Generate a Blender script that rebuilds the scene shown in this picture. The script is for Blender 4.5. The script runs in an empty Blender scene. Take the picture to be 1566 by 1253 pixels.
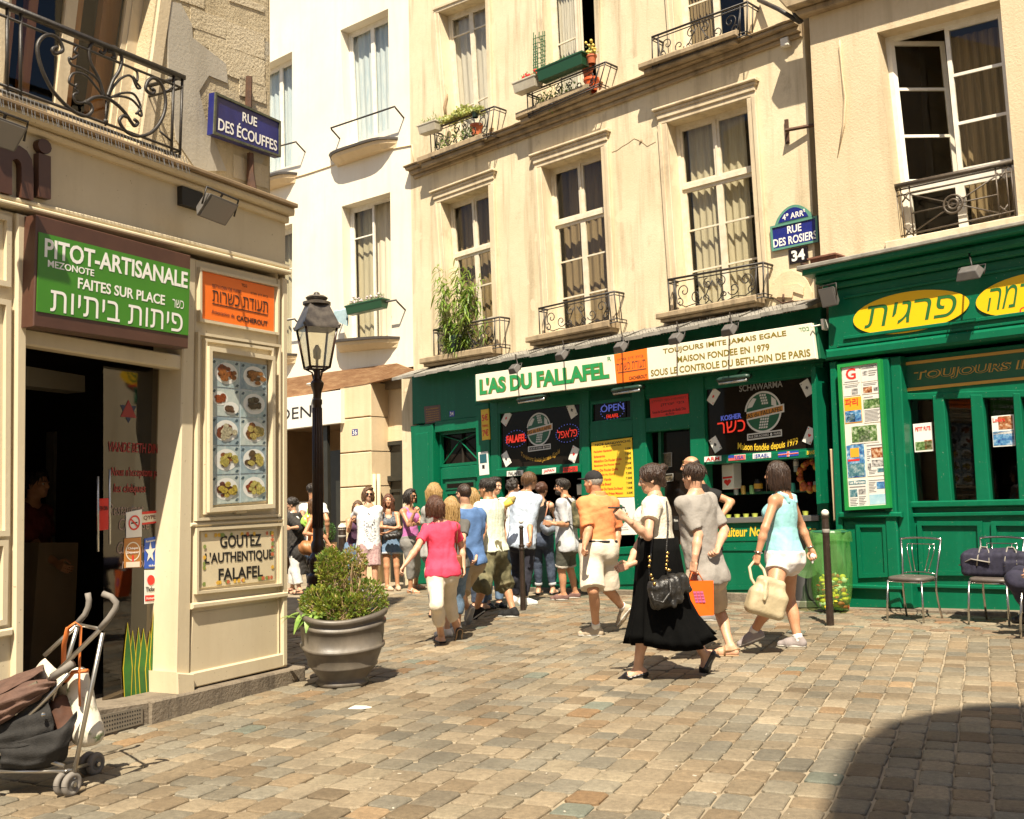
import bpy, math, random
import numpy as np
from mathutils import Vector
from mathutils.geometry import tessellate_polygon
random.seed(7); NPR = np.random.RandomState(11)
C = bpy.context.scene.collection
SC = bpy.context.scene
R = math.radians
# --- camera, sky, sun, exposure
IW, IH, F = 1566.0, 1253.0, 1520.0
EYE = 1.5
PITCH, ROLL = math.atan((754-626.5)/F), 0.022
CP, SP = math.cos(PITCH), math.sin(PITCH)
FW = np.array([0, CP, SP]); UP0 = np.array([0, -SP, CP]); RX0 = np.array([1.0, 0, 0])
RX = math.cos(ROLL)*RX0 - math.sin(ROLL)*UP0
UPV = math.sin(ROLL)*RX0 + math.cos(ROLL)*UP0
CAM = np.array([0, 0, EYE])
cam = bpy.data.cameras.new('camera'); cam.sensor_width = 36; cam.lens = 36*F/IW
cam.clip_start = 0.05; cam.clip_end = 500
co = bpy.data.objects.new('camera', cam); C.objects.link(co)
from mathutils import Matrix
co.matrix_world = Matrix(((RX[0], UPV[0], -FW[0], 0), (RX[1], UPV[1], -FW[1], 0), (RX[2], UPV[2], -FW[2], EYE), (0, 0, 0, 1)))
SC.camera = co
SUN_EL, SUN_AZ = R(56), math.atan2(-0.06, -1.0)
SUNV = np.array([math.sin(SUN_AZ)*math.cos(SUN_EL), math.cos(SUN_AZ)*math.cos(SUN_EL), math.sin(SUN_EL)])
w = bpy.data.worlds.new('World'); SC.world = w; w.use_nodes = True
nt = w.node_tree
sky = nt.nodes.new('ShaderNodeTexSky'); sky.sky_type = 'NISHITA'; sky.sun_disc = False
sky.sun_elevation = SUN_EL; sky.sun_rotation = SUN_AZ; sky.air_density = 1.0; sky.dust_density = 1.6
nt.links.new(sky.outputs[0], nt.nodes['Background'].inputs[0]); nt.nodes['Background'].inputs[1].default_value = 0.06
sl = bpy.data.lights.new('sun', 'SUN'); sl.energy = 5.0; sl.angle = R(0.5); sl.color = (1.0, 0.89, 0.71)
so = bpy.data.objects.new('sun', sl); C.objects.link(so)
so.rotation_euler = Vector((-SUNV[0], -SUNV[1], -SUNV[2])).to_track_quat('-Z', 'Y').to_euler(); so.location = (0, -10, 30)
vs = SC.view_settings; vs.view_transform = 'Standard'; vs.look = 'None'; vs.gamma = 1; vs.exposure = 1.08; vs.use_curve_mapping = False
SC.cycles.max_bounces = 8; SC.cycles.transparent_max_bounces = 12
# --- places in the street
def ray(px, py):
 return FW + RX*((px-IW/2)/F) + UPV*((IH/2-py)/F)
GN = np.array([-.904, .427])
def gz(x, y): return -0.02*((GN[0]*x+GN[1]*y)-2.3)
def ground(px, py, up=0.0):
 r = ray(px, py)
 t = (EYE - 0.046 - up)/(-r[2]-0.02*(GN[0]*r[0]+GN[1]*r[1]))
 return CAM + r*t
def at(px, py, Y):
 r = ray(px, py); return CAM + r*(Y/r[1])
class Plane:
 def __init__(s, O, U):
  s.O = np.array([O[0], O[1], 0.0]); U = np.array([U[0], U[1], 0.0]); s.U = U/np.linalg.norm(U)
  s.N = np.array([s.U[1], -s.U[0], 0.0])
  if s.N @ (CAM-s.O) < 0: s.N = -s.N
 def uz(s, px, py, d=0.0):
  r = ray(px, py); t = ((s.O+s.N*d-CAM) @ s.N)/(r @ s.N); P = CAM+r*t
  return ((P-s.O) @ s.U, P[2])
 def pt(s, u, z, d=0.0):
  P = s.O+s.U*u+s.N*d; return np.array([P[0], P[1], z])
 def p(s, px, py, d=0.0): u, z = s.uz(px, py, d); return s.pt(u, z, d)
class Q:
 def __init__(q, pl, tl, tr, br, bl, d=0.0, raw=False):
  q.pl, q.d = pl, d
  f = (lambda c: c) if raw else (lambda c: pl.uz(c[0], c[1], d))
  q.c = [np.array(f(c)) for c in (tl, tr, br, bl)]
  q.w = (np.linalg.norm(q.c[1]-q.c[0])+np.linalg.norm(q.c[2]-q.c[3]))/2
  q.h = (np.linalg.norm(q.c[0]-q.c[3])+np.linalg.norm(q.c[1]-q.c[2]))/2
 def uz(q, s, t):
  a, b, c, d = q.c; return (d*(1-s)+c*s)*(1-t)+(a*(1-s)+b*s)*t
 def pt(q, s, t, d=0.0):
  u = q.uz(s, t); return q.pl.pt(u[0], u[1], q.d+d)
 def sub(q, s0, s1, t0, t1, d=0.0):
  return Q(q.pl, q.uz(s0, t1), q.uz(s1, t1), q.uz(s1, t0), q.uz(s0, t0), q.d+d, raw=True)
 def base(q): return q.pt(.5, 0)
# --- mesh building
class MB:
 def __init__(s): s.v = []; s.f = []; s.m = []; s.cm = 0
 def add(s, vs, fs, m=None):
  b = len(s.v); s.v.extend([tuple(map(float, p)) for p in vs]); s.f.extend([tuple(b+i for i in f) for f in fs])
  s.m.extend([s.cm if m is None else m]*len(fs)); return s
 def hexa(s, p, m=None):
  return s.add(p, [(3, 2, 1, 0), (4, 5, 6, 7), (0, 1, 5, 4), (1, 2, 6, 5), (2, 3, 7, 6), (3, 0, 4, 7)], m)
 def slab(s, q, s0, s1, t0, t1, d0, d1, m=None):
  cs = [(s0, t0), (s1, t0), (s1, t1), (s0, t1)]
  return s.hexa([q.pt(a, b, d0) for a, b in cs]+[q.pt(a, b, d1) for a, b in cs], m)
 def frame(s, q, fw, d0, d1, m=None, fh=None):
  a = fw/q.w; b = (fh or fw)/q.h
  s.slab(q, 0, a, 0, 1, d0, d1, m); s.slab(q, 1-a, 1, 0, 1, d0, d1, m)
  s.slab(q, a, 1-a, 0, b, d0, d1, m); s.slab(q, a, 1-a, 1-b, 1, d0, d1, m); return s
 def bevslab(s, q, s0, s1, t0, t1, d0, d1, bv=0.012, m=None):
  a = bv/q.w; b = bv/q.h; cs = [(s0, t0), (s1, t0), (s1, t1), (s0, t1)]; ci = [(s0+a, t0+b), (s1-a, t0+b), (s1-a, t1-b), (s0+a, t1-b)]
  p = [q.pt(x, y, d0) for x, y in cs]+[q.pt(x, y, d1-bv) for x, y in cs]+[q.pt(x, y, d1) for x, y in ci]
  fs = [(3, 2, 1, 0), (8, 9, 10, 11)]
  for o in (0, 4):
   for i in range(4): j = (i+1) % 4; fs.append((o+i, o+j, o+4+j, o+4+i))
  return s.add(p, fs, m)
 def box(s, c, sx, sy, sz, yaw=0, m=None):
  c = np.array(c, float); X = np.array([math.cos(yaw), math.sin(yaw), 0])*sx/2; Y = np.array([-math.sin(yaw), math.cos(yaw), 0])*sy/2; Z = np.array([0, 0, sz/2])
  r = [(-1, -1), (1, -1), (1, 1), (-1, 1)]
  return s.hexa([c+X*a+Y*b-Z for a, b in r]+[c+X*a+Y*b+Z for a, b in r], m)
 def tube(s, pts, r, n=8, m=None, caps=True, flat=None):
  P = [np.array(p, float) for p in pts]; k = len(P); rr = r if hasattr(r, '__len__') else [r]*k
  vs = []; prev = None
  for i in range(k):
   t = P[min(i+1, k-1)]-P[max(i-1, 0)]; t = t/(np.linalg.norm(t)+1e-9)
   if prev is None:
    a = np.array([0, 0, 1.0]) if abs(t[2]) < .9 else np.array([1.0, 0, 0])
    x = np.cross(a, t)
   else: x = prev - t*(prev @ t)
   x = x/(np.linalg.norm(x)+1e-9); y = np.cross(t, x); prev = x
   for j in range(n):
    an = 2*math.pi*j/n; vs.append(P[i]+(x*math.cos(an)+y*math.sin(an)*(flat or 1))*rr[i])
  fs = [(i*n+j, i*n+(j+1) % n, (i+1)*n+(j+1) % n, (i+1)*n+j) for i in range(k-1) for j in range(n)]
  if caps: fs += [tuple(range(n-1, -1, -1)), tuple((k-1)*n+j for j in range(n))]
  return s.add(vs, fs, m)
 def lathe(s, c, prof, n=24, m=None, squash=None, twist=None, caps=True):
  c = np.array(c, float); vs = []
  for r_, z in prof:
   for j in range(n):
    a = 2*math.pi*j/n; k = squash(a) if squash else 1
    vs.append(c+np.array([math.cos(a)*r_*k, math.sin(a)*r_*k, z+(twist(a, z) if twist else 0)]))
  k = len(prof)
  fs = [(i*n+j, i*n+(j+1) % n, (i+1)*n+(j+1) % n, (i+1)*n+j) for i in range(k-1) for j in range(n)]
  if caps: fs += [tuple(range(n-1, -1, -1)), tuple((k-1)*n+j for j in range(n))]
  return s.add(vs, fs, m)
 def ball(s, c, rx, ry=None, rz=None, n=12, m=None):
  ry = ry or rx; rz = rz or rx; vs = []; c = np.array(c, float); h = max(6, n//2+2)
  for i in range(1, h):
   th = math.pi*i/h
   for j in range(n):
    a = 2*math.pi*j/n; vs.append(c+np.array([rx*math.sin(th)*math.cos(a), ry*math.sin(th)*math.sin(a), rz*math.cos(th)]))
  vs += [c+np.array([0, 0, rz]), c-np.array([0, 0, rz])]; b = (h-1)*n
  fs = [(i*n+j, (i+1)*n+j, (i+1)*n+(j+1) % n, i*n+(j+1) % n) for i in range(h-2) for j in range(n)]
  fs += [(b, j, (j+1) % n) for j in range(n)]+[(b+1, (h-2)*n+(j+1) % n, (h-2)*n+j) for j in range(n)]
  return s.add(vs, fs, m)
 def poly(s, pl, pts, d0, d1, m=None):
  pts = [np.array(p, float) for p in pts]; n = len(pts)
  vs = [pl.pt(p[0], p[1], d0) for p in pts]+[pl.pt(p[0], p[1], d1) for p in pts]
  tri = tessellate_polygon([[Vector((p[0], p[1], 0)) for p in pts]])
  fs = [tuple(t) for t in tri]+[tuple(n+i for i in t) for t in tri]+[(i, (i+1) % n, n+(i+1) % n, n+i) for i in range(n)]
  return s.add(vs, fs, m)
 def obj(s, name, mats, parent=None, smooth=False, label=None, bevel=0, fix=True):
  return link(name, s.v, s.f, mats, parent, smooth, s.m, label, bevel, fix)
def link(name, v, f, mats, parent=None, smooth=False, mi=None, label=None, bevel=0, fix=True):
 if not isinstance(mats, (list, tuple)): mats = [mats]
 v = np.array(v, float).reshape(-1, 3)
 if parent is None:
  o0 = np.array([(v[:, 0].min()+v[:, 0].max())/2, (v[:, 1].min()+v[:, 1].max())/2, v[:, 2].min()])
 else: o0 = wloc(parent)
 me = bpy.data.meshes.new(name); me.from_pydata((v-o0).tolist(), [], f if isinstance(f, list) else f.tolist())
 for m in mats: me.materials.append(m)
 if mi is not None and len(mats) > 1: me.polygons.foreach_set('material_index', mi)
 if fix:
  import bmesh
  bm = bmesh.new(); bm.from_mesh(me); bmesh.ops.recalc_face_normals(bm, faces=bm.faces); bm.to_mesh(me); bm.free()
 if smooth: me.polygons.foreach_set('use_smooth', [True]*len(me.polygons))
 me.update()
 o = bpy.data.objects.new(name, me); C.objects.link(o)
 if parent is None: o.location = o0; o['w0'] = list(o0)
 else: o.parent = parent; o['w0'] = list(o0)
 if label: o['label'] = label
 if bevel:
  b = o.modifiers.new('bevel', 'BEVEL'); b.width = bevel; b.segments = 2; b.limit_method = 'ANGLE'; b.angle_limit = R(50)
 if smooth == 'auto':
  e = o.modifiers.new('es', 'EDGE_SPLIT'); e.split_angle = R(38)
 return o
def wloc(o): return np.array(o['w0'])
def thing(name, label, cat, loc, group=None):
 o = bpy.data.objects.new(name, None); C.objects.link(o); o.location = tuple(float(x) for x in loc); o['w0'] = [float(x) for x in loc]
 o.empty_display_size = .1
 o['label'] = label; o['category'] = cat
 if group: o['group'] = group
 return o
def tag(o, label, cat, group=None):
 o['label'] = label; o['category'] = cat
 if group: o['group'] = group
 return o
def kind(o, k): o['kind'] = k; return o
# --- materials
MATS = {}
def pm(name, c1, c2=None, scale=6., rough=.6, bump=0., bscale=60., metal=0., stretch=(1, 1, 1), spec=.5, c3=None, lo=.35, hi=.65, emit=None, es=0., detail=5, trans=0, sss=0, coat=0):
 if name in MATS: return MATS[name]
 m = bpy.data.materials.new(name); m.use_nodes = True; n = m.node_tree; b = n.nodes['Principled BSDF']; MATS[name] = m
 b.inputs['Roughness'].default_value = rough; b.inputs['Metallic'].default_value = metal; b.inputs['Specular IOR Level'].default_value = spec
 if coat: b.inputs['Coat Weight'].default_value = coat; b.inputs['Coat Roughness'].default_value = .15
 if sss: b.inputs['Subsurface Weight'].default_value = sss; b.inputs['Subsurface Radius'].default_value = (.012, .005, .003); b.inputs['Subsurface Scale'].default_value = 1
 tc = n.nodes.new('ShaderNodeTexCoord'); mp = n.nodes.new('ShaderNodeMapping'); mp.inputs['Scale'].default_value = stretch
 n.links.new(tc.outputs['Object'], mp.inputs[0])
 c4 = lambda c: (c[0], c[1], c[2], 1)
 if c2 is not None:
  no = n.nodes.new('ShaderNodeTexNoise'); no.inputs['Scale'].default_value = scale; no.inputs['Detail'].default_value = detail; no.inputs['Roughness'].default_value = .62
  n.links.new(mp.outputs[0], no.inputs['Vector'])
  cr = n.nodes.new('ShaderNodeValToRGB'); e = cr.color_ramp.elements
  e[0].position = lo; e[0].color = c4(c1); e[1].position = hi; e[1].color = c4(c2)
  if c3 is not None: x = e.new((lo+hi)/2); x.color = c4(c3)
  n.links.new(no.outputs[0], cr.inputs[0]); n.links.new(cr.outputs[0], b.inputs['Base Color'])
 else: b.inputs['Base Color'].default_value = c4(c1)
 if bump:
  nb = n.nodes.new('ShaderNodeTexNoise'); nb.inputs['Scale'].default_value = bscale; nb.inputs['Detail'].default_value = 6
  n.links.new(mp.outputs[0], nb.inputs['Vector'])
  bp = n.nodes.new('ShaderNodeBump'); bp.inputs['Strength'].default_value = bump; bp.inputs['Distance'].default_value = .01
  n.links.new(nb.outputs[0], bp.inputs['Height']); n.links.new(bp.outputs[0], b.inputs['Normal'])
 if emit is not None: b.inputs['Emission Color'].default_value = c4(emit); b.inputs['Emission Strength'].default_value = es
 if trans: b.inputs['Transmission Weight'].default_value = trans
 return m
def hexc(h):
 h = h.lstrip('#'); r = [int(h[i:i+2], 16)/255 for i in (0, 2, 4)]
 return tuple(x/12.92 if x <= .04045 else ((x+.055)/1.055)**2.4 for x in r)
def wall_mat(name, base, dark, stain, rough=.9, streak=.5, bump=.35, patch=None, chip=None):
 m = bpy.data.materials.new(name); m.use_nodes = True; n = m.node_tree; b = n.nodes['Principled BSDF']; b.inputs['Roughness'].default_value = rough; b.inputs['Specular IOR Level'].default_value = .2
 tc = n.nodes.new('ShaderNodeTexCoord')
 def noise(sc, st=(1, 1, 1), det=6, ro=.6):
  mp = n.nodes.new('ShaderNodeMapping'); mp.inputs['Scale'].default_value = st; n.links.new(tc.outputs['Object'], mp.inputs[0])
  x = n.nodes.new('ShaderNodeTexNoise'); x.inputs['Scale'].default_value = sc; x.inputs['Detail'].default_value = det; x.inputs['Roughness'].default_value = ro
  n.links.new(mp.outputs[0], x.inputs['Vector']); return x
 def ramp(x, lo, hi):
  r = n.nodes.new('ShaderNodeMapRange'); r.inputs[1].default_value = lo; r.inputs[2].default_value = hi; n.links.new(x.outputs[0], r.inputs[0]); return r
 def mix(f, a, c, k=1.):
  x = n.nodes.new('ShaderNodeMix'); x.data_type = 'RGBA'
  if k != 1.:
   mu = n.nodes.new('ShaderNodeMath'); mu.operation = 'MULTIPLY'; mu.inputs[1].default_value = k; n.links.new(f.outputs[0], mu.inputs[0]); f = mu
  n.links.new(f.outputs[0], x.inputs['Factor'])
  for v, s in ((a, 6), (c, 7)):
   if isinstance(v, tuple): x.inputs[s].default_value = (*v, 1)
   else: n.links.new(v.outputs[2], x.inputs[s])
  return x
 a = mix(ramp(noise(.9), .35, .7), base, dark)
 a2 = mix(ramp(noise(3.2, (1.6, 1.6, .14)), .49, .68), a, stain, streak)
 a3 = mix(ramp(noise(14), .45, .75), a2, dark, .5); a3 = mix(ramp(noise(2.1, (1, 1, .6), 9, .75), .56, .70), a3, stain, streak*.8)
 if chip: a3 = mix(ramp(noise(46, det=3), .70, .72), a3, chip)
 if patch: a3 = mix(ramp(noise(1.7, (1, 1, 1.2), 3, .5), .62, .64), a3, patch, .8)
 n.links.new(a3.outputs[2], b.inputs['Base Color'])
 bp = n.nodes.new('ShaderNodeBump'); bp.inputs['Strength'].default_value = bump; bp.inputs['Distance'].default_value = .012
 n.links.new(noise(38, det=8).outputs[0], bp.inputs['Height']); n.links.new(bp.outputs[0], b.inputs['Normal'])
 MATS[name] = m; return m
def glass_mat(name, tint, alpha, rough=.02, spec=.5):
 m = bpy.data.materials.new(name); m.use_nodes = True; n = m.node_tree; n.nodes.remove(n.nodes['Principled BSDF'])
 o = n.nodes['Material Output']; gl = n.nodes.new('ShaderNodeBsdfGlossy'); gl.inputs['Roughness'].default_value = rough
 tr = n.nodes.new('ShaderNodeBsdfTransparent'); tr.inputs[0].default_value = (*tint, 1)
 fr = n.nodes.new('ShaderNodeFresnel'); fr.inputs[0].default_value = 1.5
 ad = n.nodes.new('ShaderNodeMath'); ad.operation = 'MULTIPLY_ADD'; ad.inputs[1].default_value = spec*2; ad.inputs[2].default_value = alpha; n.links.new(fr.outputs[0], ad.inputs[0])
 ge = n.nodes.new('ShaderNodeNewGeometry'); mb_ = n.nodes.new('ShaderNodeMath'); mb_.operation = 'SUBTRACT'; mb_.inputs[0].default_value = 1; n.links.new(ge.outputs['Backfacing'], mb_.inputs[1]); mc_ = n.nodes.new('ShaderNodeMath'); mc_.operation = 'MULTIPLY'; n.links.new(ad.outputs[0], mc_.inputs[0]); n.links.new(mb_.outputs[0], mc_.inputs[1]); ad = mc_
 mx = n.nodes.new('ShaderNodeMixShader'); n.links.new(ad.outputs[0], mx.inputs[0]); n.links.new(tr.outputs[0], mx.inputs[1]); n.links.new(gl.outputs[0], mx.inputs[2])
 n.links.new(mx.outputs[0], o.inputs[0]); MATS[name] = m; return m
# --- lettering
def text_geo(s, bold=0., shear=0., spacing=1.0, space_word=1.0, ext=.02):
 cu = bpy.data.curves.new('lettering', 'FONT'); cu.body = s; cu.offset = bold; cu.shear = shear; cu.extrude = ext; cu.space_character = spacing; cu.resolution_u = 3; cu.space_word = space_word
 o = bpy.data.objects.new('lettering', cu); C.objects.link(o)
 dg = bpy.context.evaluated_depsgraph_get(); oe = o.evaluated_get(dg); me = oe.to_mesh()
 n = len(me.vertices); v = np.empty(n*3); me.vertices.foreach_get('co', v); v = v.reshape(-1, 3)
 f = [tuple(p.vertices) for p in me.polygons]; oe.to_mesh_clear()
 bpy.data.objects.remove(o); bpy.data.curves.remove(cu); return v, f
def outline_geo(s, ext):
 cu = bpy.data.curves.new('lettering', 'FONT'); cu.body = s; cu.extrude = 0; cu.resolution_u = 3
 o = bpy.data.objects.new('lettering', cu); C.objects.link(o); dg = bpy.context.evaluated_depsgraph_get(); cc = o.to_curve(dg, apply_modifiers=False); loops = []
 for sp in cc.splines:
  P = []
  if sp.type == 'BEZIER':
   b = sp.bezier_points; n = len(b)
   for i in range(n):
    p0, p1, p2, p3 = [np.array(v) for v in (b[i].co, b[i].handle_right, b[(i+1) % n].handle_left, b[(i+1) % n].co)]
    st = np.linalg.norm(p3-p0)+1e-9; k = 1 if np.linalg.norm(np.cross(p1-p0, p3-p0))/st < 1e-3 and np.linalg.norm(np.cross(p2-p0, p3-p0))/st < 1e-3 else 4
    for t in np.arange(k)/k: P.append((1-t)**3*p0+3*(1-t)**2*t*p1+3*(1-t)*t*t*p2+t**3*p3)
  else: P = [np.array(q.co[:3]) for q in sp.points]
  if len(P) > 2: loops.append(np.array(P))
 o.to_curve_clear(); bpy.data.objects.remove(o); bpy.data.curves.remove(cu)
 ar = [.5*sum(L[i-1][0]*L[i][1]-L[i][0]*L[i-1][1] for i in range(len(L))) for L in loops]
 if not ar: return np.zeros((0, 3)), []
 sg = 1 if ar[int(np.argmax(np.abs(ar)))] > 0 else -1; V, Fc = [], []
 def inside(p, L):
  c = False
  for i in range(len(L)):
   a, b = L[i-1], L[i]
   if (a[1] > p[1]) != (b[1] > p[1]) and p[0] < (b[0]-a[0])*(p[1]-a[1])/(b[1]-a[1])+a[0]: c = not c
  return c
 for k, (L, a) in enumerate(zip(loops, ar)):
  if a*sg < 0: continue
  grp = [L]+[H for H, h in zip(loops, ar) if h*sg < 0 and inside(H[0], L)]; n0 = len(V); fl = [p for g in grp for p in g]; V += [(p[0], p[1], ext*(1+.25*(k % 3))) for p in fl]
  Fc += [tuple(n0+i for i in t) for t in tessellate_polygon([[Vector((q[0], q[1], 0)) for q in g] for g in grp])]
 return np.array(V), Fc
def heb(s): return s[::-1]
def text(mb, s, q, s0, s1, t0, t1, d=.002, th=.003, bold=0., shear=0., arc=0., m=None, fit=True, serif=False, spacing=1.):
 he = any('\u0590' < c < '\u0600' for c in s)
 v, f = outline_geo(s, .02) if he else text_geo(s, bold*.7, shear, spacing)
 if he and shear: v[:, 0] += v[:, 1]*shear
 if not len(v): return
 lo, hi = v.min(0), v.max(0); th = th*.4 if th < .005 else th
 for p_i in range(1):
  x = (v[:, 0]-lo[0])/(hi[0]-lo[0]+1e-9); y = (v[:, 1]-lo[1])/(hi[1]-lo[1]+1e-9); z = v[:, 2]/.02 if he else (v[:, 2] > 0)
 out = []
 for a, b, c in zip(x, y, z):
  yy = b+arc*(4*(a-.5)**2)
  out.append(q.pt(s0+(s1-s0)*a, t0+(t1-t0)*yy, d+th*float(c)))
 mb.add(out, f, m)
 if serif:
  pass
# --- smooth implicit surfaces (bodies, clothes, bags)
def unit(v): v = np.array(v, float); return v/(np.linalg.norm(v)+1e-12)
class SD:
 def __init__(s): s.p = []
 def cone(s, a, b, r1, r2, k=.02, cap=None, sub=False, flat=None):
  a = np.array(a, float); b = np.array(b, float); ab = b-a; L2 = ab @ ab+1e-12; L = math.sqrt(L2); u = ab/L
  def fn(P):
   pa = P-a; t = pa @ ab/L2; tc = np.clip(t, 0, 1)
   q = pa-tc[..., None]*ab
   if flat is not None:
    c = q @ flat[0]; q = q+c[..., None]*flat[0]*(flat[1]-1)
   d = np.sqrt((q*q).sum(-1))-(r1+(r2-r1)*tc)
   if cap and 'b' in cap: d = np.maximum(d, (t-1)*L)
   if cap and 'a' in cap: d = np.maximum(d, -t*L)
   return d
  m = max(r1, r2); s.p.append((fn, np.minimum(a, b)-m, np.maximum(a, b)+m, k, sub)); return s
 def ell(s, c, ax, r, k=.02, sub=False, cut=None):
  c = np.array(c, float); ax = np.array(ax, float); r = np.array(r, float)
  def fn(P):
   q = (P-c) @ ax.T; k0 = np.sqrt(((q/r)**2).sum(-1)); k1 = np.sqrt(((q/(r*r))**2).sum(-1))+1e-9
   d = k0*(k0-1)/k1
   if cut:
    for n_, o_ in cut: d = np.maximum(d, (P-np.array(o_)) @ np.array(n_))
   return d
  m = np.abs(ax.T*r).sum(1); s.p.append((fn, c-m, c+m, k, sub)); return s
 def rbox(s, c, ax, h, rad, k=.02, sub=False):
  c = np.array(c, float); ax = np.array(ax, float); h = np.array(h, float)-rad
  def fn(P):
   q = np.abs((P-c) @ ax.T)-h
   return np.sqrt((np.maximum(q, 0)**2).sum(-1))+np.minimum(q.max(-1), 0)-rad
  m = np.abs(ax.T*(h+rad)).sum(1); s.p.append((fn, c-m, c+m, k, sub)); return s
 def loft(s, a, b, lv, fv, prof, grow=0., t0=None, t1=None, k=.03, sub=False, ex=None):
  a = np.array(a, float); b = np.array(b, float); ab = b-a; L = np.linalg.norm(ab); u = ab/L
  lv = unit(lv-u*(lv @ u)); fv = unit(fv-u*(fv @ u)); pr = np.array(prof, float)
  def fn(P):
   pa = P-a; t = pa @ u/L
   W = np.interp(t, pr[:, 0], pr[:, 1])+grow; Dp = np.interp(t, pr[:, 0], pr[:, 2])+grow; sh = np.interp(t, pr[:, 0], pr[:, 3])
   x = pa @ lv; y = pa @ fv-sh
   e = 2.35
   rr = (np.abs(x/W)**e+np.abs(y/Dp)**e)**(1/e)
   d = (rr-1)*np.minimum(W, Dp)
   lo_, hi_ = (pr[0, 0] if t0 is None else t0), (pr[-1, 0] if t1 is None else t1)
   d = np.maximum(d, np.maximum((t-hi_)*L, (lo_-t)*L))
   if ex is not None: d = np.maximum(d, ex(P, t, x, y))
   return d
  A = a+u*L*pr[0, 0]; B = a+u*L*pr[-1, 0]; m = max(pr[:, 1].max(), pr[:, 2].max())+grow+.04
  s.p.append((fn, np.minimum(A, B)-m, np.maximum(A, B)+m, k, sub)); return s
 def mesh(s, cell, wr=0., wfreq=22., wseed=0, wdir=None, thin=None):
  lo = np.min([p[1] for p in s.p if not p[4]], 0)-3*cell-.01; hi = np.max([p[2] for p in s.p if not p[4]], 0)+3*cell+.01
  n = np.ceil((hi-lo)/cell).astype(int)+1
  D = np.full(n, .3, np.float32)
  g = [lo[i]+cell*np.arange(n[i]) for i in range(3)]
  for fn, a, b, k, sub in s.p:
   pad = k+3*cell
   i0 = np.maximum(np.floor((a-pad-lo)/cell).astype(int), 0); i1 = np.minimum(np.ceil((b+pad-lo)/cell).astype(int)+1, n)
   if (i1 <= i0).any(): continue
   P = np.stack(np.meshgrid(*[g[i][i0[i]:i1[i]] for i in range(3)], indexing='ij'), -1)
   d = fn(P); sl_ = tuple(slice(i0[i], i1[i]) for i in range(3)); e = D[sl_]
   if sub:
    h = np.maximum(k-np.abs(e+d), 0)/max(k, 1e-6); D[sl_] = np.maximum(e, -d)+h*h*k*.25
   else:
    h = np.maximum(k-np.abs(e-d), 0)/max(k, 1e-6); D[sl_] = np.minimum(e, d)-h*h*k*.25
  if wr:
   rs = np.random.RandomState(wseed); X, Y, Z = np.meshgrid(*g, indexing='ij', sparse=True)
   wsum = 0
   for j in range(5):
    v = rs.normal(size=3)*(1, 1, .55) if wdir is None else rs.normal(size=3)*np.array(wdir); fq = wfreq*(1+.5*j)
    ph = rs.rand()*6.28; v2 = rs.normal(size=3)*fq*.35
    wsum = wsum+np.sin(fq*(v[0]*X+v[1]*Y+v[2]*Z)+ph+1.7*np.sin(v2[0]*X+v2[1]*Y+v2[2]*Z+ph*2))/(1+.4*j)
   D += (wr*wsum/2).astype(np.float32)
  return surfnets(D, lo, cell)
def surfnets(D, lo, cell):
 S = D < 0; n = D.shape
 cnt = np.zeros([m-1 for m in n], np.int8)
 offs = [(a, b, c) for a in (0, 1) for b in (0, 1) for c in (0, 1)]
 for a, b, c in offs: cnt += S[a:n[0]-1+a, b:n[1]-1+b, c:n[2]-1+c]
 I = np.argwhere((cnt > 0) & (cnt < 8))
 if not len(I): return np.zeros((0, 3)), np.zeros((0, 4), int)
 V = np.stack([D[I[:, 0]+a, I[:, 1]+b, I[:, 2]+c] for a, b, c in offs], 1).astype(float)
 acc = np.zeros((len(I), 3)); num = np.zeros(len(I))
 for i in range(8):
  for ax in range(3):
   if offs[i][ax] == 0:
    o2 = list(offs[i]); o2[ax] = 1; j = offs.index(tuple(o2))
    a, b = V[:, i], V[:, j]; m = (a < 0) != (b < 0); t = np.where(m, a/np.where(m, a-b, 1), 0)
    p = np.tile(np.array(offs[i], float), (len(I), 1)); p[:, ax] += t; acc[m] += p[m]; num += m
 P = lo+cell*(I+acc/num[:, None])
 idx = np.full([m-1 for m in n], -1, np.int32); idx[I[:, 0], I[:, 1], I[:, 2]] = np.arange(len(I))
 fs = []
 for ax in range(3):
  b_, c_ = (ax+1) % 3, (ax+2) % 3
  s0 = [slice(1, m-1) for m in n]; s1 = list(s0); s0[ax] = slice(0, n[ax]-1); s1[ax] = slice(1, n[ax])
  A = S[tuple(s0)]; B = S[tuple(s1)]; E = np.argwhere(A != B)
  if not len(E): continue
  flip = A[E[:, 0], E[:, 1], E[:, 2]]
  e = E.copy(); e[:, b_] += 1; e[:, c_] += 1
  def cid(db, dc):
   q = e.copy(); q[:, b_] -= db; q[:, c_] -= dc; return idx[q[:, 0], q[:, 1], q[:, 2]]
  f = np.stack([cid(1, 1), cid(0, 1), cid(0, 0), cid(1, 0)], 1)
  f[~flip] = f[~flip][:, ::-1]; fs.append(f)
 f = np.concatenate(fs); return P, f[(f >= 0).all(1)]
def join(ms):
 vs, fs, b = [], [], 0
 for v, f in ms:
  vs.append(v); fs.append(f+b); b += len(v)
 return np.concatenate(vs), np.concatenate(fs)
def sobj(name, ms, mat, parent=None, label=None):
 v, f = join(ms) if isinstance(ms, list) else ms
 if not len(v): return None
 return link(name, v, f, mat, parent, True, None, label, 0, False)
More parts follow.
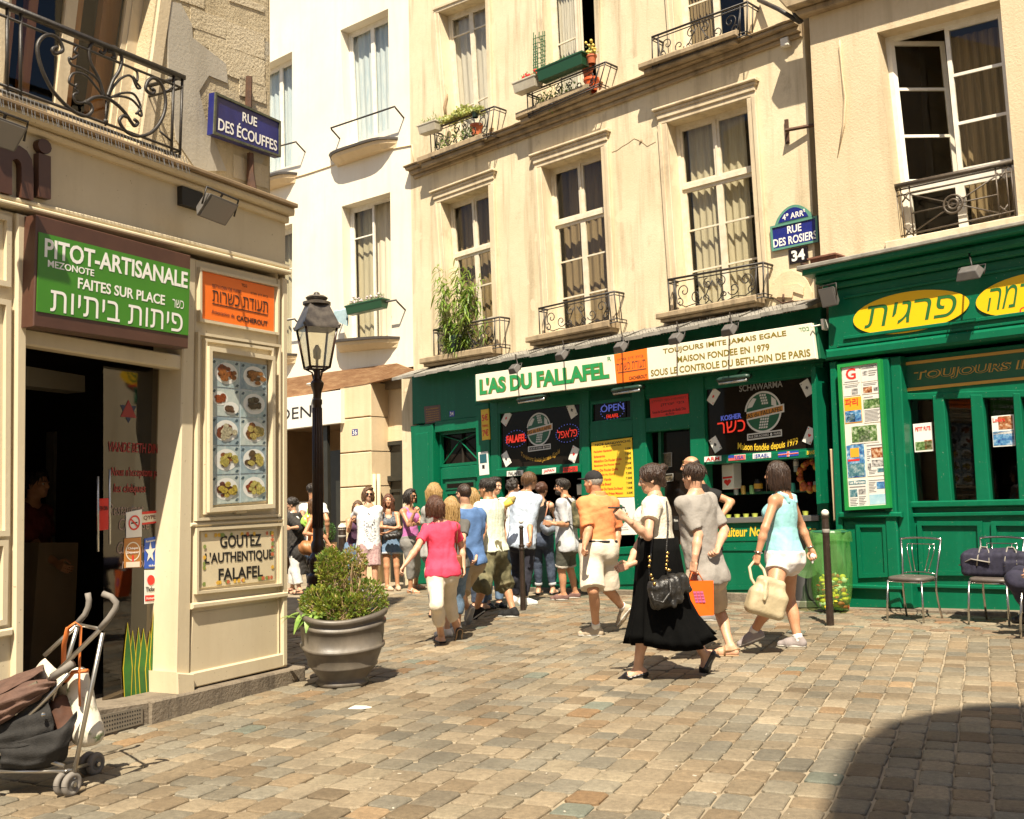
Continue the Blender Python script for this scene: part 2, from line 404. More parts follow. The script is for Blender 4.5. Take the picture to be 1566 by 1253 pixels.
# --- people
PROF_M = [(-.22, .10, .085, -.005), (-.1, .155, .115, -.01), (.06, .165, .12, -.012), (.25, .152, .108, 0), (.45, .150, .104, .008), (.66, .164, .114, .012), (.80, .158, .098, .0), (.91, .102, .070, -.012), (1.02, .05, .05, -.012)]
PROF_F = [(-.22, .10, .085, -.005), (-.1, .165, .12, -.012), (.06, .168, .122, -.016), (.25, .142, .10, 0), (.45, .122, .09, .008), (.66, .138, .102, .016), (.80, .134, .086, .004), (.91, .086, .062, -.012), (1.02, .043, .043, -.012)]
def fdir(yaw): return np.array([math.sin(R(yaw)), math.cos(R(yaw)), 0])
def reach(parent, px, py, L, sgn, lo=.9, hi=1.1):
 r = unit(ray(px, py)); o = CAM-parent; b = o @ r; c = o @ o-L*L; disc = b*b-c
 t = -b if disc < 0 else -b+sgn*math.sqrt(disc)
 return CAM+r*t
class Person: pass
SKIN = {}
def skin_mat(tone):
 c = {'light': ((.50, .275, .17), (.59, .345, .225)), 'tan': ((.43, .21, .11), (.52, .27, .155)), 'dark': ((.36, .18, .10), (.45, .24, .14))}[tone]
 return pm('skin_'+tone, c[0], c[1], 9, .48, .04, 160, sss=.12)
def person(label, D, H, sex, yaw, j, clothes, tone='light', hyaw=None, hpitch=0, build=1., hair=None, fy=None, cell=.0115, hands=(.45, .45), group='people in the street', pn=(None, None), glasses=None, hairmat=None, feet=None, fp=(0, 0), shoew=1., headk=1., expr=None):
 p = Person(); k = H/1.75; p.k = k; f = fdir(yaw); l = np.array([-f[1], f[0], 0]); p.f, p.l = f, l
 up = np.array([0, 0, 1.]); fem = sex == 'f'
 if isinstance(D, tuple): D = ground(*D)[1]
 p.D = D
 P = {}
 P['pv'] = at(*j['pv'][:2], D+(j['pv'][2] if len(j['pv']) > 2 else 0)); P['nk'] = at(*j['nk'][:2], D+(j['nk'][2] if len(j['nk']) > 2 else 0))
 P['hd'] = at(*j['hd'][:2], D+(j['hd'][2] if len(j['hd']) > 2 else 0))
 ax = P['nk']-P['pv']; T = np.linalg.norm(ax); u = ax/T
 sw = (.158 if fem else .180)*k*(.5+.5*build); hw = .088*k
 lt = unit(l-u*(l @ u))
 for s_, sg in (('L', 1), ('R', -1)):
  P['s'+s_] = at(*j['s'+s_][:2], D+j['s'+s_][2]) if 's'+s_ in j else P['nk']+lt*sg*sw-u*.092*k
  P['h'+s_] = P['pv']+l*sg*hw-up*.03*k
  P['e'+s_] = reach(P['s'+s_], *j['e'+s_][:2], .29*k, j['e'+s_][2]) if 'e'+s_ in j else P['s'+s_]-up*.28*k+f*.0+l*sg*.05
  P['w'+s_] = reach(P['e'+s_], *j['w'+s_][:2], .25*k, j['w'+s_][2]) if 'w'+s_ in j else P['e'+s_]-up*.23*k+f*.06
  a = j.get('a'+s_)
  if a is None:
   g = P['h'+s_]+f*.02; P['a'+s_] = np.array([g[0], g[1], gz(g[0], g[1])+.085*k])
  elif a[0] == 'g': P['a'+s_] = ground(a[1], a[2], 0)+np.array([0, 0, .085*k])
  kn = j.get('k'+s_)
  if kn is not None: P['k'+s_] = reach(P['h'+s_], *kn[:2], .43*k, kn[2])
  elif a is None or a[0] == 'g':
   P['k'+s_] = (P['h'+s_]+P['a'+s_])/2+f*.035*k
  if a is not None and a[0] != 'g': P['a'+s_] = reach(P['k'+s_], *a[:2], .41*k, a[2])
 p.P = P; p.u = u; p.T = T
 base = np.array([P['pv'][0], P['pv'][1], gz(P['pv'][0], P['pv'][1])])
 root = thing('person', label, 'person', base, group); p.root = root
 # --- head frame
 hy = yaw if hyaw is None else hyaw
 hf = fdir(hy)*math.cos(R(hpitch))+up*math.sin(R(hpitch)); hl = np.array([-fdir(hy)[1], fdir(hy)[0], 0]); hu = np.cross(hl, hf)*-1
 if hu[2] < 0: hu = -hu
 hk = k*headk*.985; hc = P['hd']; A3 = np.array([hl, hf, hu]); p.hf, p.hl, p.hu, p.hk, p.hc = hf, hl, hu, hk, hc
 hp = lambda x, y, z: hc+(hl*x+hf*y+hu*z)*hk
 p.hp = hp
 prof = np.array(PROF_F if fem else PROF_M); prof = prof.copy(); prof[:, 1:] *= k; prof[:, 1] *= build; prof[:, 2] *= build*.5+.5*build*build
 ak = (.86 if fem else 1.)*k*(.45+.55*build); lk = k*(.45+.55*build)
 def arms(S, grow=0., upto=2., kk=.02, capend=None, loose=None):
  for s_ in 'LR':
   s, e, w = P['s'+s_], P['e'+s_], P['w'+s_]
   if loose is None:
    S.ell(s, A3, np.array([.058, .058, .058])*ak+grow, kk+.02)
    S.cone(s, e, .050*ak+grow, .040*ak+grow, kk); S.cone(e, e+(w-e)*.35, .040*ak+grow, .041*ak+grow, kk); S.cone(e+(w-e)*.35, w, .041*ak+grow, .027*ak+grow, kk)
 def legs(S):
  for s_ in 'LR':
   h, kn, a = P['h'+s_], P['k'+s_], P['a'+s_]
   S.cone(h, kn, (.092 if fem else .088)*lk, .054*lk, .04); S.cone(kn, a, .050*lk, .037*lk, .03)
   bk = unit(np.cross(np.cross(a-kn, f), a-kn)); bk = bk if bk @ f < 0 else -bk
   S.ell(kn+(a-kn)*.3+bk*.018*lk, np.array([unit(np.cross(bk, unit(a-kn))), bk, unit(a-kn)]), np.array([.046, .046, .13])*lk, .03)
 # --- feet
 p.foot = {}
 for i, s_ in enumerate('LR'):
  yw = (fy[i] if fy else yaw); pt = fp[i]; g = fdir(yw); ff = g*math.cos(R(pt))-up*math.sin(R(pt)); fu = g*math.sin(R(pt))+up*math.cos(R(pt)); fl = np.cross(fu, ff)
  p.foot[s_] = (P['a'+s_], ff, fu, fl)
 def foot(S, s_, grow=0, kk=.02, sole=0., narrow=1.):
  a, ff, fu, fl = p.foot[s_]; q = lambda x, y, z: a+(fl*x*narrow+ff*y+fu*z)*k
  S.cone(q(0, -.01, .0), q(0, -.035, -.045), .036*k+grow, .034*k+grow, kk)
  S.cone(q(0, -.035, -.047), q(.008, .09, -.05), .032*k+grow, .038*k*narrow+grow, kk); S.cone(q(.0, .0, -.005), q(.0, .10, -.045), .034*k+grow, .028*k+grow, kk)
  S.cone(q(-.004, .09, -.056), q(.004, .165, -.062), .036*k*narrow+grow, .026*k*narrow+grow, kk)
 # --- body: one continuous skin
 S = SD(); S.loft(P['pv'], P['nk'], l, f, prof, k=.03)
 S.cone(P['nk']-u*.05*k, hp(0, -.02, -.075), .060*k*(.85 if fem else 1), .050*k*(.86 if fem else 1), .03)
 for sg in (1, -1): S.cone(P['nk']-u*.03*k+lt*sg*.03*k, P['s'+('L' if sg > 0 else 'R')], .045*ak, .046*ak, .045)
 if fem:
  for sg in (1, -1): S.ell(P['pv']+u*T*.66+lt*sg*.066*k*build+f*.088*k*build, np.eye(3), np.array([.052, .052, .055])*k*build, .04)
 arms(S); legs(S)
 for sg in (1, -1): S.ell(P['pv']+l*sg*.075*k-f*.065*k-up*.045*k, np.eye(3), np.array([.085, .085, .095])*lk, .05)
 meshes = [S.mesh(cell)]
 S = SD()
 for s_ in 'LR': foot(S, s_); S.cone(P['a'+s_], P['a'+s_]+(P['k'+s_]-P['a'+s_])*.12, .0365*lk, .0385*lk, .01)
 meshes.append(S.mesh(.009))
 S = SD(); S.ell(hp(0, -.010, .028), A3, np.array([.074, .094, .088])*hk, .02); S.ell(hp(0, .022, -.035), A3, np.array([.058, .066, .078])*hk, .03)
 S.ell(hp(0, .058, -.088), A3, np.array([.028, .026, .024])*hk, .03)
 for sg in (1, -1):
  S.ell(hp(sg*.031, .097, .001), A3, np.array([.017, .014, .012])*hk, .012, sub=True)
  S.cone(hp(sg*.012, .086, .021), hp(sg*.045, .074, .020), .010*hk, .009*hk, .012)
  S.ell(hp(sg*.036, .062, -.025), A3, np.array([.024, .022, .020])*hk, .02)
  S.ell(hp(sg*.077, -.008, -.008), np.array([unit(hl*sg+hf*-.35), unit(hf+hl*sg*.35), hu]), np.array([.011, .020, .032])*hk, .008)
  S.ell(hp(sg*.084, -.004, -.006), A3, np.array([.007, .010, .018])*hk, .006, sub=True)
 S.cone(hp(0, .086, .012), hp(0, .104, -.026), .009*hk, .0125*hk, .012)
 for sg in (1, -1): S.ell(hp(sg*.011, .094, -.031), A3, np.array([.009, .010, .008])*hk, .008)
 S.cone(hp(-.016, .082, -.057), hp(.016, .082, -.057), .0075*hk, .0075*hk, .008); S.cone(hp(-.014, .080, -.067), hp(.014, .080, -.067), .008*hk, .008*hk, .008)
 S.cone(hp(-.020, .0935, -.0615), hp(.020, .0935, -.0615), .003*hk, .003*hk, .004, sub=True)
 S.cone(hp(0, -.03, -.055), hp(0, -.02, -.09)*.5+P['nk']*.5, .052*k*(.86 if fem else 1), .054*k*(.86 if fem else 1), .03)
 meshes.append(S.mesh(.0058))
 p.hand = {}
 for i, s_ in enumerate('LR'):
  sg = 1 if s_ == 'L' else -1
  e, w = P['e'+s_], P['w'+s_]; d = unit(w-e)
  hd = j.get('d'+s_)
  if hd is not None: d = unit(at(hd[0], hd[1], w[1]+(hd[2] if len(hd) > 2 else 0))-w)
  n_ = pn[i] if pn[i] is not None else -l*sg
  n_ = unit(np.array(n_)-d*(np.array(n_) @ d)); x = np.cross(d, n_)
  th = x if (x @ f) > 0 else -x
  hk_ = k*(.9 if fem else 1.)
  c = hands[i]; S = SD()
  q = lambda a, b, z: w+(th*a+d*b+n_*z)*hk_
  S.cone(w-d*.05, w, .0275*ak, .025*ak, .015)
  S.cone(w, q(0, .03, 0), .024*ak, .024*ak, .015, flat=(n_, 1.35))
  S.rbox(q(.0, .055, 0), np.array([th, d, n_]), np.array([.038, .042, .014])*hk_, .012*hk_, .012)
  tips = []
  for m_, (o, Lf) in enumerate(((.028, .072), (.010, .080), (-.009, .074), (-.027, .058))):
   a0 = q(o, .092, 0); an = 0.; pr_ = a0; rr = .0088*hk_
   for s3, fr in enumerate((.45, .30, .25)):
    an += c*(1.25 if s3 else .95)+.05*m_*c; v = d*math.cos(an)+n_*math.sin(an)+th*(o*1.2)
    nx = pr_+unit(v)*Lf*fr*hk_; S.cone(pr_, nx, rr, rr*.92, .003); rr *= .92; pr_ = nx
   tips.append(pr_)
  t0 = q(.030, .022, .004); t1 = q(.055, .050, .014+.01*c); t2 = q(.056-.012*c, .080, .020+.022*c); t3 = q(.050-.022*c, .100, .024+.032*c)
  S.cone(t0, t1, .013*hk_, .0105*hk_, .008); S.cone(t1, t2, .0105*hk_, .0095*hk_, .003); S.cone(t2, t3, .0095*hk_, .008*hk_, .003)
  meshes.append(S.mesh(.0052)); p.hand[s_] = (q(0, .085, .022), d, n_, th, tips, q)
 p.body = sobj('body', meshes, skin_mat(tone), root)
 # --- face details
 ew = pm('eye_white', (.45, .42, .39), rough=.4); ei = pm('eye_iris', (.03, .018, .01), rough=.2); lipm = pm('lips_'+('f' if fem else 'm'), (.42, .13, .11) if fem else (.40, .19, .14), rough=.4)
 eb = MB(); ib = MB(); lb = MB()
 for sg in (1, -1):
  eb.ball(hp(sg*.031, .0765, .001), .0125*hk, n=10); ib.ball(hp(sg*.031, .0855, .001), .0062*hk, n=8)
 eb.obj('eyes', ew, root, True); ib.obj('pupils', ei, root, True)
 lb.tube([hp(-.023, .079, -.0615), hp(-.012, .0885, -.058), hp(0, .0905, -.0595), hp(.012, .0885, -.058), hp(.023, .079, -.0615)], [.002*hk, .0048*hk, .005*hk, .0048*hk, .002*hk], 6)
 lb.tube([hp(-.021, .079, -.0625), hp(-.01, .0875, -.067), hp(.01, .0875, -.067), hp(.021, .079, -.0625)], [.002*hk, .0055*hk, .0055*hk, .002*hk], 6); lb.obj('lips', lipm, root, True)
 hm = hairmat or pm('hair_brown', (.028, .014, .008), (.075, .038, .018), 40, .42, .5, 90, stretch=(3, 3, .5))
 bb = MB()
 for sg in (1, -1): bb.tube([hp(sg*.014, .093, .0195), hp(sg*.032, .0895, .027), hp(sg*.052, .072, .020)], [.0035*hk, .004*hk, .002*hk], 6)
 bb.obj('eyebrows', hm, root, True)
 if hair: hair_mesh(p, hair, hm, A3)
 if glasses: glasses_mesh(p, glasses)
 # --- clothes
 for cl in clothes:
  kind_, mt = cl[0], cl[1]; o = cl[2] if len(cl) > 2 else {}
  nm = o.get('name', kind_)
  pl_ = max([c.__getitem__(2).get('loose', .012) for c in clothes if c[0] in ('pants', 'shorts') and len(c) > 2]+[.012])*k
  if kind_ == 'shirt':
   S = SD(); lo_ = o.get('loose', .018)*k; hem = o.get('hem', -.08); pr = prof.copy()
   if not o.get('fit'):
    cw = np.interp(.66, pr[:, 0], pr[:, 1]); cd = np.interp(.66, pr[:, 0], pr[:, 2])
    mk = pr[:, 0] < .66; pr[mk, 1] = np.maximum(pr[mk, 1], cw*.97); pr[mk, 2] = np.maximum(pr[mk, 2], cd*.95)
   nk_ = o.get('neck', .965); tilt = o.get('tilt', .5)
   S.loft(P['pv'], P['nk'], l, f, pr, max(lo_, pl_*.9+.010) if hem < .05 else lo_, hem, nk_, .03, ex=lambda Pp, t, x, y: (t-(nk_-tilt*y/T))*T*.8)
   if fem:
    for sg in (1, -1): S.ell(P['pv']+u*T*.66+lt*sg*.066*k*build+f*.088*k*build, np.eye(3), np.array([.052, .052, .055])*k*build+lo_, .05)
   for sg in (1, -1): S.cone(P['nk']-u*.055*k+lt*sg*.05*k, P['s'+('L' if sg > 0 else 'R')], .046*ak+lo_*.5, .047*ak+lo_*.8, .04)
   sv = o.get('sleeve', .6)
   if hem < .05:
    for sg in (1, -1): S.ell(P['pv']+l*sg*.075*k-f*.065*k-up*.045*k, np.eye(3), np.array([.085, .085, .095])*lk+max(lo_, pl_)+.018, .05, cut=[(-u, P['pv']+u*T*hem)])
   for s_ in 'LR':
    s, e, w_ = P['s'+s_], P['e'+s_], P['w'+s_]; sl_ = sv if not isinstance(sv, tuple) else sv['LR'.index(s_)]
    S.ell(s, A3, np.array([.050, .050, .054])*ak+lo_*.9, .035)
    b_ = s+(e-s)*min(sl_, 1.0)
    S.cone(s-np.array([0, 0, .01]), b_, .049*ak+lo_*.9, (.047*ak if sl_ < 1 else .043*ak)+lo_*1.2, .03, cap='b' if sl_ < 1 else None)
    if sl_ > 1: S.cone(e, e+(w_-e)*(sl_-1), .043*ak+lo_*1.2, .034*ak+lo_*1.2, .02, cap='b')
   ob = sobj(nm, S.mesh(o.get('cell', cell*.9), o.get('wr', .006), o.get('wf', 20), int(D*100) % 97), mt, root, o.get('label'))
  elif kind_ == 'tank':
   S = SD(); lo_ = o.get('loose', .008)*k; top = o.get('top', .80); pr = prof.copy()
   def ex(Pp, t, x, y):
    sc = np.where(y > 0, o.get('scoopf', .10), o.get('scoopb', .06))
    return (t-(top+.03-sc*np.clip(1-(np.abs(x)/(.075*k))**2, 0, 1)-np.clip((np.abs(x)-.105*k)*3., 0, .25)))*T*.7
   S.loft(P['pv'], P['nk'], l, f, pr, lo_, o.get('hem', -.02), .95, .03, ex=ex)
   for sg in (1, -1):
    S.ell(P['pv']+u*T*.66+lt*sg*.066*k*build+f*.088*k*build, np.eye(3), np.array([.053, .053, .056])*k*build+lo_, .05, cut=[(u, P['pv']+u*T*(top-.03))])
   sx = o.get('strapx', .082)*k
   v = [S.mesh(cell*.9, o.get('wr', .004), 22, int(D*100) % 97)]; S2 = SD(); sr = o.get('strap', .016)*k
   for sg in (1, -1):
    c0 = P['pv']+u*T*(top-.03)+lt*sg*sx*.95+f*np.interp(top-.03, prof[:, 0], prof[:, 2])*.93; c1 = P['pv']+u*T*.925+lt*sg*sx*1.05+f*.052*k
    c2 = P['pv']+u*T*.965+lt*sg*sx*1.05-f*.012*k; c3 = P['pv']+u*T*.92+lt*sg*sx*1.0-f*.078*k; c4 = P['pv']+u*T*(top-.03)+lt*sg*sx*.9-f*np.interp(top-.03, prof[:, 0], prof[:, 2])*.95
    for a, b in ((c0, c1), (c1, c2), (c2, c3), (c3, c4)): S2.cone(a, b, sr, sr, .01)
   v.append(S2.mesh(.008)); sobj(nm, v, mt, root, o.get('label'))
  elif kind_ in ('pants', 'shorts'):
   S = SD(); lo_ = o.get('loose', .012)*k; wt = o.get('waist', .17); fl = o.get('flare', 0.)*k; ln = o.get('len', 1.9 if kind_ == 'pants' else .85)
   S.loft(P['pv'], P['nk'], l, f, prof, lo_, -.2, wt, .04)
   for sg in (1, -1): S.ell(P['pv']+l*sg*.075*k-f*.065*k-up*.045*k, np.eye(3), np.array([.085, .085, .095])*lk+lo_, .05)
   for s_ in 'LR':
    h, kn, a = P['h'+s_], P['k'+s_], P['a'+s_]
    if ln <= 1.: S.cone(h, h+(kn-h)*ln, .092*lk+lo_, (.092-.036*ln)*lk+lo_+fl, .03, cap='b')
    else:
     S.cone(h, kn, .092*lk+lo_, .057*lk+lo_+fl*.5, .04); kb = kn+(a-kn)*(ln-1)
     S.cone(kn, kb, .057*lk+lo_+fl*.5, .042*lk+lo_+fl, .03, cap='b')
     if ln > 1.4: bk = -f; S.ell(kn+(a-kn)*.28+bk*.016*lk, np.array([l, f, up]), np.array([.048, .050, .13])*lk+lo_*.8, .04, cut=[(unit(a-kn), kb)])
   sobj(nm, S.mesh(cell, o.get('wr', .006), o.get('wf', 18), int(D*37) % 91, (1, 1, .8)), mt, root, o.get('label'))
   if o.get('cuff'):
    S = SD()
    for s_ in 'LR':
     h, kn, a = P['h'+s_], P['k'+s_], P['a'+s_]
     x0, x1, rr = ((h+(kn-h)*(ln-.09), h+(kn-h)*(ln+.005), (.092-.036*ln)*lk+lo_+fl+.006) if ln <= 1 else (kn+(a-kn)*(ln-1.11), kn+(a-kn)*(ln-.995), .043*lk+lo_+fl+.006))
     S.cone(x0, x1, rr, rr, .005, cap='ab')
    sobj('cuff', S.mesh(cell*.8), o['cuff'], root)
   if o.get('belt'):
    S = SD(); S.loft(P['pv'], P['nk'], l, f, prof, lo_+.006, wt-.06, wt-.005, .01); sobj('belt', S.mesh(.009), o['belt'], root)
  elif kind_ in ('shoes', 'sneakers', 'sandals', 'heels', 'flats'):
   sm = o.get('sole') or pm('sole_dark', (.03, .028, .025), rough=.7)
   for s_ in 'LR':
    a, ff, fu, fl = p.foot[s_]; q = lambda x, y, z: a+(fl*x*shoew+ff*y+fu*z)*k
    hgt = {'sneakers': .03, 'shoes': 0., 'flats': -.035, 'heels': -.03, 'sandals': -.2}[kind_]+o.get('high', 0)
    ms = []
    if kind_ != 'sandals':
     S = SD(); foot(S, s_, .0085*k, narrow=shoew)
     cut = a+fu*(hgt-.012)*k
     S.rbox(cut+fu*.15, np.array([fl, ff, fu]), np.array([.3, (.075 if kind_ in ('flats', 'heels') else .055)*k+.02, .15]), .002, .004, sub=True)
     ob = sobj('shoe', S.mesh(.0085, .001, 30, 3), mt, root)
    S = SD(); b = -.082 if kind_ != 'heels' else -.08; th_ = .011 if kind_ in ('sneakers', 'shoes') else .006
    for (x0, y0), (x1, y1), r1, r2 in (((0, -.035), (.006, .09), .036, .041), ((.0, .08), (.004, .165), .041, .030)):
     S.cone(q(x0, y0, b+th_), q(x1, y1, b+th_), r1*k*shoew+.006, r2*k*shoew+.006, .006, flat=(fu, (.046)/(th_+.004)))
    so_ = sobj('sole', S.mesh(.007), sm, root)
    if kind_ == 'heels':
     S = SD(); S.cone(q(0, -.045, -.075), q(0, -.050, -.075-o.get('heel', .055)), .018*k, .008*k, .005, cap='b'); sobj('heel', S.mesh(.006), mt, root)
    if kind_ == 'sandals':
     mb = MB()
     for yy, zz, ww in ((.11, -.028, .046), (.05, .002, .046)):
      mb.tube([q(ww, yy, -.07), q(ww*.8, yy, zz-.012), q(0, yy, zz+.0), q(-ww*.8, yy, zz-.012), q(-ww, yy, -.07)], .009*k, 8)
     mb.tube([q(.042, .04, -.035), q(.036, -.03, -.022), q(0, -.078, -.02), q(-.036, -.03, -.022), q(-.042, .04, -.035)], .008*k, 8); mb.obj('strap', mt, root, True)
   if o.get('sock'):
    S = SD()
    for s_ in 'LR':
     a, kn = P['a'+s_], P['k'+s_]; S.cone(a-(kn-a)*.04, a+(kn-a)*o.get('sh', .14), .042*lk, .045*lk, .01, cap='b')
    sobj('sock', S.mesh(.009, .001, 40), o['sock'], root)
 return p
def curl(name, dark, lite, sc=38): return pm(name, dark, lite, sc, .42, .8, 70, stretch=(2.2, 2.2, .7), lo=.3, hi=.7)
def hair_mesh(p, style, mat, A3):
 hp, hk = p.hp, p.hk; S = SD(); g = {'short': .010, 'crop': .005, 'bald': 0, 'cap': .008}.get(style, .016)
 sh, shs = style, 0
 face = lambda y, z: ([tuple(unit(p.hf*y+p.hu*z)), None])
 if style == 'bald':
  cut = [(-p.hu, hp(0, 0, -.03)), (unit(p.hu*.9+p.hf*.45), hp(0, -.02, .045))]
  S.ell(hp(0, -.012, .026), A3, (np.array([.074, .094, .088])+.004)*hk, .005, cut=cut)
 else:
  fl = .055 if style in ('crop', 'short') else .045
  S.ell(hp(0, -.014, .030), A3, (np.array([.075, .094, .090])+g)*hk, .01, cut=[(unit(p.hf*1.0-p.hu*.75), hp(0, .060, .052)), (unit(-p.hu+p.hf*.35), hp(0, -.02, -.055))])
 if style == 'short': S.ell(hp(0, .03, .095), A3, np.array([.060, .055, .030])*hk, .02)
 if style == 'bob':
  for sg in (1, -1): S.ell(hp(sg*.066, -.022, -.035), A3, np.array([.036, .062, .095])*hk, .02)
  S.ell(hp(0, -.075, -.035), A3, np.array([.078, .052, .10])*hk, .03); S.ell(hp(0, .03, .098), A3, np.array([.062, .06, .03])*hk, .02)
 if style == 'bobflat':
  for sg in (1, -1): S.ell(hp(sg*.066, -.018, -.045), A3, np.array([.028, .060, .105])*hk, .02)
  S.ell(hp(0, -.066, -.055), A3, np.array([.074, .050, .115])*hk, .03); S.ell(hp(0, -.02, .09), A3, np.array([.07, .085, .04])*hk, .02)
 if style == 'long':
  for sg in (1, -1): S.ell(hp(sg*.070, -.010, -.11), A3, np.array([.034, .05, .17])*hk, .02)
  S.ell(hp(0, -.075, -.10), A3, np.array([.085, .045, .17])*hk, .03)
 if style == 'shag':
  for sg in (1, -1): S.ell(hp(sg*.074, -.006, -.04), A3, np.array([.030, .055, .095])*hk, .02)
  S.ell(hp(0, -.075, -.04), A3, np.array([.08, .05, .10])*hk, .03); S.ell(hp(.02, .04, .10), A3, np.array([.065, .05, .028])*hk, .02)
 if style == 'bun':
  S.ell(hp(0, -.01, .084), A3, np.array([.07, .085, .036])*hk, .02)
  S.ell(hp(0, -.085, .045), A3, np.array([.058, .052, .055])*hk, .02); S.ell(hp(0, -.132, .072), A3, np.array([.040, .038, .036])*hk, .012); S.ell(hp(0, -.09, -.03), A3, np.array([.058, .042, .065])*hk, .02)
  for sg in (1, -1): S.ell(hp(sg*.066, .01, .03), A3, np.array([.024, .06, .05])*hk, .02)
 if style == 'knot': S.ell(hp(0, -.115, .005), A3, np.array([.040, .036, .040])*hk, .01)
 if style == 'curly':
  rs = np.random.RandomState(5)
  for i in range(34):
   v = unit(rs.normal(size=3));
   if v[1] > .45 and v[2] < .5: continue
   if v[2] < -.5: continue
   S.ell(hp(v[0]*.078, -.014+v[1]*.096, .034+v[2]*.092), A3, np.array([.026]*3)*hk, .012)
 if style == 'slick': S.ell(hp(0, .00, .085), A3, np.array([.066, .09, .036])*hk, .02); S.ell(hp(0, -.07, -.02), A3, np.array([.06, .04, .06])*hk, .02)
 wr = {'crop': .001, 'bald': .0005}.get(style, .0055 if style in ('shag', 'bun', 'long', 'curly') else .003)
 ms = [S.mesh(.0068, wr*1.2, 60, 5, (1.3, 1.3, .35))]
 ln = {'bob': -.13, 'bobflat': -.16, 'long': -.27, 'shag': -.13, 'short': .0, 'slick': -.05, 'bun': -.01, 'knot': .0}.get(style)
 if ln is not None:
  rs = np.random.RandomState(int(p.D*10)); mb = MB(); big = ln < -.08
  for i in range(110 if big else 70):
   az = rs.uniform(.62, 2*math.pi-.62) if style != 'bun' else rs.uniform(.5, 5.8); r_ = 1.0+rs.uniform(-.02, .10); pts = []; e_ = ln*rs.uniform(.75, 1.08) if big else rs.uniform(ln-.02, .06)
   zs = np.linspace(.118, e_, 8); wv = rs.uniform(-.3, .3); w2 = rs.uniform(0, 6)
   for q, z_ in enumerate(zs):
    h = min(1, max(.12, math.sqrt(max(.0, 1-(max(z_-.02, 0)/.108)**2)))); a = az+wv*q/8+(.10*math.sin(q*1.9+w2) if style in ('long', 'shag') else 0)
    x, y = math.sin(a)*.088*h*r_, math.cos(a)*.108*h*r_-.016
    if style in ('bob', 'long', 'shag') and z_ < .02: x *= 1.12+.1*math.sin(w2+q); y = y*1.08
    pts.append(hp(x, y, z_))
   mb.tube(pts, [.002, .005, .006, .006, .006, .0055, .004, .0015], 5)
  f4 = np.array([f for f in mb.f if len(f) == 4]); ms.append((np.array(mb.v), f4))
 return sobj('hair', ms, mat, p.root)
def glasses_mesh(p, spec):
 hp, hk = p.hp, p.hk; dz = spec.get('up', 0); dy = spec.get('dy', 0); mb = MB(); lm = MB(); fm = spec['mat']; A = lambda x, y, z: hp(x, y+dy, z+dz)
 for sg in (1, -1):
  c = [A(sg*(.031+.024*math.cos(a)), .101-.012*abs(math.cos(a))*(math.cos(a) > 0), .0+.0175*math.sin(a)) for a in np.linspace(0, 2*math.pi, 13)]
  mb.tube(c, .0022*hk, 6, caps=False)
  lm.add([*c[:-1], *[q-p.hf*.003 for q in c[:-1]]], [tuple(range(12)), tuple(range(23, 11, -1))]+[(i, (i+1) % 12, 12+(i+1) % 12, 12+i) for i in range(12)])
  mb.tube([A(sg*.055, .090, .004), A(sg*.074, .05, .004), A(sg*.078, -.01, .0)], .0025*hk, 6)
 mb.tube([A(-.008, .101, .004), A(.008, .101, .004)], .0025*hk, 6)
 o = mb.obj('glasses', fm, p.root, True); lm.obj('lenses', spec.get('lens') or pm('dark_lens', (.006, .006, .008), rough=.08), p.root)
 return o
# --- planes of the four fronts
PR = Plane(ground(1104, 917), (.708, -.706))
e_ = PR.p(637, 898); P36 = Plane(e_, (.786, -.618))
PZ = Plane(PR.O+PR.N*.30, (.708, -.706))
PL = Plane(ground(151, 1126), (.427, .904))
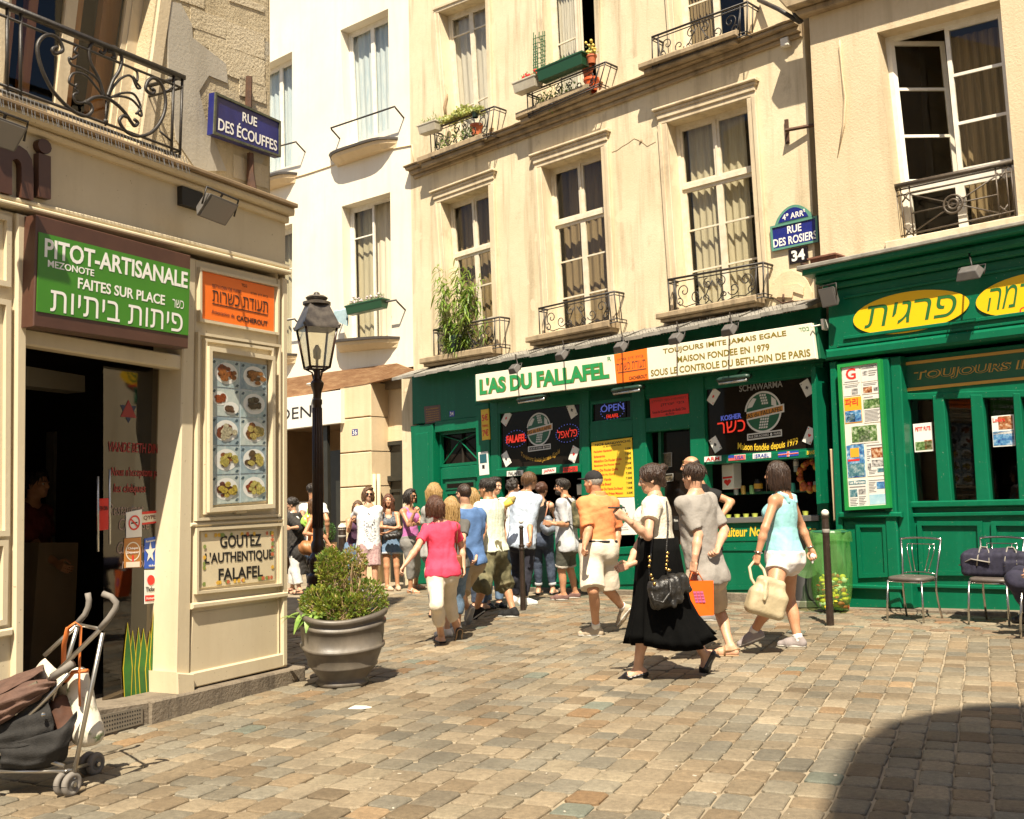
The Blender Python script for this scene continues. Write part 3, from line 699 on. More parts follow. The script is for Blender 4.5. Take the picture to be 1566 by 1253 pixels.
# --- ground
def attr_mat(name, rough=.75, bump=.5):
 m = bpy.data.materials.new(name); m.use_nodes = True; n = m.node_tree; b = n.nodes['Principled BSDF']; b.inputs['Roughness'].default_value = rough; b.inputs['Specular IOR Level'].default_value = .35
 at_ = n.nodes.new('ShaderNodeAttribute'); at_.attribute_name = 'tone'
 tc = n.nodes.new('ShaderNodeTexCoord'); n1 = n.nodes.new('ShaderNodeTexNoise'); n1.inputs['Scale'].default_value = 34; n1.inputs['Detail'].default_value = 8; n1.inputs['Roughness'].default_value = .7
 n2 = n.nodes.new('ShaderNodeTexNoise'); n2.inputs['Scale'].default_value = .9; n2.inputs['Detail'].default_value = 9; n2.inputs['Roughness'].default_value = .68
 n3 = n.nodes.new('ShaderNodeTexNoise'); n3.inputs['Scale'].default_value = 260; n3.inputs['Detail'].default_value = 3
 for x in (n1, n2, n3): n.links.new(tc.outputs['Object'], x.inputs['Vector'])
 r1 = n.nodes.new('ShaderNodeMapRange'); r1.inputs[1].default_value = .3; r1.inputs[2].default_value = .7; r1.inputs[3].default_value = .72; r1.inputs[4].default_value = 1.22; n.links.new(n1.outputs[0], r1.inputs[0])
 r2 = n.nodes.new('ShaderNodeMapRange'); r2.inputs[1].default_value = .35; r2.inputs[2].default_value = .65; r2.inputs[3].default_value = .66; r2.inputs[4].default_value = 1.12; n.links.new(n2.outputs[0], r2.inputs[0])
 r3 = n.nodes.new('ShaderNodeMapRange'); r3.inputs[1].default_value = .35; r3.inputs[2].default_value = .7; r3.inputs[3].default_value = .85; r3.inputs[4].default_value = 1.2; n.links.new(n3.outputs[0], r3.inputs[0])
 mu = n.nodes.new('ShaderNodeMath'); mu.operation = 'MULTIPLY'; n.links.new(r1.outputs[0], mu.inputs[0]); n.links.new(r2.outputs[0], mu.inputs[1])
 mu2 = n.nodes.new('ShaderNodeMath'); mu2.operation = 'MULTIPLY'; n.links.new(mu.outputs[0], mu2.inputs[0]); n.links.new(r3.outputs[0], mu2.inputs[1])
 vm = n.nodes.new('ShaderNodeVectorMath'); vm.operation = 'SCALE'; n.links.new(at_.outputs['Color'], vm.inputs[0]); n.links.new(mu2.outputs[0], vm.inputs['Scale'])
 n.links.new(vm.outputs[0], b.inputs['Base Color'])
 bp = n.nodes.new('ShaderNodeBump'); bp.inputs['Strength'].default_value = bump; bp.inputs['Distance'].default_value = .006; n.links.new(n1.outputs[0], bp.inputs['Height']); n.links.new(bp.outputs[0], b.inputs['Normal'])
 MATS[name] = m; return m
def setts():
 rs = np.random.RandomState(3); V = []; Fs = []; Col = []; nv = 0
 pal = [(.285, .235, .165), (.265, .225, .16), (.245, .21, .155), (.30, .245, .17), (.265, .21, .14), (.235, .21, .16), (.315, .265, .19), (.24, .185, .12), (.23, .21, .165)]
 pal2 = [(.29, .24, .17), (.27, .235, .17), (.21, .205, .155), (.29, .21, .14), (.32, .275, .20), (.25, .22, .16), (.27, .20, .135)]
 def stone(c, e1, e2, a, b, pal_):
  nonlocal nv
  j = lambda s: rs.uniform(-s, s)
  ha, hb = a/2-.0035, b/2-.0035; x = .014; h = .004+rs.uniform(-.003, .004); tx, ty = j(.02), j(.02)
  cs = [(-ha+j(.007), -hb+j(.007)), (ha+j(.007), -hb+j(.007)), (ha+j(.007), hb+j(.007)), (-ha+j(.007), hb+j(.007))]
  oct_ = []
  for i in range(4):
   p, q, r_ = np.array(cs[i-1]), np.array(cs[i]), np.array(cs[(i+1) % 4])
   oct_ += [q+(p-q)/np.linalg.norm(p-q)*.022, q+(r_-q)/np.linalg.norm(r_-q)*.022]
  for ins, zz in ((0, -.022), (0.004, h-.006), (.013, h-.0005), (.045, h+.0015)):
   for o in oct_:
    k = 1-ins/max(.03, np.linalg.norm(o)); P = c+e1*o[0]*k+e2*o[1]*k
    V.append((P[0], P[1], gz(P[0], P[1])+zz+tx*o[0]+ty*o[1]))
  col = np.array(pal_[rs.randint(len(pal_))])*rs.uniform(.62, .92)*np.array([1.0, .975, .93])
  if rs.rand() < .05: col = col*np.array([1.02, .86, .72])
  if rs.rand() < .008: col = np.array([.15, .16, .125])
  for r_ in range(3):
   for i in range(8):
    k = (i+1) % 8; Fs.append((nv+r_*8+i, nv+r_*8+k, nv+r_*8+8+k, nv+r_*8+8+i)); Col.append(col)
  Fs.append(tuple(nv+24+i for i in range(8))); Col.append(col); nv += 32
 e1 = np.array([.427, .904]); e2 = np.array([.904, -.427])
 def zone(P):
  u = (np.array([P[0], P[1], 0])-PR.O) @ PR.U; d = (np.array([P[0], P[1], 0])-PR.O) @ PR.N; return d, u
 L = .225
 y = -9.0
 while y < 9.5:
  wd = rs.uniform(.155, .195); x = rs.uniform(0, .2)
  while x < 24:
   ln = rs.uniform(.175, .26); c = e1*(x+ln/2)+e2*(y+wd/2)
   if c[1] > 1.2 and abs(c[0]) < .62*c[1]+2.0 and c[1] < 20:
    d, u = zone(c)
    dl = (np.array([c[0], c[1], 0])-PL.O) @ PL.N
    if d > 2.0+.25*math.sin(u*1.3)+(0 if u > -2 else -1.7) and d > .02: stone(c, e1, e2, ln, wd, pal)
   x += ln
  y += wd
 u1 = PR.U[:2]; n1 = PR.N[:2]
 d = 0.03
 while d < 2.4:
  wd = rs.uniform(.125, .16); u = -2.3+rs.uniform(0, .2)
  while u < 6:
   ln = rs.uniform(.16, .25); c = PR.O[:2]+u1*(u+ln/2)+n1*(d+wd/2)
   if d+wd/2 <= 2.0+.25*math.sin((u+ln/2)*1.3): stone(c, u1, n1, ln, wd, pal2)
   u += ln
  d += wd
 o = link('cobblestone_street', V, Fs, attr_mat('sett_stone'), None, False, None, None, 0, False)
 ca = o.data.color_attributes.new('tone', 'FLOAT_COLOR', 'CORNER')
 nl = np.array([len(f) for f in Fs]); colr = np.repeat(np.c_[np.array(Col), np.ones(len(Col))], nl, 0).astype(np.float32)
 ca.data.foreach_set('color', colr.ravel()); kind(o, 'structure')
setts()
g_ = MB(); gm = 0.010
xs = [-60, -8, -2, 4, 10, 60]; ys = [-40, -5, 3, 9, 15, 22, 60]
g_.add([(x, y, gz(x, y)-gm) for y in ys for x in xs], [(r*6+c, r*6+c+1, (r+1)*6+c+1, (r+1)*6+c) for r in range(6) for c in range(5)])
kind(g_.obj('ground', pm('joint_sand', (.34, .28, .19), (.20, .16, .11), 3.2, .95, .5, 90, c3=(.27, .22, .15))), 'structure')
# --- shared building materials
M_CREAMW = wall_mat('beige_render', (.70, .60, .42), (.60, .50, .33), (.38, .30, .19), streak=.75, patch=(.68, .57, .39))
M_CREAM2 = wall_mat('pale_render', (.70, .56, .37), (.62, .48, .30), (.45, .33, .19), streak=.3)
M_WHITE = wall_mat('white_render', (.80, .74, .62), (.76, .68, .54), (.62, .53, .38), streak=.25, bump=.15)
M_RIGHT = wall_mat('tan_render', (.64, .53, .36), (.56, .45, .29), (.42, .33, .20), streak=.5, bump=.5)
M_STONE = wall_mat('worn_stone', (.52, .44, .30), (.42, .34, .21), (.24, .19, .12), streak=.5, bump=.9, patch=(.42, .39, .32))
M_TRIM = wall_mat('stone_trim', (.66, .56, .40), (.54, .44, .29), (.27, .21, .14), streak=.6, bump=.25)
M_TRIMD = wall_mat('grimy_trim', (.42, .33, .21), (.30, .225, .14), (.12, .09, .06), streak=.7, bump=.4)
M_ZINC = pm('zinc_sheet', (.17, .16, .135), (.30, .28, .24), 5, .6, .15, 30)
M_FRAME = pm('cream_window_paint', (.70, .63, .50), (.60, .52, .38), 9, .45, .06, 40)
M_FRAMEW = pm('white_window_paint', (.78, .75, .67), (.70, .65, .55), 9, .4)
M_IRON = pm('wrought_iron', (.018, .015, .013), (.035, .028, .022), 20, .5, .2, 80)
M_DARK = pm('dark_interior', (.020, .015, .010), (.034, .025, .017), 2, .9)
M_ROOM = pm('room_wall', (.30, .23, .15), (.22, .165, .11), 1.5, .9)
M_GREEN = wall_mat('green_shop_paint', (.0015, .128, .060), (.002, .105, .049), (.006, .16, .082), .38, .45, .05, chip=(.26, .30, .22)); M_GREEN.node_tree.nodes['Principled BSDF'].inputs['Specular IOR Level'].default_value = .28
M_GREEND = pm('deep_green_paint', (.006, .085, .04), (.008, .105, .05), 3.5, .4, .06, 25)
M_SHOP = wall_mat('cream_shop_paint', (.64, .555, .39), (.58, .49, .335), (.44, .355, .225), .45, .28, .05, chip=(.34, .27, .17))
M_PLINTH = wall_mat('grey_plinth', (.24, .20, .15), (.16, .13, .095), (.08, .065, .05), streak=.8, bump=.8)
M_GLASS = glass_mat('window_glass', (.90, .90, .86), .01, .01, .42)
M_GLASSS = glass_mat('sky_glass', (.95, .96, .96), .03, .01, .5)
M_GLASSD = glass_mat('dark_glass', (.55, .52, .48), .01, .02, .4)
M_CURT = pm('net_curtain', (.62, .56, .44), (.50, .44, .33), 9, .9, .4, 30, stretch=(9, 9, .2))
M_CURTB = pm('blue_curtain', (.42, .50, .52), (.60, .62, .58), 6, .9, .3, 20, stretch=(5, 5, .4))
M_CURTT = pm('tan_curtain', (.34, .25, .15), (.24, .17, .095), 9, .9, .4, 30, stretch=(9, 9, .15))
def wall(pl, pts, holes, d, depth, name, mat, parent, raw=False, rmat=None):
 out = [tuple(p) if raw else pl.uz(p[0], p[1], d) for p in pts]
 hs = [[tuple(h.uz(*c)) for c in ((0, 0), (1, 0), (1, 1), (0, 1))] for h in holes]
 allp = list(out)+[p for h in hs for p in h]
 tri = tessellate_polygon([[Vector((*p, 0)) for p in out]]+[[Vector((*p, 0)) for p in h] for h in hs])
 mb = MB(); mb.add([pl.pt(p[0], p[1], d) for p in allp], [tuple(t) for t in tri])
 n = len(out); mb.add([pl.pt(p[0], p[1], d) for p in out]+[pl.pt(p[0], p[1], d-depth) for p in out], [(i, (i+1) % n, n+(i+1) % n, n+i) for i in range(n)])
 for h in hs: mb.add([pl.pt(p[0], p[1], d) for p in h]+[pl.pt(p[0], p[1], d-depth) for p in h], [(i, (i+1) % 4, 4+(i+1) % 4, 4+i) for i in range(4)])
 return mb.obj(name, mat, parent, fix=False)
def shell(pl, u0, u1, z0, z1, d0, d1, parent, mat=None, name='rear_walls'):
 mb = MB(); P = lambda u, z, d: pl.pt(u, z, d)
 v = [P(u0, z0, d0), P(u1, z0, d0), P(u1, z1, d0), P(u0, z1, d0), P(u0, z0, d1), P(u1, z0, d1), P(u1, z1, d1), P(u0, z1, d1)]
 mb.add(v, [(4, 5, 6, 7), (0, 4, 7, 3), (1, 2, 6, 5), (3, 7, 6, 2), (0, 1, 5, 4)])
 return mb.obj(name, mat or M_ROOM, parent, fix=False)
def casement(q, parent, fm=None, glass=None, transom=None, bars=(.33, .66), tbars=True, rec=.2, curtain=None, leaves=2, fw=.055, curt_s=(0, 1), curt_t=(0, 1), leaf_open=(0, 0), cd=.14, bt=.025):
 fm = fm or M_FRAME; mb = MB(); d0, d1 = -rec-.06, -rec
 mb.frame(q, fw, d0-.01, d1); a, b = fw/q.w, fw/q.h
 tt = 1-b
 if transom:
  mb.slab(q, a, 1-a, transom-.6*b, transom+.6*b, d0, d1+.02); tt = transom-.6*b
  for i in range(2):
   s0, s1 = (a, .5-.3*a) if i == 0 else (.5+.3*a, 1-a); mb.frame(q.sub(s0, s1, transom+.6*b, 1-b), .04, d0+.01, d1-.012)
  mb.slab(q, .5-.3*a, .5+.3*a, transom+.6*b, 1-b, d0, d1+.005)
 panes = [q.sub(a, 1-a, transom, 1-b)] if transom else []
 for i in range(leaves):
  s0 = a+(1-2*a)*i/leaves; s1 = a+(1-2*a)*(i+1)/leaves
  lq = q.sub(s0, s1, b, tt)
  if leaf_open[i % 2]:
   an = R(leaf_open[i % 2]); hinge = 0 if i == 0 else 1; wd = lq.w
   c = [lq.uz(0, 1), lq.uz(1, 1), lq.uz(1, 0), lq.uz(0, 0)]
   class OQ(Q):
    def pt(qq, s, t, d=0.0):
     x = s if hinge == 0 else 1-s
     x2 = x*math.cos(an); s2 = x2 if hinge == 0 else 1-x2
     nx = (-math.sin(an) if hinge else math.sin(an))
     u = qq.uz(s2, t); P = qq.pl.pt(u[0], u[1], qq.d-x*wd*math.sin(an)-rec)
     return P+(qq.pl.N*math.cos(an)+qq.pl.U*(math.sin(an) if hinge == 0 else -math.sin(an)))*d
   oq = OQ(q.pl, *c, d=q.d, raw=True); mb.frame(oq, .05, -.04, 0)
   for t in bars: mb.slab(oq, .05/wd, 1-.05/wd, t-bt/2/lq.h, t+bt/2/lq.h, -.035, -.005)
   gm_ = MB(); gm_.slab(oq, .04/wd, 1-.04/wd, .03, .97, -.022, -.018); panes.append(gm_)
  else:
   mb.frame(lq, .05, d0+.015, d1-.008)
   for t in bars: mb.slab(lq, .05/lq.w, 1-.05/lq.w, t-bt/2/lq.h, t+bt/2/lq.h, d0+.02, d1-.012)
   panes.append(lq)
 w_ = mb.obj('window', fm, parent)
 gmb = MB()
 for x in panes:
  if isinstance(x, MB): gmb.add(x.v, x.f)
  else: gmb.slab(x, .02, .98, .02, .98, d0+.028, d0+.032)
 gmb.obj('pane', glass or M_GLASS, w_)
 if curtain is not None:
  cm = MB(); n = 60; s0, s1 = curt_s; t0, t1 = curt_t
  vs = []
  for r_ in range(2):
   for i in range(n+1):
    s = s0+(s1-s0)*i/n; ph = i*.9; am = .025+.012*math.sin(i*.37)
    vs.append(q.pt(s, t0 if r_ == 0 else t1, -rec-cd+am*math.sin(ph)*(1 if r_ == 0 else .6)))
  cm.add(vs, [(i, i+1, n+2+i, n+1+i) for i in range(n)]); cm.obj('curtain', curtain, w_, True)
 return w_
def surround(q, parent, wd=.15, proud=.035, cornice=True, mat=None):
 mb = MB(); a, b = wd/q.w, wd/q.h
 for s0, s1 in ((-a, 0), (1, 1+a)):
  mb.bevslab(q, s0, s1, 0, 1, .002, proud, .01); mb.bevslab(q, s0+(.0 if s0 < 0 else a*.55), s0+a*.45 if s0 < 0 else s1, 0, 1.0, proud-.008, proud+.022, .008)
 mb.bevslab(q, -a, 1+a, 1.0, 1+b, .002, proud, .01); mb.bevslab(q, -a, 1+a, 1+b*.5, 1+b, proud-.008, proud+.022, .008)
 if cornice:
  mb.bevslab(q, -a*1.15, 1+a*1.15, 1+b, 1+b*1.35, .002, proud+.035, .012); mb.bevslab(q, -a*1.35, 1+a*1.35, 1+b*1.35, 1+b*1.62, .002, proud+.07, .012)
 return mb.obj('window_surround', mat or M_TRIM, parent)
def spiral(q, c, r0, r1, a0, turns, d=0., n=26, asp=None):
 asp = asp or q.w/q.h; out = []
 for i in range(n+1):
  t = i/n; a = a0+turns*2*math.pi*t; r_ = r0+(r1-r0)*t
  out.append(q.pt(c[0]+r_*math.cos(a)/asp, c[1]+r_*math.sin(a), d))
 return out
def railing(q, parent, depth, style='scroll', r=.011, name='balcony_railing'):
 mb = MB()
 for t, rr in ((1, r*1.5), (.9, r*.8), (.12, r*.8), (.02, r*.9)):
  mb.tube([q.pt(0, t, -depth), q.pt(0, t, 0), q.pt(1, t, 0), q.pt(1, t, -depth)], rr, 8)
 for s in (0, .07, .93, 1): mb.tube([q.pt(s, 0, 0), q.pt(s, 1, 0)], r, 6)
 for s in (0, 1): mb.tube([q.pt(s, 0, -depth*.5), q.pt(s, 1, -depth*.5)], r*.8, 6)
 k = q.w/q.h
 if style == 'scroll':
  for sg in (1, -1):
   X = lambda s: .5+sg*s
   mb.tube([q.pt(X(.02), .12), q.pt(X(.10), .35), q.pt(X(.05), .62), q.pt(X(.02), .78)], r*.75, 6)
   for c, r0, r1, a, tn in (((X(.07), .70), .16, .03, 90, -1.2), ((X(.20), .42), .20, .03, 200, 1.25), ((X(.33), .60), .22, .03, -60, 1.3), ((X(.10), .30), .14, .02, -90, -1.1), ((X(.38), .30), .13, .02, 60, 1.1)):
    a0 = R(a) if sg > 0 else math.pi-R(a); mb.tube(spiral(q, c, r0, r1, a0, tn*sg), r*.7, 6)
   mb.tube([q.pt(X(.13), .12), q.pt(X(.22), .2), q.pt(X(.32), .16), q.pt(X(.41), .3), q.pt(X(.43), .85)], r*.7, 6)
 return mb.obj(name, M_IRON, parent, True)
# --- the beige house over the falafel shop
uL, uR_ = PR.uz(637, 898)[0], PR.uz(1272, 925)[0]
ZT = 15.0
za = PR.uz(763, 545)[1]
beige = thing('beige_house', 'beige rendered house with flower balconies above the long white falafel sign', 'house', PR.pt((uL+uR_)/2, 0, 0))
qA = Q(PR, (675, 310), (748, 284), (757, 538), (692, 551)); qB = Q(PR, (829, 256), (920, 226), (934, 500), (843, 518)); qC = Q(PR, (1021, 189), (1143, 152), (1164, 460), (1041, 484))
qU1 = Q(PR, (672, 20), (743, -8), (749, 200), (689, 234)); qU2 = Q(PR, (826, -70), (906, -100), (914, 130), (838, 168)); qU3 = Q(PR, (1024, -80), (1132, -120), (1141, 54), (1037, 93))
holes = [qA, qB, qC, qU1, qU2, qU3]
wall(PR, [(uL, za-.3), (uR_, za-.3), (uR_, ZT), (uL, ZT)], holes, 0, .34, 'front_wall', M_CREAMW, beige, raw=True)
shell(PR, uL, uR_, -1, ZT, -.34, -5.0, beige)
fl_ = MB()
zc = PR.uz(900, 180)[1]
fl_.hexa([PR.pt(u, z, d) for d in (-4.9, -.35) for u, z in ((uL, zc-.2), (uR_, zc-.2), (uR_, zc), (uL, zc))]); fl_.hexa([PR.pt(u, z, d) for d in (-4.9, -.35) for u, z in ((uL, za-.2), (uR_, za-.2), (uR_, za), (uL, za))])
fl_.obj('floor_slab', M_ROOM, beige)
for q, kw in ((qA, dict(transom=.66, curtain=M_CURTT, curt_s=(0, 1), cd=.2)), (qB, dict(transom=.67, curtain=M_CURTT, cd=.25)), (qC, dict(transom=.67, curtain=M_CURT, curt_s=(.08, .80))), (qU1, dict(bars=(.3, .85), curtain=M_CURT, glass=M_GLASSS)), (qU2, dict(bars=(.42,), curtain=M_CURT, glass=M_GLASSS, leaf_open=(0, 75), curt_s=(.05, .5))), (qU3, dict(bars=(.5,), curtain=M_CURTT, curt_s=(.05, .45)))):  # lower left and middle tan curtains are added, standing in for warm pane reflections
 casement(q, beige, **kw); surround(q, beige, .15 if q in (qA, qB, qC) else .12, cornice=q in (qA, qB, qC))
sc_ = MB(); qs = Q(PR, (629, 257), (1226, 33), (1228, 57), (637, 274))
for t0, t1, d in ((.0, .28, .05), (.28, .62, .10), (.62, .86, .17), (.86, 1., .20)): sc_.bevslab(qs, -.004, 1.0, t0, t1, .003, d, .015)
sc_.obj('string_course', M_TRIMD, beige)
for px0, py0, px1, py1, dp in ((655, 246, 757, 209, .30), (806, 180, 920, 133, .30), (996, 107, 1146, 56, .34)):
 mb = MB(); q = Q(PR, (px0, py0), (px1, py1), (px1+1, py1+17), (px0+1, py0+17)); mb.bevslab(q, 0, 1, .45, 1, .205, dp, .02); mb.bevslab(q, .03, .97, 0, .45, .205, dp-.06, .02); mb.obj('balcony_slab', M_TRIMD, beige)
for i, c in enumerate((((663, 505), (764, 485), (765, 532), (664, 550)), ((824, 472), (939, 446), (944, 493), (826, 518)), ((1022, 428), (1167, 402), (1168, 455), (1025, 483)))):
 q = Q(PR, *c, d=.24); railing(q, beige, .235)
 mb = MB(); qq = Q(PR, (c[3][0]-6, c[3][1]), (c[2][0]+4, c[2][1]-1), (c[2][0]+4, c[2][1]+15), (c[3][0]-6, c[3][1]+13), d=0); mb.bevslab(qq, 0, 1, .35, 1, .003, .27, .015); mb.bevslab(qq, .02, .98, 0, .35, .003, .2, .015); mb.obj('balcony_slab', M_TRIMD, beige)
for c in (((658, 200), (756, 163), (750, 208), (660, 243)), ((806, 143), (926, 95), (916, 132), (808, 180)), ((997, 57), (1143, 3), (1142, 54), (998, 105))):
 railing(Q(PR, *c, d=.29), beige, .28)
mb = MB(); mb.tube([PR.p(936, 233, .0), PR.p(944, 230, .0), PR.p(952, 224, .0), PR.p(961, 219, .0), PR.p(970, 212, .0), PR.p(980, 216, .0), PR.p(990, 224, .0), PR.p(1003, 217, .0)], .006, 5); mb.ball(PR.p(982, 216, -.01), .05, .02, .03); mb.obj('plaster_crack', M_TRIMD, beige)
mb = MB(); q = Q(PR, (1197, 62), (1209, 58), (1211, 71), (1198, 75)); mb.bevslab(q, 0, 1, 0, 1, .003, .08, .01); mb.obj('junction_box', M_FRAMEW, beige)
mb = MB()
for a, b in (((1160, 0), (1226, 34)),): mb.tube([PR.p(a[0], a[1], .05), PR.p(a[0]+30, a[1]+14, .25), PR.p(b[0]-3, b[1], .3)], .03, 8)
mb.tube([PR.p(1226, 34, .3), PR.p(1216, 22, .32), PR.p(1213, 14, .3)], .03, 8)
mb.obj('drain_pipe', M_IRON, beige, True)
ir = pm('rusty_iron', (.055, .028, .018), (.10, .045, .022), 12, .8, .3, 40)
mb = MB(); q = Q(PR, (1201, 184), (1206, 183), (1208, 219), (1203, 221)); mb.slab(q, 0, 1, 0, 1, .002, .03); mb.tube([PR.p(1205, 203, .02), PR.p(1205, 203, .02)+PR.N*.1+PR.U*.02, PR.p(1205, 203, .02)+PR.U*.52-np.array([0, 0, .02])], .024, 4); mb.obj('iron_bracket', ir, beige)
mb = MB(); rs = np.random.RandomState(8)
pts = [(1175, 452), (1183, 432), (1197, 418), (1212, 414), (1226, 420), (1236, 430), (1243, 447), (1243, 458), (1205, 462)]
mb.poly(PR, [PR.uz(*p) for p in pts], .003, .028); pts = [(1190, 455), (1200, 438), (1222, 434), (1232, 440), (1231, 452), (1216, 447), (1214, 456)]; mb.poly(PR, [PR.uz(*p) for p in pts], .029, .05)
mb.obj('broken_plaster', M_CREAM2, beige)
mb = MB(); mb.tube([PR.p(1198, 450, .06), PR.p(1198, 462, .06)], .014, 6); mb.tube([PR.p(1187, 458, .05), PR.p(1197, 464, .12), PR.p(1213, 460, .12)], .010, 6); mb.tube([PR.p(1226, 404, .0), PR.p(1226, 404, 0)+PR.N*.10+PR.U*.22-np.array([0, 0, .08])], .022, 6); mb.obj('iron_stub', ir, beige, True)
# --- falafel shopfront
shop = thing('falafel_shopfront', 'green painted shopfront of the corner falafel shop under a zinc ledge', 'shopfront', PR.pt((uL+uR_)/2, gz(*PR.pt((uL+uR_)/2, 0)[:2]), 0))
G = MB()
def gq(a, b, c, d_, dd=0.): return Q(PR, a, b, c, d_, dd)
zg = lambda u: gz(*PR.pt(u, 0)[:2])
qz = Q(PR, (632, 561), (1258, 452), (1262, 482), (634, 577))
z0, z1 = qz.uz(0, 1), qz.uz(1, 1)
uA, uB = uL-.02, PR.uz(1262, 470)[0]
zA, zB = PR.uz(636, 568)[1], PR.uz(1250, 458)[1]
ez = MB(); eo = .50
n = 26
for i in range(n):
 a, b = i/n, (i+1)/n; ua, ub = uA+(uB-uA)*a, uA+(uB-uA)*b-.006; h = lambda t: zA+(zB-zA)*t
 dz = .012*math.sin(i*2.1)
 p = [PR.pt(ua, h(a)+.02, .003), PR.pt(ub, h(b)+.02, .003), PR.pt(ub, h(b)-.15+dz, eo), PR.pt(ua, h(a)-.15+dz, eo)]
 ez.hexa([x-np.array([0, 0, .05]) for x in p]+p)
 ez.tube([p[1]+np.array([0, 0, .004]), p[2]+np.array([0, 0, .004])], .008, 5)
ez.obj('zinc_ledge', M_ZINC, shop, 'auto')
sp_ = MB()
zs = lambda u: zA+(zB-zA)*(u-uA)/(uB-uA)
rs = np.random.RandomState(2)
u = PR.uz(735, 560)[0]
while u < uB-.1:
 x = rs.uniform(-.02, .02); sp_.tube([PR.pt(u, zs(u)-.20, eo-.06), PR.pt(u+x, zs(u)-.10+rs.uniform(-.02, .03), eo+.02)], .0035, 4, caps=False); u += .055
sp_.obj('pigeon_spikes', pm('spike_steel', (.25, .24, .22), rough=.4, metal=.6), shop)
fq = Q(PR, uA if False else (636, 575), (1256, 470), (1256, 560), (634, 655));
def uzr(px, py): return PR.uz(px, py)
W = MB()
def band(pxa, pya, pxb, pyb, pxc, pyc, pxd, pyd, d0, d1, bv=.01): W.bevslab(Q(PR, (pxa, pya), (pxb, pyb), (pxc, pyc), (pxd, pyd)), 0, 1, 0, 1, d0, d1, bv)
band(632, 574, 1258, 470, 1258, 572, 633, 650, -.1, .04)
band(632, 652, 666, 648, 668, 905, 640, 906, -.1, .07)
band(641, 664, 660, 661, 662, 892, 646, 893, .071, .085)
band(668, 645, 733, 637, 733, 655, 668, 662, -.1, .055)
band(730, 620, 751, 617, 756, 905, 738, 906, -.1, .06)
band(752, 615, 764, 613, 767, 905, 756, 906, -.1, .045)
band(764, 606, 892, 590, 892, 600, 764, 618, -.1, .045)
band(764, 718, 893, 711, 893, 722, 764, 730, -.1, .09)
band(892, 590, 904, 588, 906, 905, 893, 906, -.1, .06)
band(904, 588, 970, 580, 970, 610, 904, 616, -.1, .04); band(904, 648, 970, 641, 970, 668, 904, 677, -.1, .04)
band(904, 840, 975, 835, 977, 904, 905, 905, -.1, .05)
band(969, 580, 988, 577, 1000, 906, 976, 906, -.1, .06)
band(988, 640, 1062, 631, 1062, 655, 988, 662, -.1, .05); band(988, 577, 1062, 568, 1062, 606, 988, 612, -.1, .03)
band(1056, 568, 1079, 565, 1089, 912, 1064, 912, -.1, .06)
band(1084, 700, 1252, 688, 1253, 700, 1086, 711, -.1, .10)
band(1092, 826, 1258, 826, 1262, 912, 1094, 914, -.1, .05)
band(1246, 556, 1262, 553, 1276, 925, 1256, 925, -.1, .05)
band(766, 800, 893, 797, 895, 905, 768, 906, -.1, .05)
band(985, 850, 1062, 850, 1064, 912, 987, 908, -.35, -.33)
for a in (((905, 845), (972, 841), (974, 893), (908, 895)), ((1100, 836), (1250, 836), (1254, 900), (1102, 902)), ((775, 812), (888, 810), (889, 890), (777, 890))):
 q = Q(PR, *a); W.frame(q, .05, .051, .066)
W.obj('joinery', M_GREEN, shop)
kb = MB(); q = Q(PR, (634, 893), (1283, 910), (1283, 936), (634, 903)); kb.bevslab(q, 0, 1, 0, 1, -.2, .10, .012); kb.obj('stone_kerb', M_PLINTH, shop)
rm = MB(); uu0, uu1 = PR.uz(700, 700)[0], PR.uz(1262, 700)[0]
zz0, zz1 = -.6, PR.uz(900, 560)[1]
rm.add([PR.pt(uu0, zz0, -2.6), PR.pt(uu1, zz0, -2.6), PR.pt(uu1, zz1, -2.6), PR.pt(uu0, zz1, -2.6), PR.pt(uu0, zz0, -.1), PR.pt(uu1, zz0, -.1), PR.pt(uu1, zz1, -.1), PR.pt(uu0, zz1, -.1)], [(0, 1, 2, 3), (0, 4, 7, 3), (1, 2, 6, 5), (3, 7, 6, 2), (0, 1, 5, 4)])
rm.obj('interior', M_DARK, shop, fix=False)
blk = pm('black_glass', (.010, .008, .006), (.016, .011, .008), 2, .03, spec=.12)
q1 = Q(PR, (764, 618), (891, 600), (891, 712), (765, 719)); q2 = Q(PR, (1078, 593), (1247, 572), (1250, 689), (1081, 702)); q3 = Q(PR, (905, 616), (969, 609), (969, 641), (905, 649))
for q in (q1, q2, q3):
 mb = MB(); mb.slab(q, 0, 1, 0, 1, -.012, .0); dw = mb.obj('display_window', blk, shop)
 mb = MB(); mb.frame(q, .035, .001, .035); mb.obj('window_frame', M_GREEN, dw)
dq = Q(PR, (668, 662), (730, 655), (737, 906), (672, 906))
mb = MB(); mb.slab(dq, 0, 1, 0, .78, -.12, -.07); mb.frame(dq.sub(0, 1, .78, 1), .05, -.12, -.06); mb.bevslab(dq, .08, .92, .70, .775, -.069, -.03, .008)
for t0, t1 in ((.05, .3), (.34, .62)): mb.frame(dq.sub(.15, .85, t0, t1), .035, -.069, -.05)
dr = mb.obj('house_door', M_GREEN, shop)
mb = MB(); mb.slab(dq, .06, .94, .79, .98, -.16, -.155); mb.obj('transom_light', blk, dr)
mb = MB(); tq = dq.sub(.06, .94, .80, .98)
for a, b in (((0, 0), (.5, .75)), ((.5, .75), (1, 0)), ((0, 1), (.5, .75)), ((1, 1), (.5, .75))): mb.tube([tq.pt(*a, -.08), tq.pt(*b, -.08)], .012, 6)
mb.obj('transom_bars', M_GREEN, dr)
mb = MB(); mb.slab(dq.sub(.14, .86, .635, .685), 0, 1, 0, 1, -.069, -.055); mb.obj('letter_slot', M_GREEND, dr)
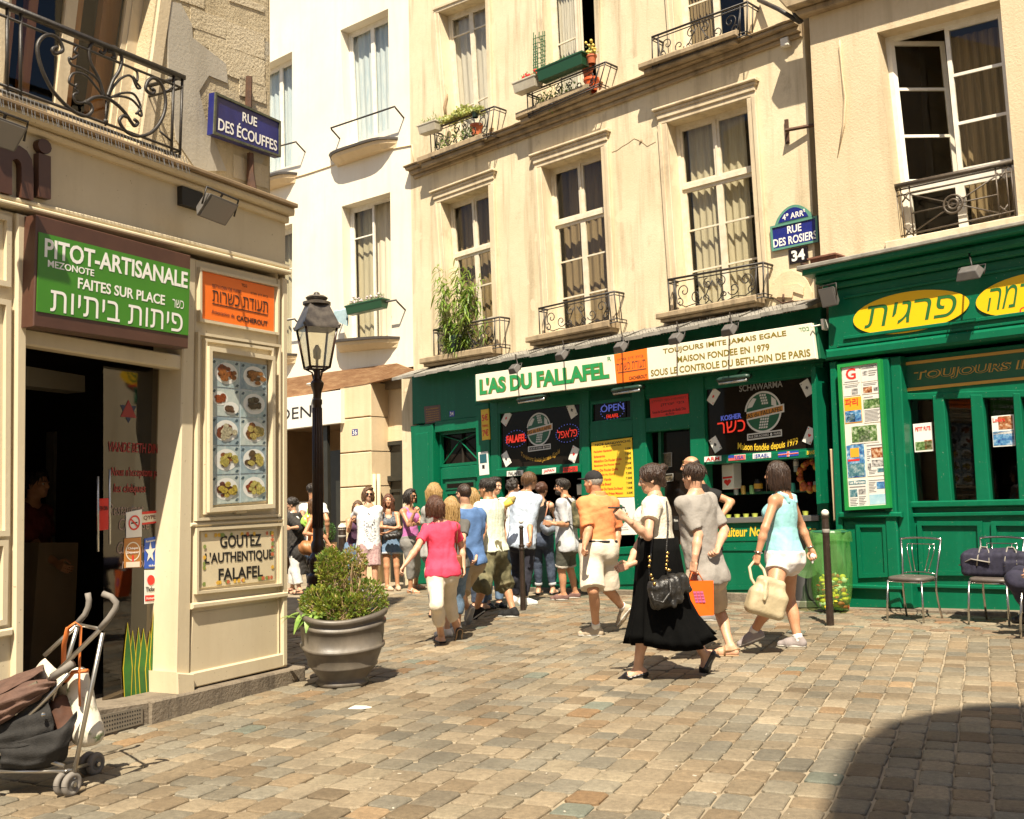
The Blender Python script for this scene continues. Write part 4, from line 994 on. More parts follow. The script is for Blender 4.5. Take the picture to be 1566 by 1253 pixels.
mb = MB(); mb.slab(dq.sub(.18, .82, .645, .672), 0, 1, 0, 1, -.054, -.052); mb.obj('letter_flap', blk, dr)
od = Q(PR, (1000, 655), (1056, 650), (1064, 905), (1004, 905))
mb = MB(); mb.frame(od, .05, -.2, -.1); mb.slab(od, 0, 1, 0, .28, -.19, -.15); sd = mb.obj('shop_door', M_GREEND, shop)
mb = MB(); mb.slab(od, .05, .95, .28, .97, -.175, -.17); mb.obj('pane', blk, sd)
yel = pm('yellow_print', (.80, .52, .03), rough=.5); wht = pm('white_print', (.78, .76, .70), rough=.5); wht2 = pm('cream_board', (.80, .74, .60), (.76, .69, .54), 2, .5); redp = pm('red_print', (.70, .03, .02), rough=.5); blkp = pm('black_print', (.015, .013, .012), rough=.5)
grnp = pm('green_print', (.02, .26, .07), rough=.5); orgp = pm('orange_board', (.90, .18, .012), (.84, .16, .012), 2, .45); bluep = pm('blue_print', (.02, .06, .35), rough=.5); brnp = pm('brown_print', (.16, .05, .03), rough=.5); gldp = pm('gold_print', (.55, .30, .03), rough=.45); olive = pm('olive_gold_print', (.22, .17, .02), rough=.5)
def sign(name, label, cat, q, th, board, lines, frame=None, fwd=.03, group=None, d0=.002, extra=None):
 t = thing(name, label, cat, q.pt(.5, 0), group)
 mb = MB(); mb.bevslab(q, 0, 1, 0, 1, -th, 0, min(.006, th*.4)); mb.obj('board', board, t)
 if frame: mb = MB(); mb.frame(q, fwd, .001, .014); mb.obj('frame', frame, t)
 by = {}
 for ln in lines:
  s, s0, s1, t0, t1, m = ln[:6]; kw = ln[6] if len(ln) > 6 else {}
  mb = by.setdefault(m.name, (MB(), m))[0]; text(mb, s, q, s0, s1, t0, t1, **kw)
 for mb, m in by.values(): mb.obj('lettering', m, t, fix=False)
 if extra:
  for nm, mb, m in extra: mb.obj(nm, m, t, fix=False)
 return t
B = dict(bold=.018); BB = dict(bold=.03)
qs1 = Q(PR, (727, 573), (938, 542.5), (942, 587), (728, 614), d=.5); qs2 = Q(PR, (938.5, 542.4), (988.5, 533), (991, 580.5), (942.5, 586.9), d=.5); qs3 = Q(PR, (989, 532.8), (1241, 494), (1248, 548.5), (991.5, 580.5), d=.5)
sign('shop_sign', 'long white sign board with green lettering about fallafel, left end of the sign row', 'shop sign', qs1, .06, wht2,
     [("L'AS DU FALLAFEL", .035, .965, .20, .80, olive, dict(bold=.09, d=.002, th=.003)), ("L'AS DU FALLAFEL", .032, .962, .215, .815, grnp, dict(bold=.06, d=.004, th=.004)), ('R', .962, .985, .80, .95, grnp, dict(d=.003))])
sign('kosher_sign', 'small orange sign panel with Hebrew lettering between two white sign boards', 'sign', qs2, .06, orgp,
     [(heb('תעודת כשרות'), .06, .96, .42, .66, brnp, dict(bold=.02)), ('CACHEROUT', .42, .98, .06, .17, blkp, B), (heb('בית דין פריז'), .1, .9, .72, .82, brnp), ('_________', .08, .97, .34, .37, brnp)])
sign('shop_sign', 'long white sign board with three lines of olive capitals, right end of the sign row', 'shop sign', qs3, .06, wht2,
     [('TOUJOURS IMITE JAMAIS EGALE', .11, .86, .70, .90, olive, BB), ('MAISON FONDEE EN 1979', .20, .76, .40, .60, olive, BB), ('SOUS LE CONTROLE DU BETH-DIN DE PARIS', .02, .975, .08, .29, olive, BB), (heb('בסד'), .93, .985, .80, .91, grnp)])
box_ = MB(); q = Q(PR, (726, 574), (1249, 493.5), (1255.5, 548), (727, 615), d=.42); box_.slab(q, 0, 1, 0, 1, -.38, -.0); box_.obj('sign_box', M_GREEND, shop)
lm_ = pm('flood_grey', (.09, .085, .08), (.13, .12, .11), 8, .5); lgl = pm('flood_glass', (.20, .19, .18), rough=.15)
def flood(label, P, dirv, wd=.20, ht=.17, group='floodlights over the shop signs', arm=None):
 t = thing('floodlight', label, 'floodlight', P, group); dv = unit(dirv); x = unit(np.cross(dv, (0, 0, 1))); y = np.cross(x, dv)
 mb = MB(); q = [P+x*a*wd/2+y*b*ht/2 for a, b in ((-1, -1), (1, -1), (1, 1), (-1, 1))]; q2 = [P-dv*.09+x*a*wd*.36+y*b*ht*.33 for a, b in ((-1, -1), (1, -1), (1, 1), (-1, 1))]
 mb.hexa(q2+q); mb.obj('housing', lm_, t, bevel=.01)
 mb = MB(); mb.hexa([p*.86+P*.14+dv*.001 for p in q]+[p*.86+P*.14+dv*.006 for p in q]); mb.obj('glass', lgl, t)
 mb = MB(); mb.tube([P+x*wd*.55, P+x*wd*.55-dv*.05+y*ht*.6, P-x*wd*.55-dv*.05+y*ht*.6, P-x*wd*.55], .008, 6)
 if arm is not None: mb.tube([P-dv*.05+y*ht*.6, arm], .010, 6)
 mb.obj('bracket', M_IRON, t, True)
for (px, py), lab in zip(((789, 567), (861, 546), (951, 534), (1036, 521), (1117, 508)), ('grey floodlight over the start of the green fallafel lettering', 'grey floodlight over the middle of the green fallafel lettering', 'grey floodlight over the orange sign panel', 'grey floodlight tilted over the left of the three line sign', 'grey floodlight over the middle of the three line sign')):
 P = PR.p(px, py, .86); flood(lab, P, -PR.N*.75-np.array([0, 0, .75])+PR.U*.1, arm=PR.p(px, py, .5)+np.array([0, 0, .26]))
hm_ = pm('heater_green', (.02, .05, .035), rough=.4); hw_ = pm('heater_reflector', (.5, .5, .48), rough=.25, metal=.8)
for (x0, y0, x1, y1), lab in zip(((792, 612, 838, 605), (937, 598, 984, 591), (1098, 582, 1148, 575)), ('dark green bar heater under the green fallafel sign', 'dark green bar heater under the orange sign panel', 'dark green bar heater under the three line sign')):
 a, b = PR.p(x0, y0, .42), PR.p(x1, y1, .42); t = thing('bar_heater', lab, 'heater', (a+b)/2, 'bar heaters under the sign')
 mb = MB(); mb.tube([a, a*.9+b*.1, a*.1+b*.9, b], [.05, .075, .075, .05], 10, flat=.55); mb.obj('hood', hm_, t, True)
 mb = MB(); mb.tube([a*.93+b*.07-np.array([0, 0, .05])+PR.N*.03, a*.07+b*.93-np.array([0, 0, .05])+PR.N*.03], .022, 8); mb.obj('element', hw_, t, True)
 mb = MB(); mb.tube([(a+b)/2, (a+b)/2-PR.N*.2+np.array([0, 0, .12]), (a+b)/2-PR.N*.38+np.array([0, 0, .12])], .016, 6); mb.obj('arm', hm_, t, True)
# ---- decals on the shop windows
decal_w = pm('decal_white', (.70, .68, .64), rough=.4); decal_g = pm('decal_green', (.01, .11, .05), rough=.4); decal_o = pm('decal_orange', (.62, .26, .03), rough=.4); silver = pm('decal_silver', (.33, .32, .30), rough=.35); neon_r = pm('neon_red', (.6, .02, .01), rough=.3, emit=(1, .05, .02), es=.3); neon_b = pm('neon_blue', (.05, .08, .6), rough=.3, emit=(.25, .3, 1), es=.12); neon_bs = pm('neon_blue_board', (.01, .02, .3), emit=(.03, .05, .9), es=.5)
def disc(mb, q, c, r, d0, d1, n=36, hole=0, m=None):
 asp = q.w/q.h; o = [(c[0]+r*math.cos(a)/asp, c[1]+r*math.sin(a)) for a in np.linspace(0, 2*math.pi, n, endpoint=False)]
 v = [q.pt(*p, d1) for p in o]
 if hole:
  i_ = [(c[0]+hole*math.cos(a)/asp, c[1]+hole*math.sin(a)) for a in np.linspace(0, 2*math.pi, n, endpoint=False)]; v += [q.pt(*p, d1) for p in i_]
  mb.add(v, [(i, (i+1) % n, n+(i+1) % n, n+i) for i in range(n)], m)
 else: mb.add(v, [tuple(range(n))], m)
def card(q, c, r, ang, pip, label, k):
 asp = q.w/q.h; t = thing('playing_card_sign', label, 'card sign', q.pt(*c), 'playing card signs on the shop windows')
 w_, h_ = r*.62, r
 co_ = lambda x, y: (c[0]+(x*math.cos(ang)-y*math.sin(ang))/asp, c[1]+x*math.sin(ang)+y*math.cos(ang))
 pl = [co_(*p) for p in ((-w_, -h_), (w_, -h_), (w_, h_), (-w_, h_))]
 mb = MB(); mb.hexa([q.pt(*p, .003) for p in pl]+[q.pt(*p, .012) for p in pl]); mb.obj('card', wht, t)
 mb = MB(); r_ = r*.22
 shp = {'d': [(0, -1.2), (.8, 0), (0, 1.2), (-.8, 0)], 's': [(0, 1.2), (.9, 0), (.8, -.6), (.25, -.5), (.4, -1.1), (-.4, -1.1), (-.25, -.5), (-.8, -.6), (-.9, 0)], 'h': [(0, -1.1), (1, .3), (.8, .9), (.35, .95), (0, .5), (-.35, .95), (-.8, .9), (-1, .3)], 'c': [(0, 1.1), (.5, .7), (.35, .25), (.9, .3), (.9, -.35), (.25, -.3), (.4, -1), (-.4, -1), (-.25, -.3), (-.9, -.35), (-.9, .3), (-.35, .25), (-.5, .7)]}[pip]
 for sc, ox, oy in ((1, 0, 0), (.4, -w_*.75, h_*.75), (.4, w_*.75, -h_*.75)):
  pp = [co_(ox+x*r_*sc, oy+y*r_*sc) for x, y in shp]; tri = tessellate_polygon([[Vector((*p, 0)) for p in pp]]); mb.add([q.pt(*p, .0145) for p in pp], [tuple(x) for x in tri])
 mb.obj('pip', redp if pip in 'dh' else blkp, t, fix=False)
def globe(q, c, r, t):
 asp = q.w/q.h
 mb = MB(); disc(mb, q, c, r, 0, .003); mb.obj('globe', decal_g, t, fix=False)
 mb = MB(); disc(mb, q, c, r*1.06, 0, .004, hole=r*.96)
 rs = np.random.RandomState(4)
 def blob(pts):
  pp = [(c[0]+x*r/asp, c[1]+y*r) for x, y in pts]; tri = tessellate_polygon([[Vector((*p, 0)) for p in pp]]); mb.add([q.pt(*p, .005) for p in pp], [tuple(x) for x in tri])
 for i in range(5):
  for j in range(4):
   x = -.25+.13*j+.05*i*.6; y = -.85+.14*i; blob([(x, y), (x+.10, y+.02), (x+.11, y+.11), (x+.01, y+.10)])
 for i in range(4):
  for j in range(3):
   x = -.05+.13*j-.04*i; y = .38+.14*i; blob([(x, y), (x+.10, y), (x+.10, y+.11), (x, y+.10)])
 blob([(-.9, .25), (-.6, .3), (-.35, .7), (-.55, .75), (-.8, .5)]); blob([(.5, .3), (.8, .2), (.75, .55), (.5, .75)])
 mb.obj('globe_outline', decal_w, t, fix=False)
 mb = MB(); bq = Q(q.pl, q.uz(c[0]-r*1.22/asp, c[1]+.02*r), q.uz(c[0]+r*1.22/asp, c[1]+.30*r), q.uz(c[0]+r*1.22/asp, c[1]-.12*r), q.uz(c[0]-r*1.18/asp, c[1]-.40*r), d=q.d, raw=True)
 mb.slab(bq, 0, 1, 0, 1, .006, .008); mb.obj('banner', decal_o, t); mb = MB(); mb.frame(bq, .02, .008, .009); mb.obj('banner_edge', decal_w, t)
 mb = MB(); text(mb, "L'AS du FALLAFEL", bq, .05, .95, .2, .78, d=.009, th=.001, bold=.02); mb.obj('lettering', blkp, t, fix=False)
 lq = Q(q.pl, q.uz(c[0]-r*.95/asp, c[1]-1.06*r), q.uz(c[0]+r*1.05/asp, c[1]-.98*r), q.uz(c[0]+r*1.05/asp, c[1]-1.32*r), q.uz(c[0]-r*.95/asp, c[1]-1.40*r), d=q.d, raw=True)
 mb = MB(); mb.frame(lq, .018, .003, .005); text(mb, 'RUE DES ROSIERS ♠ PARIS', lq, .05, .95, .25, .75, d=.003, th=.001, bold=.02); mb.obj('lettering', decal_w, t, fix=False)
t = thing('window_decal', 'green globe emblem with orange banner on the left display window', 'window decal', q1.pt(.5, .3)); globe(q1, (.49, .555), .225, t)
mb = MB(); text(mb, 'FALLAFEL', q1, .33, .67, .885, .96, bold=.02); mb.obj('lettering', silver, t, fix=False)
mb = MB(); text(mb, 'Toujours Imité Jamais Egalé', q1, .27, .74, .07, .15, arc=1.3, shear=.15); mb.obj('lettering', gldp, t, fix=False)
t = thing('window_decal', 'green globe emblem with orange banner on the right display window', 'window decal', q2.pt(.5, .3)); globe(q2, (.54, .575), .265, t)
mb = MB(); text(mb, 'SCHAWARMA', q2, .33, .72, .88, .97, bold=.02); mb.obj('lettering', silver, t, fix=False)
mb = MB(); text(mb, 'Maison fondée depuis 1979', q2, .30, .84, .03, .15, arc=.35, shear=.1, bold=.02); mb.obj('lettering', yel, t, fix=False)
for q, c, a, pip, lab in ((q1, (.09, .77), -.65, 'd', 'white playing card sign at the upper left of the left display window'), (q1, (.885, .77), .45, 'c', 'white playing card sign at the upper right of the left display window'), (q1, (.085, .16), .5, 's', 'white playing card sign at the lower left of the left display window'), (q1, (.905, .16), -.45, 'h', 'white playing card sign at the lower right of the left display window'),
      (q2, (.085, .86), -.65, 'd', 'white playing card sign at the upper left of the right display window'), (q2, (.93, .83), .45, 'c', 'white playing card sign at the upper right of the right display window'), (q2, (.09, .19), .5, 's', 'white playing card sign at the lower left of the right display window'), (q2, (.94, .20), -.45, 'h', 'white playing card sign at the lower right of the right display window')):
 card(q, c, .105, a, pip, lab, 0)
def neon(name, lab, q, lines, dots=None):
 t = thing(name, lab, 'neon sign', q.pt(.5, 0))
 mb = MB(); mb.slab(q, 0, 1, 0, 1, -.01, 0); mb.obj('backing', blk, t)
 for s, s0, s1, t0, t1, m, kw in lines: mb = MB(); text(mb, s, q, s0, s1, t0, t1, d=.012, th=.008, **kw); mb.obj('tube_lettering', m, t, fix=False)
 if dots:
  mb = MB()
  for i in range(dots): a = 2*math.pi*i/dots; mb.ball(q.pt(.5+.47*math.cos(a), .5+.46*math.sin(a), .012), .008, n=6)
  mb.obj('lights', neon_b, t, True)
neon('neon_sign', 'dotted oval neon with red lettering left of the left globe emblem', Q(PR, (773, 660), (806, 655), (806, 683), (773, 687), d=.016), [('FALAFEL', .08, .98, .3, .72, neon_r, dict(bold=.05))], 22)
neon('neon_sign', 'dotted oval neon with red Hebrew lettering right of the left globe emblem', Q(PR, (850, 651), (887, 645), (887, 675), (850, 680), d=.016), [(heb('פלאפל'), .1, .92, .28, .74, neon_r, dict(bold=.03))], 24)
neon('neon_sign', 'round open neon over the yellow menu board', Q(PR, (918, 615), (957, 610), (957, 640), (918, 645), d=.016), [('OPEN', .05, .95, .45, .8, neon_b, dict()), ('FALAFEL', .28, .75, .12, .3, neon_r, dict())], 22)
neon('neon_sign', 'blue and red kosher neon left of the right globe emblem', Q(PR, (1097, 637), (1141, 630), (1142, 661), (1098, 666), d=.016), [('KOSHER', .15, .85, .72, .98, neon_b, dict(bold=.02)), (heb('כשר'), .02, .98, .06, .64, neon_r, dict(bold=.02))])
for a, b, s, m1, m2, lab in (((775, 721, 800, 719), 8, 'FALAFEL', wht, blkp, 'tiny white sticker at the left of the hatch rail'), ((829, 718, 850, 715), 8, 'JAPAN', wht, redp, 'tiny white Japan sticker on the hatch rail'), ((861, 715, 883, 713), 8, 'KOSHER', redp, brnp, 'tiny red sticker at the right of the hatch rail'),
 ((1077, 699, 1103, 697), 8, 'ARM', wht, redp, 'small red and white flag sticker left of the USA sticker'), ((1114, 697, 1140, 695), 8, 'USA', wht, bluep, 'small USA flag sticker on the counter rail'), ((1151, 694, 1179, 692), 8, 'ISRAEL', wht, bluep, 'small white Israel sticker on the counter rail'), ((1190, 692, 1221, 689), 8, 'UK', bluep, wht, 'small British flag sticker on the counter rail'), ((1232, 689, 1252, 687), 8, 'BRASIL', grnp, yel, 'small green flag sticker at the right end of the counter rail')):
 x0, y0, x1, y1 = a; q = Q(PR, (x0, y0), (x1, y1), (x1, y1+b), (x0, y0+b), d=.104)
 ex = None
 if s == 'USA':
  mb = MB(); [mb.slab(q, 0, 1, i/6, i/6+.09, .001, .002) for i in range(6)]; mb2 = MB(); mb2.slab(q, 0, .35, .5, 1, .0025, .003); ex = [('stripes', mb, redp), ('canton', mb2, bluep)]
 if s == 'UK':
  mb = MB(); mb.slab(q, 0, 1, .38, .62, .001, .002); mb.slab(q, .44, .56, 0, .37, .001, .002); mb.slab(q, .44, .56, .63, 1, .001, .002); mb2 = MB(); mb2.slab(q, 0, 1, .43, .57, .003, .004); mb2.slab(q, .47, .53, 0, 1, .005, .006); ex = [('cross', mb, wht), ('red_cross', mb2, redp)]
 sign('flag_sticker', lab, 'sticker', q, .003, m1, [] if s == 'UK' else [(s, .12 if s != 'USA' else .4, .9, .15, .85, m2, dict(d=.004, th=.001, bold=.02))], group='stickers along the shop rails', extra=ex)
mq = Q(PR, (904, 677), (966, 669), (970, 760), (907, 762), d=.062)
items = ['Fallafel Spécial', 'Schawarma', 'Médaillon De Poulet Grillé', 'Escalope De Poulet Pané', 'Foie De Poulet Grillé', 'Bœuf Rôti Au Curry', 'Pavé De Viande', 'Steak De Boeuf', 'Boulettes De Viande De Boeuf', 'Assiette De Frites Maison']
pr = ['5.00€', '7.00€', '7.00€', '7.00€', '7.00€', '7.00€', '7.00€', '7.00€', '7.00€', '3.50€']
ls = [('NOS SANDWICHS', .1, .97, .925, .965, blkp, dict(bold=.02)), ('A EMPORTER', .3, .75, .885, .91, blkp, {})]
for i, (a, b) in enumerate(zip(items, pr)): t1 = .84-.083*i; ls += [(a, .06, min(.74, .1+.026*len(a)), t1-.042, t1, redp, dict(bold=.02)), (b, .83, .97, t1-.04, t1, blkp, dict(bold=.02))]
sign('menu_board', 'bright yellow sandwich menu board beside the shop door', 'menu board', mq, .01, yel, ls)
pq = Q(PR, (907, 763), (970, 761), (974, 818), (910, 820), d=.062)
t = sign('poster', 'white poster with green globe emblem under the yellow menu board', 'poster', pq, .01, wht, [])
globe(pq, (.60, .55), .30, t)
sign('notice', 'red notice with Hebrew lines over the shop door', 'notice', Q(PR, (993, 610), (1052, 602), (1054, 632), (995, 640), d=.05), .01, redp, [(heb('רבנות פריז כשר למהדרין'), .06, .94, .74, .9, brnp, {}), (heb('בני יצחק'), .3, .9, .5, .66, blkp, {}), ('Sous le Controle du Beth Din', .06, .92, .2, .34, blkp, {}), ('de Paris', .4, .62, .05, .16, blkp, {})])
sign('price_board', 'narrow yellow price board with red figures by the green house door', 'price board', Q(PR, (735, 627), (747, 625), (749, 672), (737, 674), d=.064), .02, yel, [('5€', .12, .9, .62, .84, redp, BB), ('7€', .12, .9, .12, .34, redp, BB), ('menu', .15, .85, .42, .5, redp, {})])
mb2 = MB(); ip = Q(PR, (731, 692), (746, 690), (748, 726), (733, 728), d=.064); mb2.slab(ip, .15, .85, .52, .9, .001, .003); mb3 = MB(); mb3.slab(ip, .35, .6, .28, .44, .001, .003)
sign('intercom_panel', 'pale intercom panel beside the green house door', 'intercom', ip, .02, wht, [], extra=[('screen', mb2, pm('screen_teal', (.02, .10, .12), rough=.2)), ('button', mb3, blkp)])
sign('plaque', 'brown memorial plaque over the green house door', 'plaque', Q(PR, (648, 622), (673, 619), (674, 645), (650, 649), d=.045), .02, pm('plaque_brown', (.12, .06, .045), rough=.5), [('A LA MEMOIRE', .12, .9, .78, .86, gldp, {})]+[('des habitants de cette maison', .12, .9, .64-.13*i, .70-.13*i, gldp, {}) for i in range(5)])
sign('house_number', 'tiny dark house number plate 34 on the green shopfront', 'house number', Q(PR, (687, 629), (695, 628), (695, 637), (687, 638), d=.045), .006, bluep, [('34', .15, .85, .15, .85, wht, B)])
navy = pm('enamel_blue', (.012, .020, .17), (.016, .028, .21), 3, .25, coat=.4); teal_e = pm('enamel_green_edge', (.10, .26, .19), rough=.35); enw = pm('enamel_white', (.80, .79, .74), rough=.3)
sp = Q(PR, (1178, 347), (1250, 330), (1252, 370), (1181, 385), d=.03)
t = sign('street_name_plate', 'blue enamel plate of Rue des Rosiers with arched top and green edge', 'street sign', sp, .02, navy, [('RUE', .36, .66, .56, .86, enw, BB), ('DES ROSIERS', .04, .97, .14, .46, enw, BB)], frame=teal_e, fwd=.028)
pts = [sp.uz(.10+.8*i/14, 1.02+.62*math.sin(math.pi*i/14)**.7) for i in range(15)]; mb = MB(); mb.poly(PR, pts, .012, .032); mb.obj('arch_edge', teal_e, t)
pts = [sp.uz(.18+.64*i/14, 1.06+.48*math.sin(math.pi*i/14)**.7) for i in range(15)]; mb = MB(); mb.poly(PR, pts, .033, .037); mb.obj('arch', navy, t)
mb = MB(); text(mb, '4ᵉ ARRᵗ', sp, .28, .76, 1.12, 1.38, d=.008, bold=.02); mb.obj('lettering', enw, t, fix=False)
sign('house_number', 'black and white house number plate 34 under the Rue des Rosiers plate', 'house number', Q(PR, (1205, 382), (1234, 376), (1236, 399), (1207, 405), d=.03), .02, pm('enamel_black', (.012, .010, .014), rough=.25), [('34', .16, .86, .14, .86, enw, dict(bold=.05))])
mb = MB(); q = Q(PR, (1240, 562), (1247, 561), (1256, 770), (1249, 771), d=.35); mb.slab(q, 0, 1, 0, 1, -.30, .0); mb.obj('shutter_leaf', M_GREEN, shop)
mb = MB(); q = Q(PR, (1268, 687), (1279, 686), (1285, 795), (1274, 797), d=.30); mb.bevslab(q, 0, 1, 0, 1, -.05, .0); o = mb.obj('plank', pm('pale_plank', (.55, .42, .26), (.46, .34, .2), 6, .7, .2, 40, stretch=(5, 5, .4))); tag(o, 'pale upright plank leaning between the two green shopfronts', 'plank')
cq = Q(PR, (1090, 800), (1252, 797), (1256, 826), (1092, 829), d=.06)
sign('counter_sign', 'green counter board with yellow italic lettering under the hatch', 'sign', cq, .02, M_GREEN, [('Traiteur Nos', .06, .50, .25, .78, yel, dict(shear=.25, bold=.03)), ('er', .90, .97, .25, .62, yel, dict(shear=.25, bold=.03))])
mb = MB(); q = Q(PR, (1088, 793), (1252, 788), (1252, 797), (1088, 801), d=.10); mb.bevslab(q, 0, 1, 0, 1, -.65, .0, .006); mb.obj('counter', pm('steel_counter', (.30, .30, .29), rough=.3, metal=.7), shop)
mb = MB(); q = Q(PR, (766, 797), (893, 791), (893, 799), (766, 804), d=.10); mb.bevslab(q, 0, 1, 0, 1, -.65, .0, .006); mb.obj('counter', MATS['steel_counter'], shop)
mb = MB(); q = Q(PR, (1088, 755), (1252, 748), (1252, 752), (1088, 759), d=-.5); mb.slab(q, 0, 1, 0, 1, -.3, 0); mb.obj('shelf', M_GREEND, shop)
def can(px, py, m, lab, d=-.4, h=.12, r=.033):
 P = PR.p(px, py, d); mb = MB(); mb.lathe(P, [(r*.85, 0), (r, .012), (r, h-.014), (r*.8, h)], 14); o = mb.obj('drink_can', m, None, 'auto'); tag(o, lab, 'can', 'cans on the counter shelf')
for px, m, lab in ((1137, pm('can_gold', (.55, .35, .08), rough=.3), 'gold drink can, leftmost on the hatch shelf'), (1150, pm('can_lime', (.25, .5, .2), rough=.3), 'lime green drink can beside the gold can'), (1213, pm('can_teal', (.05, .35, .25), rough=.3), 'teal drink can right of the woman in turquoise'), (1227, pm('can_orange', (.75, .2, .03), rough=.3), 'orange drink can next to the red can'), (1239, pm('can_red', (.6, .03, .02), rough=.3), 'red drink can near the right end of the shelf'), (1248, pm('can_pale', (.35, .45, .38), rough=.3), 'pale green drink can, rightmost on the shelf')):
 can(px, 756-(px-1137)*.05, m, lab)
pet = pm('clear_bottle', (.30, .36, .36), rough=.1, spec=.6)
for px, py, lab in ((1126, 757, 'clear plastic bottle beside the white cardboard box'), (1218, 722, 'clear plastic bottle left of the fruit wreath')):
 P = PR.p(px, py, -.42); t = thing('bottle', lab, 'bottle', P, 'plastic bottles in the hatch'); mb = MB(); mb.lathe(P, [(.03, 0), (.036, .01), (.036, .15), (.033, .16), (.036, .17), (.034, .2), (.014, .255), (.014, .27)], 14); mb.obj('bottle_body', pet, t, True); mb = MB(); mb.lathe(P+np.array([0, 0, .27]), [(.016, 0), (.016, .02)], 12); mb.obj('cap', bluep, t, 'auto'); mb = MB(); mb.lathe(P+np.array([0, 0, .08]), [(.0365, 0), (.0365, .06)], 14, caps=False); mb.obj('bottle_label', redp if px < 1200 else wht, t, True)
P = PR.p(1160, 752, -.35); t = thing('sauce_jar', 'dark sauce jar with gold label in the hatch', 'jar', P); mb = MB(); mb.lathe(P, [(.05, 0), (.06, .02), (.06, .12), (.04, .16), (.04, .18)], 14); mb.obj('jar_body', blkp, t, True); mb = MB(); mb.lathe(P+np.array([0, 0, .04]), [(.061, 0), (.061, .07)], 14, caps=False); mb.obj('jar_label', gldp, t, True)
bq = Q(PR, (1103, 711), (1121, 709), (1122, 747), (1104, 749), d=-.2); mb = MB(); mb.bevslab(bq, 0, 1, 0, 1, -.2, 0); o = thing('cardboard_box', 'white cardboard box with red print in the hatch', 'box', bq.pt(.5, 0)); mb.obj('carton', wht, o); mb = MB(); mb.slab(bq, .1, .9, .42, .5, .001, .002); text(mb, '❤', bq, .2, .8, .12, .38, d=.002); mb.obj('print', redp, o, fix=False)
wr_ = thing('fruit_wreath', 'round wreath of orange and yellow dried fruit hanging in the hatch', 'wreath', PR.p(1238, 748, -.2)); cw = PR.p(1240, 728, -.2); rs = np.random.RandomState(1); mb = MB(); mb2 = MB()
for i in range(26):
 a = i/26*2*math.pi; P = cw+PR.U*math.cos(a)*.155+np.array([0, 0, math.sin(a)*.18])+rs.normal(size=3)*.012; (mb if i % 3 else mb2).ball(P, .042*rs.uniform(.8, 1.2), n=10)
mb.obj('orange_fruit', pm('dried_orange', (.50, .12, .02), (.35, .06, .015), 20, .5), wr_, True); mb2.obj('yellow_fruit', pm('dried_yellow', (.55, .32, .04), rough=.5), wr_, True)
for i in range(5):
 P = PR.p(1114+13.5*i, 793-.6*i, -.02) if i < 4 else PR.p(1232, 788, -.02); mb = MB(); mb.lathe(P, [(.032, 0), (.04, .045), (.042, .05), (.0, .052)], 12, caps=False); o = mb.obj('sauce_tub', pm('tub_lime', (.45, .50, .08), rough=.4), None, 'auto')
 tag(o, ['lime sauce tub at the left end of the counter', 'lime sauce tub, second from the left on the counter', 'lime sauce tub, third from the left on the counter', 'lime sauce tub nearest the woman in turquoise', 'lime sauce tub at the right end of the counter'][i], 'tub', 'sauce tubs on the counter')
bx = Q(PR, (881, 741), (891, 740), (892, 756), (882, 757), d=-.1); mb = MB(); mb.bevslab(bx, 0, 1, 0, 1, -.15, 0); tag(mb.obj('paper_box', wht2, None), 'small pale paper box in the left hatch', 'box')
for a, lab in (((1008, 694, 1028, 716), 'small dark photo card high on the shop door glass'), ((1012, 726, 1030, 738), 'small dark photo card lower on the shop door glass')):
 q = Q(PR, (a[0], a[1]), (a[2], a[1]-2), (a[2], a[3]-2), (a[0], a[3]), d=-.165); sign('photo_card', lab, 'card', q, .003, pm('photo_dark', (.05, .04, .03), (.22, .17, .10), 30, .4), [], frame=silver, fwd=.008)
sign('notice', 'small dark notice low on the shop door behind the grey shirt man', 'notice', Q(PR, (1030, 790), (1037, 789), (1038, 811), (1031, 811), d=-.165), .003, blkp, [('Menu', .1, .9, .6, .8, wht, {})])
# --- white house, number 36
white = thing('white_house', 'white rendered house with a rough timber beam over the shop numbered 36', 'house', P36.pt(-3, 0, 0))
u0w, u1w = -9.0, 0.0
qW1 = Q(P36, (520.5, 46.5), (593.6, 13.3), (596, 197), (529, 226)); qW2 = Q(P36, (522.6, 316), (596.7, 294), (599, 512), (527, 527))
qW0 = Q(P36, (388, 108), (446.7, 79), (447, 252), (392, 272)); qW3 = Q(P36, (386, 360), (447, 342), (446, 545), (388, 556))
zb = P36.uz(540, 590)[1]
wall(P36, [(u0w, zb), (u1w, P36.uz(636, 560)[1]), (u1w, ZT), (u0w, ZT)], [qW1, qW2, qW0, qW3], 0, .36, 'front_wall', M_WHITE, white, raw=True)
shell(P36, u0w, u1w, -1, ZT, -.36, -5, white)
mb = MB(); zfl = P36.uz(540, 280)[1]
mb.hexa([P36.pt(u, z, d) for d in (-4.9, -.37) for u, z in ((u0w, zfl-.2), (u1w, zfl-.2), (u1w, zfl), (u0w, zfl))]); mb.hexa([P36.pt(u, z, d) for d in (-4.9, -.37) for u, z in ((u0w, zb-.1), (u1w, zb-.1), (u1w, zb+.1), (u0w, zb+.1))]); mb.obj('floor_slab', M_ROOM, white)
casement(qW1, white, M_FRAMEW, M_GLASSS, bars=(), curtain=M_CURTB, rec=.22, cd=.1); casement(qW0, white, M_FRAMEW, M_GLASSS, bars=(), curtain=M_CURTB, rec=.22, cd=.1)
casement(qW2, white, M_FRAMEW, M_GLASS, bars=(.22, .78), curtain=M_CURT, rec=.22, cd=.2, leaf_open=(0, 60)); casement(qW3, white, M_FRAMEW, M_GLASS, bars=(.3, .7), curtain=M_CURT, rec=.22)
